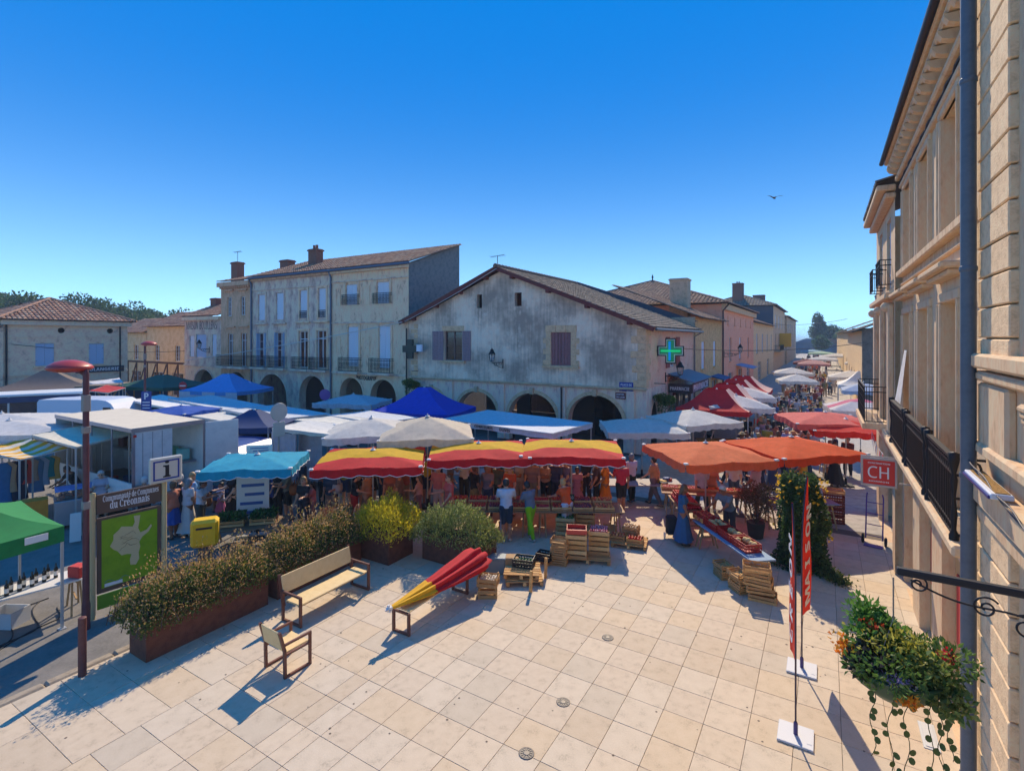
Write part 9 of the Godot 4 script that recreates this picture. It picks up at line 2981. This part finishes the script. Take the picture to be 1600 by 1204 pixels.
func bag(label: String, p: Vector3, c: Color, s := 1.0) -> void:
	var b := N()
	b.lathe(ZERO, [P(0.0, 0.0), P(0.14 * s, 0.01), P(0.17 * s, 0.14 * s), P(0.15 * s, 0.3 * s), P(0.14 * s, 0.3 * s), P(0.15 * s, 0.15 * s)], 12)
	for z in [-0.06, 0.06]: b.tube([V(-0.09 * s, 0.29 * s, z), V(-0.05 * s, 0.46 * s, z * 0.5), V(0.05 * s, 0.46 * s, z * 0.5), V(0.09 * s, 0.29 * s, z)], 0.009, 5)
	solo("shopping_bag", b, cloth(c, 0.0), label, "bag", p)

func build_people() -> void:
	poses = {
		"man": {"armL": [0.1, 0.12, 0.3], "armR": [0.15, 0.12, 0.35], "legL": [0.05, 0.05], "legR": [-0.05, 0.05]},
		"man_work": {"armL": [0.55, 0.2, 0.9], "armR": [0.5, 0.15, 0.95], "lean": 0.12, "head": 0.25, "bottom": "shorts", "legL": [0.08, 0.06], "legR": [-0.06, 0.05]},
		"man_work_long": {"armL": [0.55, 0.2, 0.9], "armR": [0.5, 0.15, 0.95], "lean": 0.15, "head": 0.3, "legL": [0.22, 0.1], "legR": [-0.2, 0.1]},
		"man_shorts": {"armL": [0.0, 0.15, 0.25], "armR": [0.5, 0.1, 1.2], "bottom": "shorts", "legL": [0.12, 0.06], "legR": [-0.12, 0.1]},
		"man_walk": {"armL": [0.4, 0.1, 0.4], "armR": [-0.35, 0.12, 0.25], "legL": [-0.3, 0.25], "legR": [0.35, 0.1]},
		"seller": {"lean": 0.42, "armL": [0.75, 0.15, 0.45], "armR": [0.9, 0.1, 0.4], "head": 0.2, "legL": [0.1, 0.1], "legR": [-0.05, 0.05]},
		"woman": {"fem": true, "hair": "long", "armL": [0.15, 0.1, 0.4], "armR": [0.55, 0.1, 1.1], "legL": [0.05, 0.05], "legR": [-0.08, 0.1]},
		"woman_skirt": {"fem": true, "hair": "bun", "bottom": "skirt", "armL": [0.5, 0.1, 1.0], "armR": [0.2, 0.12, 0.6], "legL": [0.06, 0.05], "legR": [-0.06, 0.05]},
		"woman_long": {"fem": true, "hair": "long", "bottom": "long", "armL": [0.1, 0.12, 0.3], "armR": [0.5, 0.1, 0.9], "head": 0.2, "legL": [0.05, 0.05], "legR": [-0.05, 0.05]},
		"woman_walk": {"fem": true, "hair": "bun", "armL": [-0.3, 0.12, 0.3], "armR": [0.4, 0.1, 0.5], "legL": [0.32, 0.1], "legR": [-0.28, 0.25]},
		"woman_shorts": {"fem": true, "hair": "short", "bottom": "shorts", "armL": [0.6, 0.1, 1.2], "armR": [0.55, 0.1, 1.25], "head": 0.3, "legL": [0.05, 0.05], "legR": [-0.1, 0.1]},
		"woman_reach": {"fem": true, "hair": "bun", "bottom": "shorts", "lean": 0.3, "armL": [1.0, 0.1, 0.25], "armR": [0.8, 0.1, 0.5], "head": 0.2, "legL": [0.1, 0.08], "legR": [-0.05, 0.05]},
		"hat_man": {"hat": true, "armL": [0.5, 0.12, 1.1], "armR": [0.3, 0.12, 0.8], "legL": [0.05, 0.05], "legR": [-0.05, 0.05], "head": 0.15}}
	var blk := rgb(34, 34, 38); var navy := rgb(36, 46, 72); var wht := rgb(214, 214, 214); var den := rgb(64, 84, 116)
	person("man_work", at(791, 846), 35.0, rgb(200, 210, 226), rgb(40, 62, 86), "man with back turned in pale blue-white T-shirt and dark shorts at the stall", {"near": true, "hair": rgb(34, 28, 26), "scale": 1.04})
	var ap := N()
	var rows := []
	for j in 8:
		var row := []
		for i in 9: row.append(V(-0.19 + i * 0.05, 0.95 - j * 0.08, 0.155 + 0.015 * sin(i * 1.5) * j * 0.3))
		rows.append(row)
	ap.sheet(rows, true)
	solo("apron", ap, cloth(rgb(206, 202, 206), 0.0), "pale apron worn by the man with his back turned", "apron", at(791, 846), Basis(UP, rad(300.0)))
	person("man_work_long", at(829, 842), 75.0, rgb(104, 124, 148), rgb(150, 214, 20), "stallholder in blue-grey top and bright lime-green work trousers", {"near": true, "hair": blk, "scale": 0.98})
	person("woman_reach", at(886, 752, 1.62) * V(1, 0, 1), 60.0, rgb(232, 92, 34), rgb(206, 208, 222), "woman in orange top and pale shorts reaching over the tomato stall", {"near": true, "hair": rgb(186, 150, 100), "scale": 0.98})
	person("woman_long", at(1067, 850), -70.0, rgb(48, 96, 140), rgb(48, 96, 140), "woman in long blue dress choosing fruit at the melon stall", {"near": true, "hair": rgb(104, 78, 52), "scale": 0.99})
	person("seller", at(1140, 765, 1.5) * V(1, 0, 1), 150.0, rgb(116, 126, 138), rgb(60, 62, 70), "grey-haired seller in grey T-shirt leaning behind the melon table", {"near": true, "hair": rgb(190, 186, 180), "scale": 1.0})
	var list := [
		[742, 726, "man_shorts", -30, blk, rgb(150, 130, 80), "man in black T-shirt and khaki shorts under the middle striped parasol"],
		[762, 727, "woman", 200, rgb(150, 140, 150), den, "woman in grey-mauve top at the left end of the tomato stall"],
		[779, 722, "man", 170, rgb(96, 110, 110), blk, "man in grey-green shirt behind the man with his back turned"],
		[797, 728, "woman_skirt", 190, rgb(226, 100, 50), rgb(120, 110, 100), "woman in orange wrap behind the stall between the two stallholders"],
		[812, 716, "woman", 160, rgb(190, 184, 176), rgb(170, 160, 150), "woman in pale patterned clothes under the right striped parasol"],
		[832, 717, "man", 200, rgb(160, 130, 130), rgb(150, 140, 120), "man in dusty pink shirt behind the green-trousered stallholder"],
		[853, 719, "woman_shorts", 170, rgb(196, 150, 130), blk, "woman in beige top and black shorts facing the tomato stall"],
		[869, 716, "man", 180, rgb(70, 72, 110), navy, "man in indigo shirt behind the orange-topped woman"],
		[884, 717, "woman_skirt", 150, rgb(130, 120, 160), rgb(120, 116, 150), "woman in lilac dress behind the orange-topped woman"],
		[902, 730, "woman_skirt", 200, rgb(196, 130, 160), rgb(196, 130, 160), "girl in pink dress and sun hat before the tomato stall"],
		[916, 716, "woman", 170, blk, rgb(44, 40, 46), "woman all in black facing the right part of the tomato stall"],
		[932, 717, "man", 120, rgb(90, 66, 76), blk, "man in plum shirt behind the woman in orange dress"],
		[946, 718, "woman_skirt", 110, rgb(232, 130, 20), rgb(232, 130, 20), "woman in bright orange dress at the right end of the stall"],
		[971, 719, "man_shorts", 40, rgb(206, 48, 72), blk, "broad man in red shirt and black shorts under the parasol's right edge"],
		[987, 709, "man", 60, rgb(206, 190, 206), blk, "grey-haired man in pale pink shirt and black trousers by the parasol edge"],
		[1022, 712, "woman_walk", 80, rgb(190, 140, 96), rgb(120, 104, 104), "woman in tan top walking left past the book table"],
		[685, 726, "man", 190, rgb(222, 130, 118), rgb(206, 190, 180), "large man in salmon-pink T-shirt between two striped parasols"],
		[702, 740, "woman_skirt", 150, rgb(222, 110, 100), rgb(206, 120, 110), "woman in coral top beside the man in salmon pink"],
		[655, 742, "woman", 120, rgb(232, 170, 150), rgb(150, 110, 110), "girl in pale pink top right of the orange-capped man"],
		[624, 735, "hat_man", 130, rgb(150, 116, 96), rgb(120, 110, 90), "man in orange cap and brown shirt under the leftmost striped parasol"],
		[610, 732, "woman_long", 210, rgb(196, 110, 80), rgb(140, 90, 60), "woman in rust top half hidden behind the orange-capped man"],
		[574, 736, "woman_skirt", 100, rgb(206, 150, 110), rgb(150, 120, 90), "woman in floral dress holding a basket under the striped parasol"],
		[554, 737, "man_work", -60, blk, rgb(216, 66, 50), "person in black top and long red trousers under the leftmost parasol"],
		[517, 735, "man_shorts", 200, rgb(60, 74, 92), rgb(170, 130, 110), "man in slate T-shirt and beige shorts at the leftmost parasol's edge"],
		[488, 752, "woman", 140, rgb(222, 130, 130), rgb(180, 120, 120), "child in pink top and pale cap near the turquoise parasol"],
		[474, 745, "woman", 200, rgb(40, 42, 50), rgb(60, 60, 70), "dark-haired person bending behind the child in pink"],
		[449, 731, "woman_shorts", 160, rgb(122, 116, 100), blk, "woman in striped olive shirt with tan shoulder bag"],
		[434, 730, "man", 170, rgb(30, 32, 36), rgb(40, 40, 44), "tall man in black under the turquoise parasol's right edge"],
		[473, 715, "man", 150, rgb(50, 56, 70), navy, "bald man in dark shirt behind the turquoise parasol"],
		[386, 731, "man", 120, rgb(30, 30, 34), blk, "man in black T-shirt left of centre under the turquoise parasol"],
		[364, 734, "woman_skirt", 170, rgb(32, 28, 32), rgb(32, 28, 32), "long-haired woman in short black dress under the turquoise parasol"],
		[375, 736, "woman", 200, rgb(200, 170, 150), rgb(60, 60, 66), "fair-haired woman between two people in black"],
		[345, 754, "woman_skirt", 180, rgb(216, 206, 220), rgb(206, 110, 150), "little girl in white top and pink skirt by the crates of greens"],
		[314, 748, "woman_shorts", -50, rgb(204, 206, 216), rgb(70, 70, 62), "woman in white T-shirt with brown bag looking at her phone"],
		[293, 748, "woman_long", 10, rgb(206, 204, 210), rgb(206, 200, 196), "long-haired woman in white seen from behind in a long white skirt"],
		[300, 738, "man", -20, rgb(92, 150, 214), rgb(60, 80, 120), "man in sky-blue shirt and dark cap beside the white-skirted woman"],
		[281, 741, "man", 150, rgb(44, 44, 50), rgb(40, 44, 60), "man in black behind the information sign"],
		[270, 752, "woman_skirt", 100, rgb(206, 120, 90), rgb(40, 80, 160), "woman with blue skirt half hidden by the information sign"],
		[225, 745, "man", 60, rgb(60, 62, 70), blk, "grey-haired man left of the information sign"],
		[158, 734, "woman_shorts", -120, rgb(186, 180, 196), blk, "woman in pale sleeveless top sitting beside the food counter"],
		[120, 722, "seller", 180, rgb(70, 56, 50), blk, "vendor in dark top bending over the blue-lidded counter"],
		[98, 610, "woman", 150, rgb(196, 150, 130), rgb(150, 120, 110), "woman in pink standing by the grey-brown tent"],
		[200, 618, "man", 190, rgb(170, 140, 100), den, "person inside the timber kiosk"],
		[568, 640, "man", 150, rgb(206, 206, 120), blk, "man in pale yellow top before the photographer's arches"],
		[582, 644, "man", 200, rgb(30, 30, 34), blk, "man in black before the photographer's arches"],
		[312, 618, "man", 170, blk, navy, "person in the dark left of the pale blue tent"],
		[330, 620, "woman", 190, rgb(40, 40, 60), navy, "person under the pale blue tent"],
		[1110, 655, "man", 150, rgb(110, 104, 100), blk, "man in grey behind the white scalloped parasol"],
		[1168, 650, "man", 170, rgb(44, 44, 48), blk, "man in black shirt at the mustard-clothed table"],
		[1186, 646, "man", 30, rgb(232, 80, 74), rgb(60, 60, 80), "man in coral shirt and blue cap at the mustard-clothed table"],
		[1202, 655, "woman", 120, rgb(120, 100, 130), blk, "woman in purple print right of the man in coral"],
		[1230, 668, "woman_shorts", 160, rgb(190, 186, 206), den, "woman in white print top behind the right orange parasol"],
		[1258, 665, "woman_skirt", 20, rgb(206, 160, 140), rgb(120, 80, 70), "woman in strappy top seen from behind beyond the orange parasol"],
		[1305, 676, "man", 100, rgb(70, 50, 60), blk, "man in dark shirt under the bright red parasol"],
		[1325, 682, "man", 150, rgb(110, 60, 60), navy, "man in maroon shirt at the blue-draped table"],
		[1097, 724, "man_walk", 30, rgb(196, 200, 210), rgb(50, 66, 90), "man in white shirt and dark trousers below the left orange parasol"],
		[1147, 716, "man", 10, rgb(206, 210, 214), den, "man in white shirt and jeans seen between the orange parasols"],
		[1182, 722, "woman_skirt", 60, rgb(196, 190, 196), rgb(190, 140, 140), "woman in pale clothes with blue bag between the orange parasols"],
		[1112, 722, "woman", -160, rgb(206, 140, 110), rgb(180, 130, 110), "woman in terracotta clothes beyond the fruit table"],
		[800, 640, "man", 170, rgb(60, 60, 66), blk, "person standing under the gabled house's second arch"]]
	for p in list:
		var small: bool = p[6].begins_with("girl") or p[6].begins_with("child") or p[6].begins_with("little")
		var sc := 0.72 if p[6].begins_with("little") else (0.84 if small else rng.randf_range(0.96, 1.03))
		var q := at(p[0], p[1], 1.72 * sc)
		q.y = floor_y(q.x, q.z)
		if q.y < -0.05: q = at(p[0], p[1], 1.72 * sc - 0.1); q.y = -0.1
		person(p[2], q, float(p[3]), p[4], p[5], p[6], {"scale": sc, "near": true})
	var sides := ["under the leftmost striped parasol", "under the middle striped parasol", "under the rightmost striped parasol", "by the turquoise parasol"]
	var hues := [["rust", rgb(170, 90, 60)], ["white", rgb(214, 210, 206)], ["black", blk], ["teal", rgb(50, 110, 120)], ["salmon", rgb(220, 130, 110)], ["grey", rgb(120, 118, 122)], ["yellow", rgb(220, 180, 60)]]
	for k in 26:
		var px: float = 505.0 + k * 18.2 if k < 22 else 340.0 + (k - 22) * 34.0
		var q := at(px + rng.randf_range(-4, 4), 712.0 + rng.randf_range(-8, 6), 1.7); q.y = floor_y(q.x, q.z)
		var hu: Array = hues[(k * 3) % 7]
		person(["woman", "man", "woman_skirt", "man_shorts", "woman_shorts", "hat_man"][(k * 5) % 6], q, rng.randf_range(-180, 180), hu[1], [blk, navy, den, rgb(160, 140, 120)][k % 4], "shopper in %s standing farther back %s" % [hu[0], sides[3 if k > 21 else (0 if px < 660 else (1 if px < 815 else 2))]])
	bag("white printed shopping bag held by the man in slate T-shirt", at(527, 770, 0.9), rgb(206, 196, 190), 1.0)
	bag("tan shoulder bag of the woman in striped olive shirt", at(460, 772, 0.8), rgb(170, 98, 54), 1.0)
	bag("brown bag of the woman in white T-shirt", at(322, 790, 0.6), rgb(110, 70, 44), 1.0)
	var rr := RandomNumberGenerator.new(); rr.seed = 99
	var ps := ["man", "woman", "man_walk", "woman_walk", "woman_skirt", "man_shorts", "woman_shorts", "hat_man", "woman_long"]
	var tops := [rgb(200, 196, 196), rgb(60, 62, 70), rgb(196, 120, 96), rgb(86, 110, 150), rgb(150, 70, 70), rgb(220, 190, 160), rgb(120, 130, 100), rgb(36, 36, 42), rgb(206, 170, 60), rgb(170, 140, 170), rgb(226, 110, 60), rgb(110, 150, 170)]
	var tn := ["white", "charcoal", "terracotta", "blue", "dark red", "cream", "olive", "black", "yellow", "lilac", "orange", "pale blue"]
	var made := 0
	var taken := []
	while made < 200:
		var t := rr.randf()
		var z := -21.5 - 125.0 * t * t * t - 26.0 * t
		var x := rr.randf_range(-3.0, -0.2) if z < -26.0 else rr.randf_range(-3.4, 0.4)
		if z < -60.0: x = rr.randf_range(-4.0, 1.0)
		var ok := true
		for q in taken:
			if absf(q.x - x) < 0.42 and absf(q.y - z) < 0.42: ok = false
		if not ok: continue
		taken.append(P(x, z))
		var zone := "person among the crowd close behind the orange and red parasols" if z > -32.0 else ("person in the dense crowd beside the red peaked tents" if z > -50.0 else "tiny figure in the crowd far down the market street")
		var ti := rr.randi() % tops.size(); var pk: String = ps[rr.randi() % ps.size()]
		zone = zone.replace("person", ("woman" if pk.begins_with("woman") else "man") + " in " + tn[ti]).replace("tiny figure", "tiny " + tn[ti] + " figure" + (" in a skirt" if pk in ["woman_skirt", "woman_long"] else ""))
		person(pk, V(x, -0.006, z), rr.randf_range(-180, 180) if rr.randf() < 0.5 else [0.0, 180.0][rr.randi() % 2] + rr.randf_range(-25, 25), tops[ti], [blk, navy, den, rgb(150, 136, 116), rgb(190, 184, 178)][rr.randi() % 5], zone, {"group": "street crowd", "scale": rr.randf_range(0.92, 1.04)})
		made += 1



func V(x: float, y: float, z: float) -> Vector3: return Vector3(x, y, z)
func P(x: float, y: float) -> Vector2: return Vector2(x, y)
func N() -> MB: return MB.new()
func rad(a: float) -> float: return deg_to_rad(a)
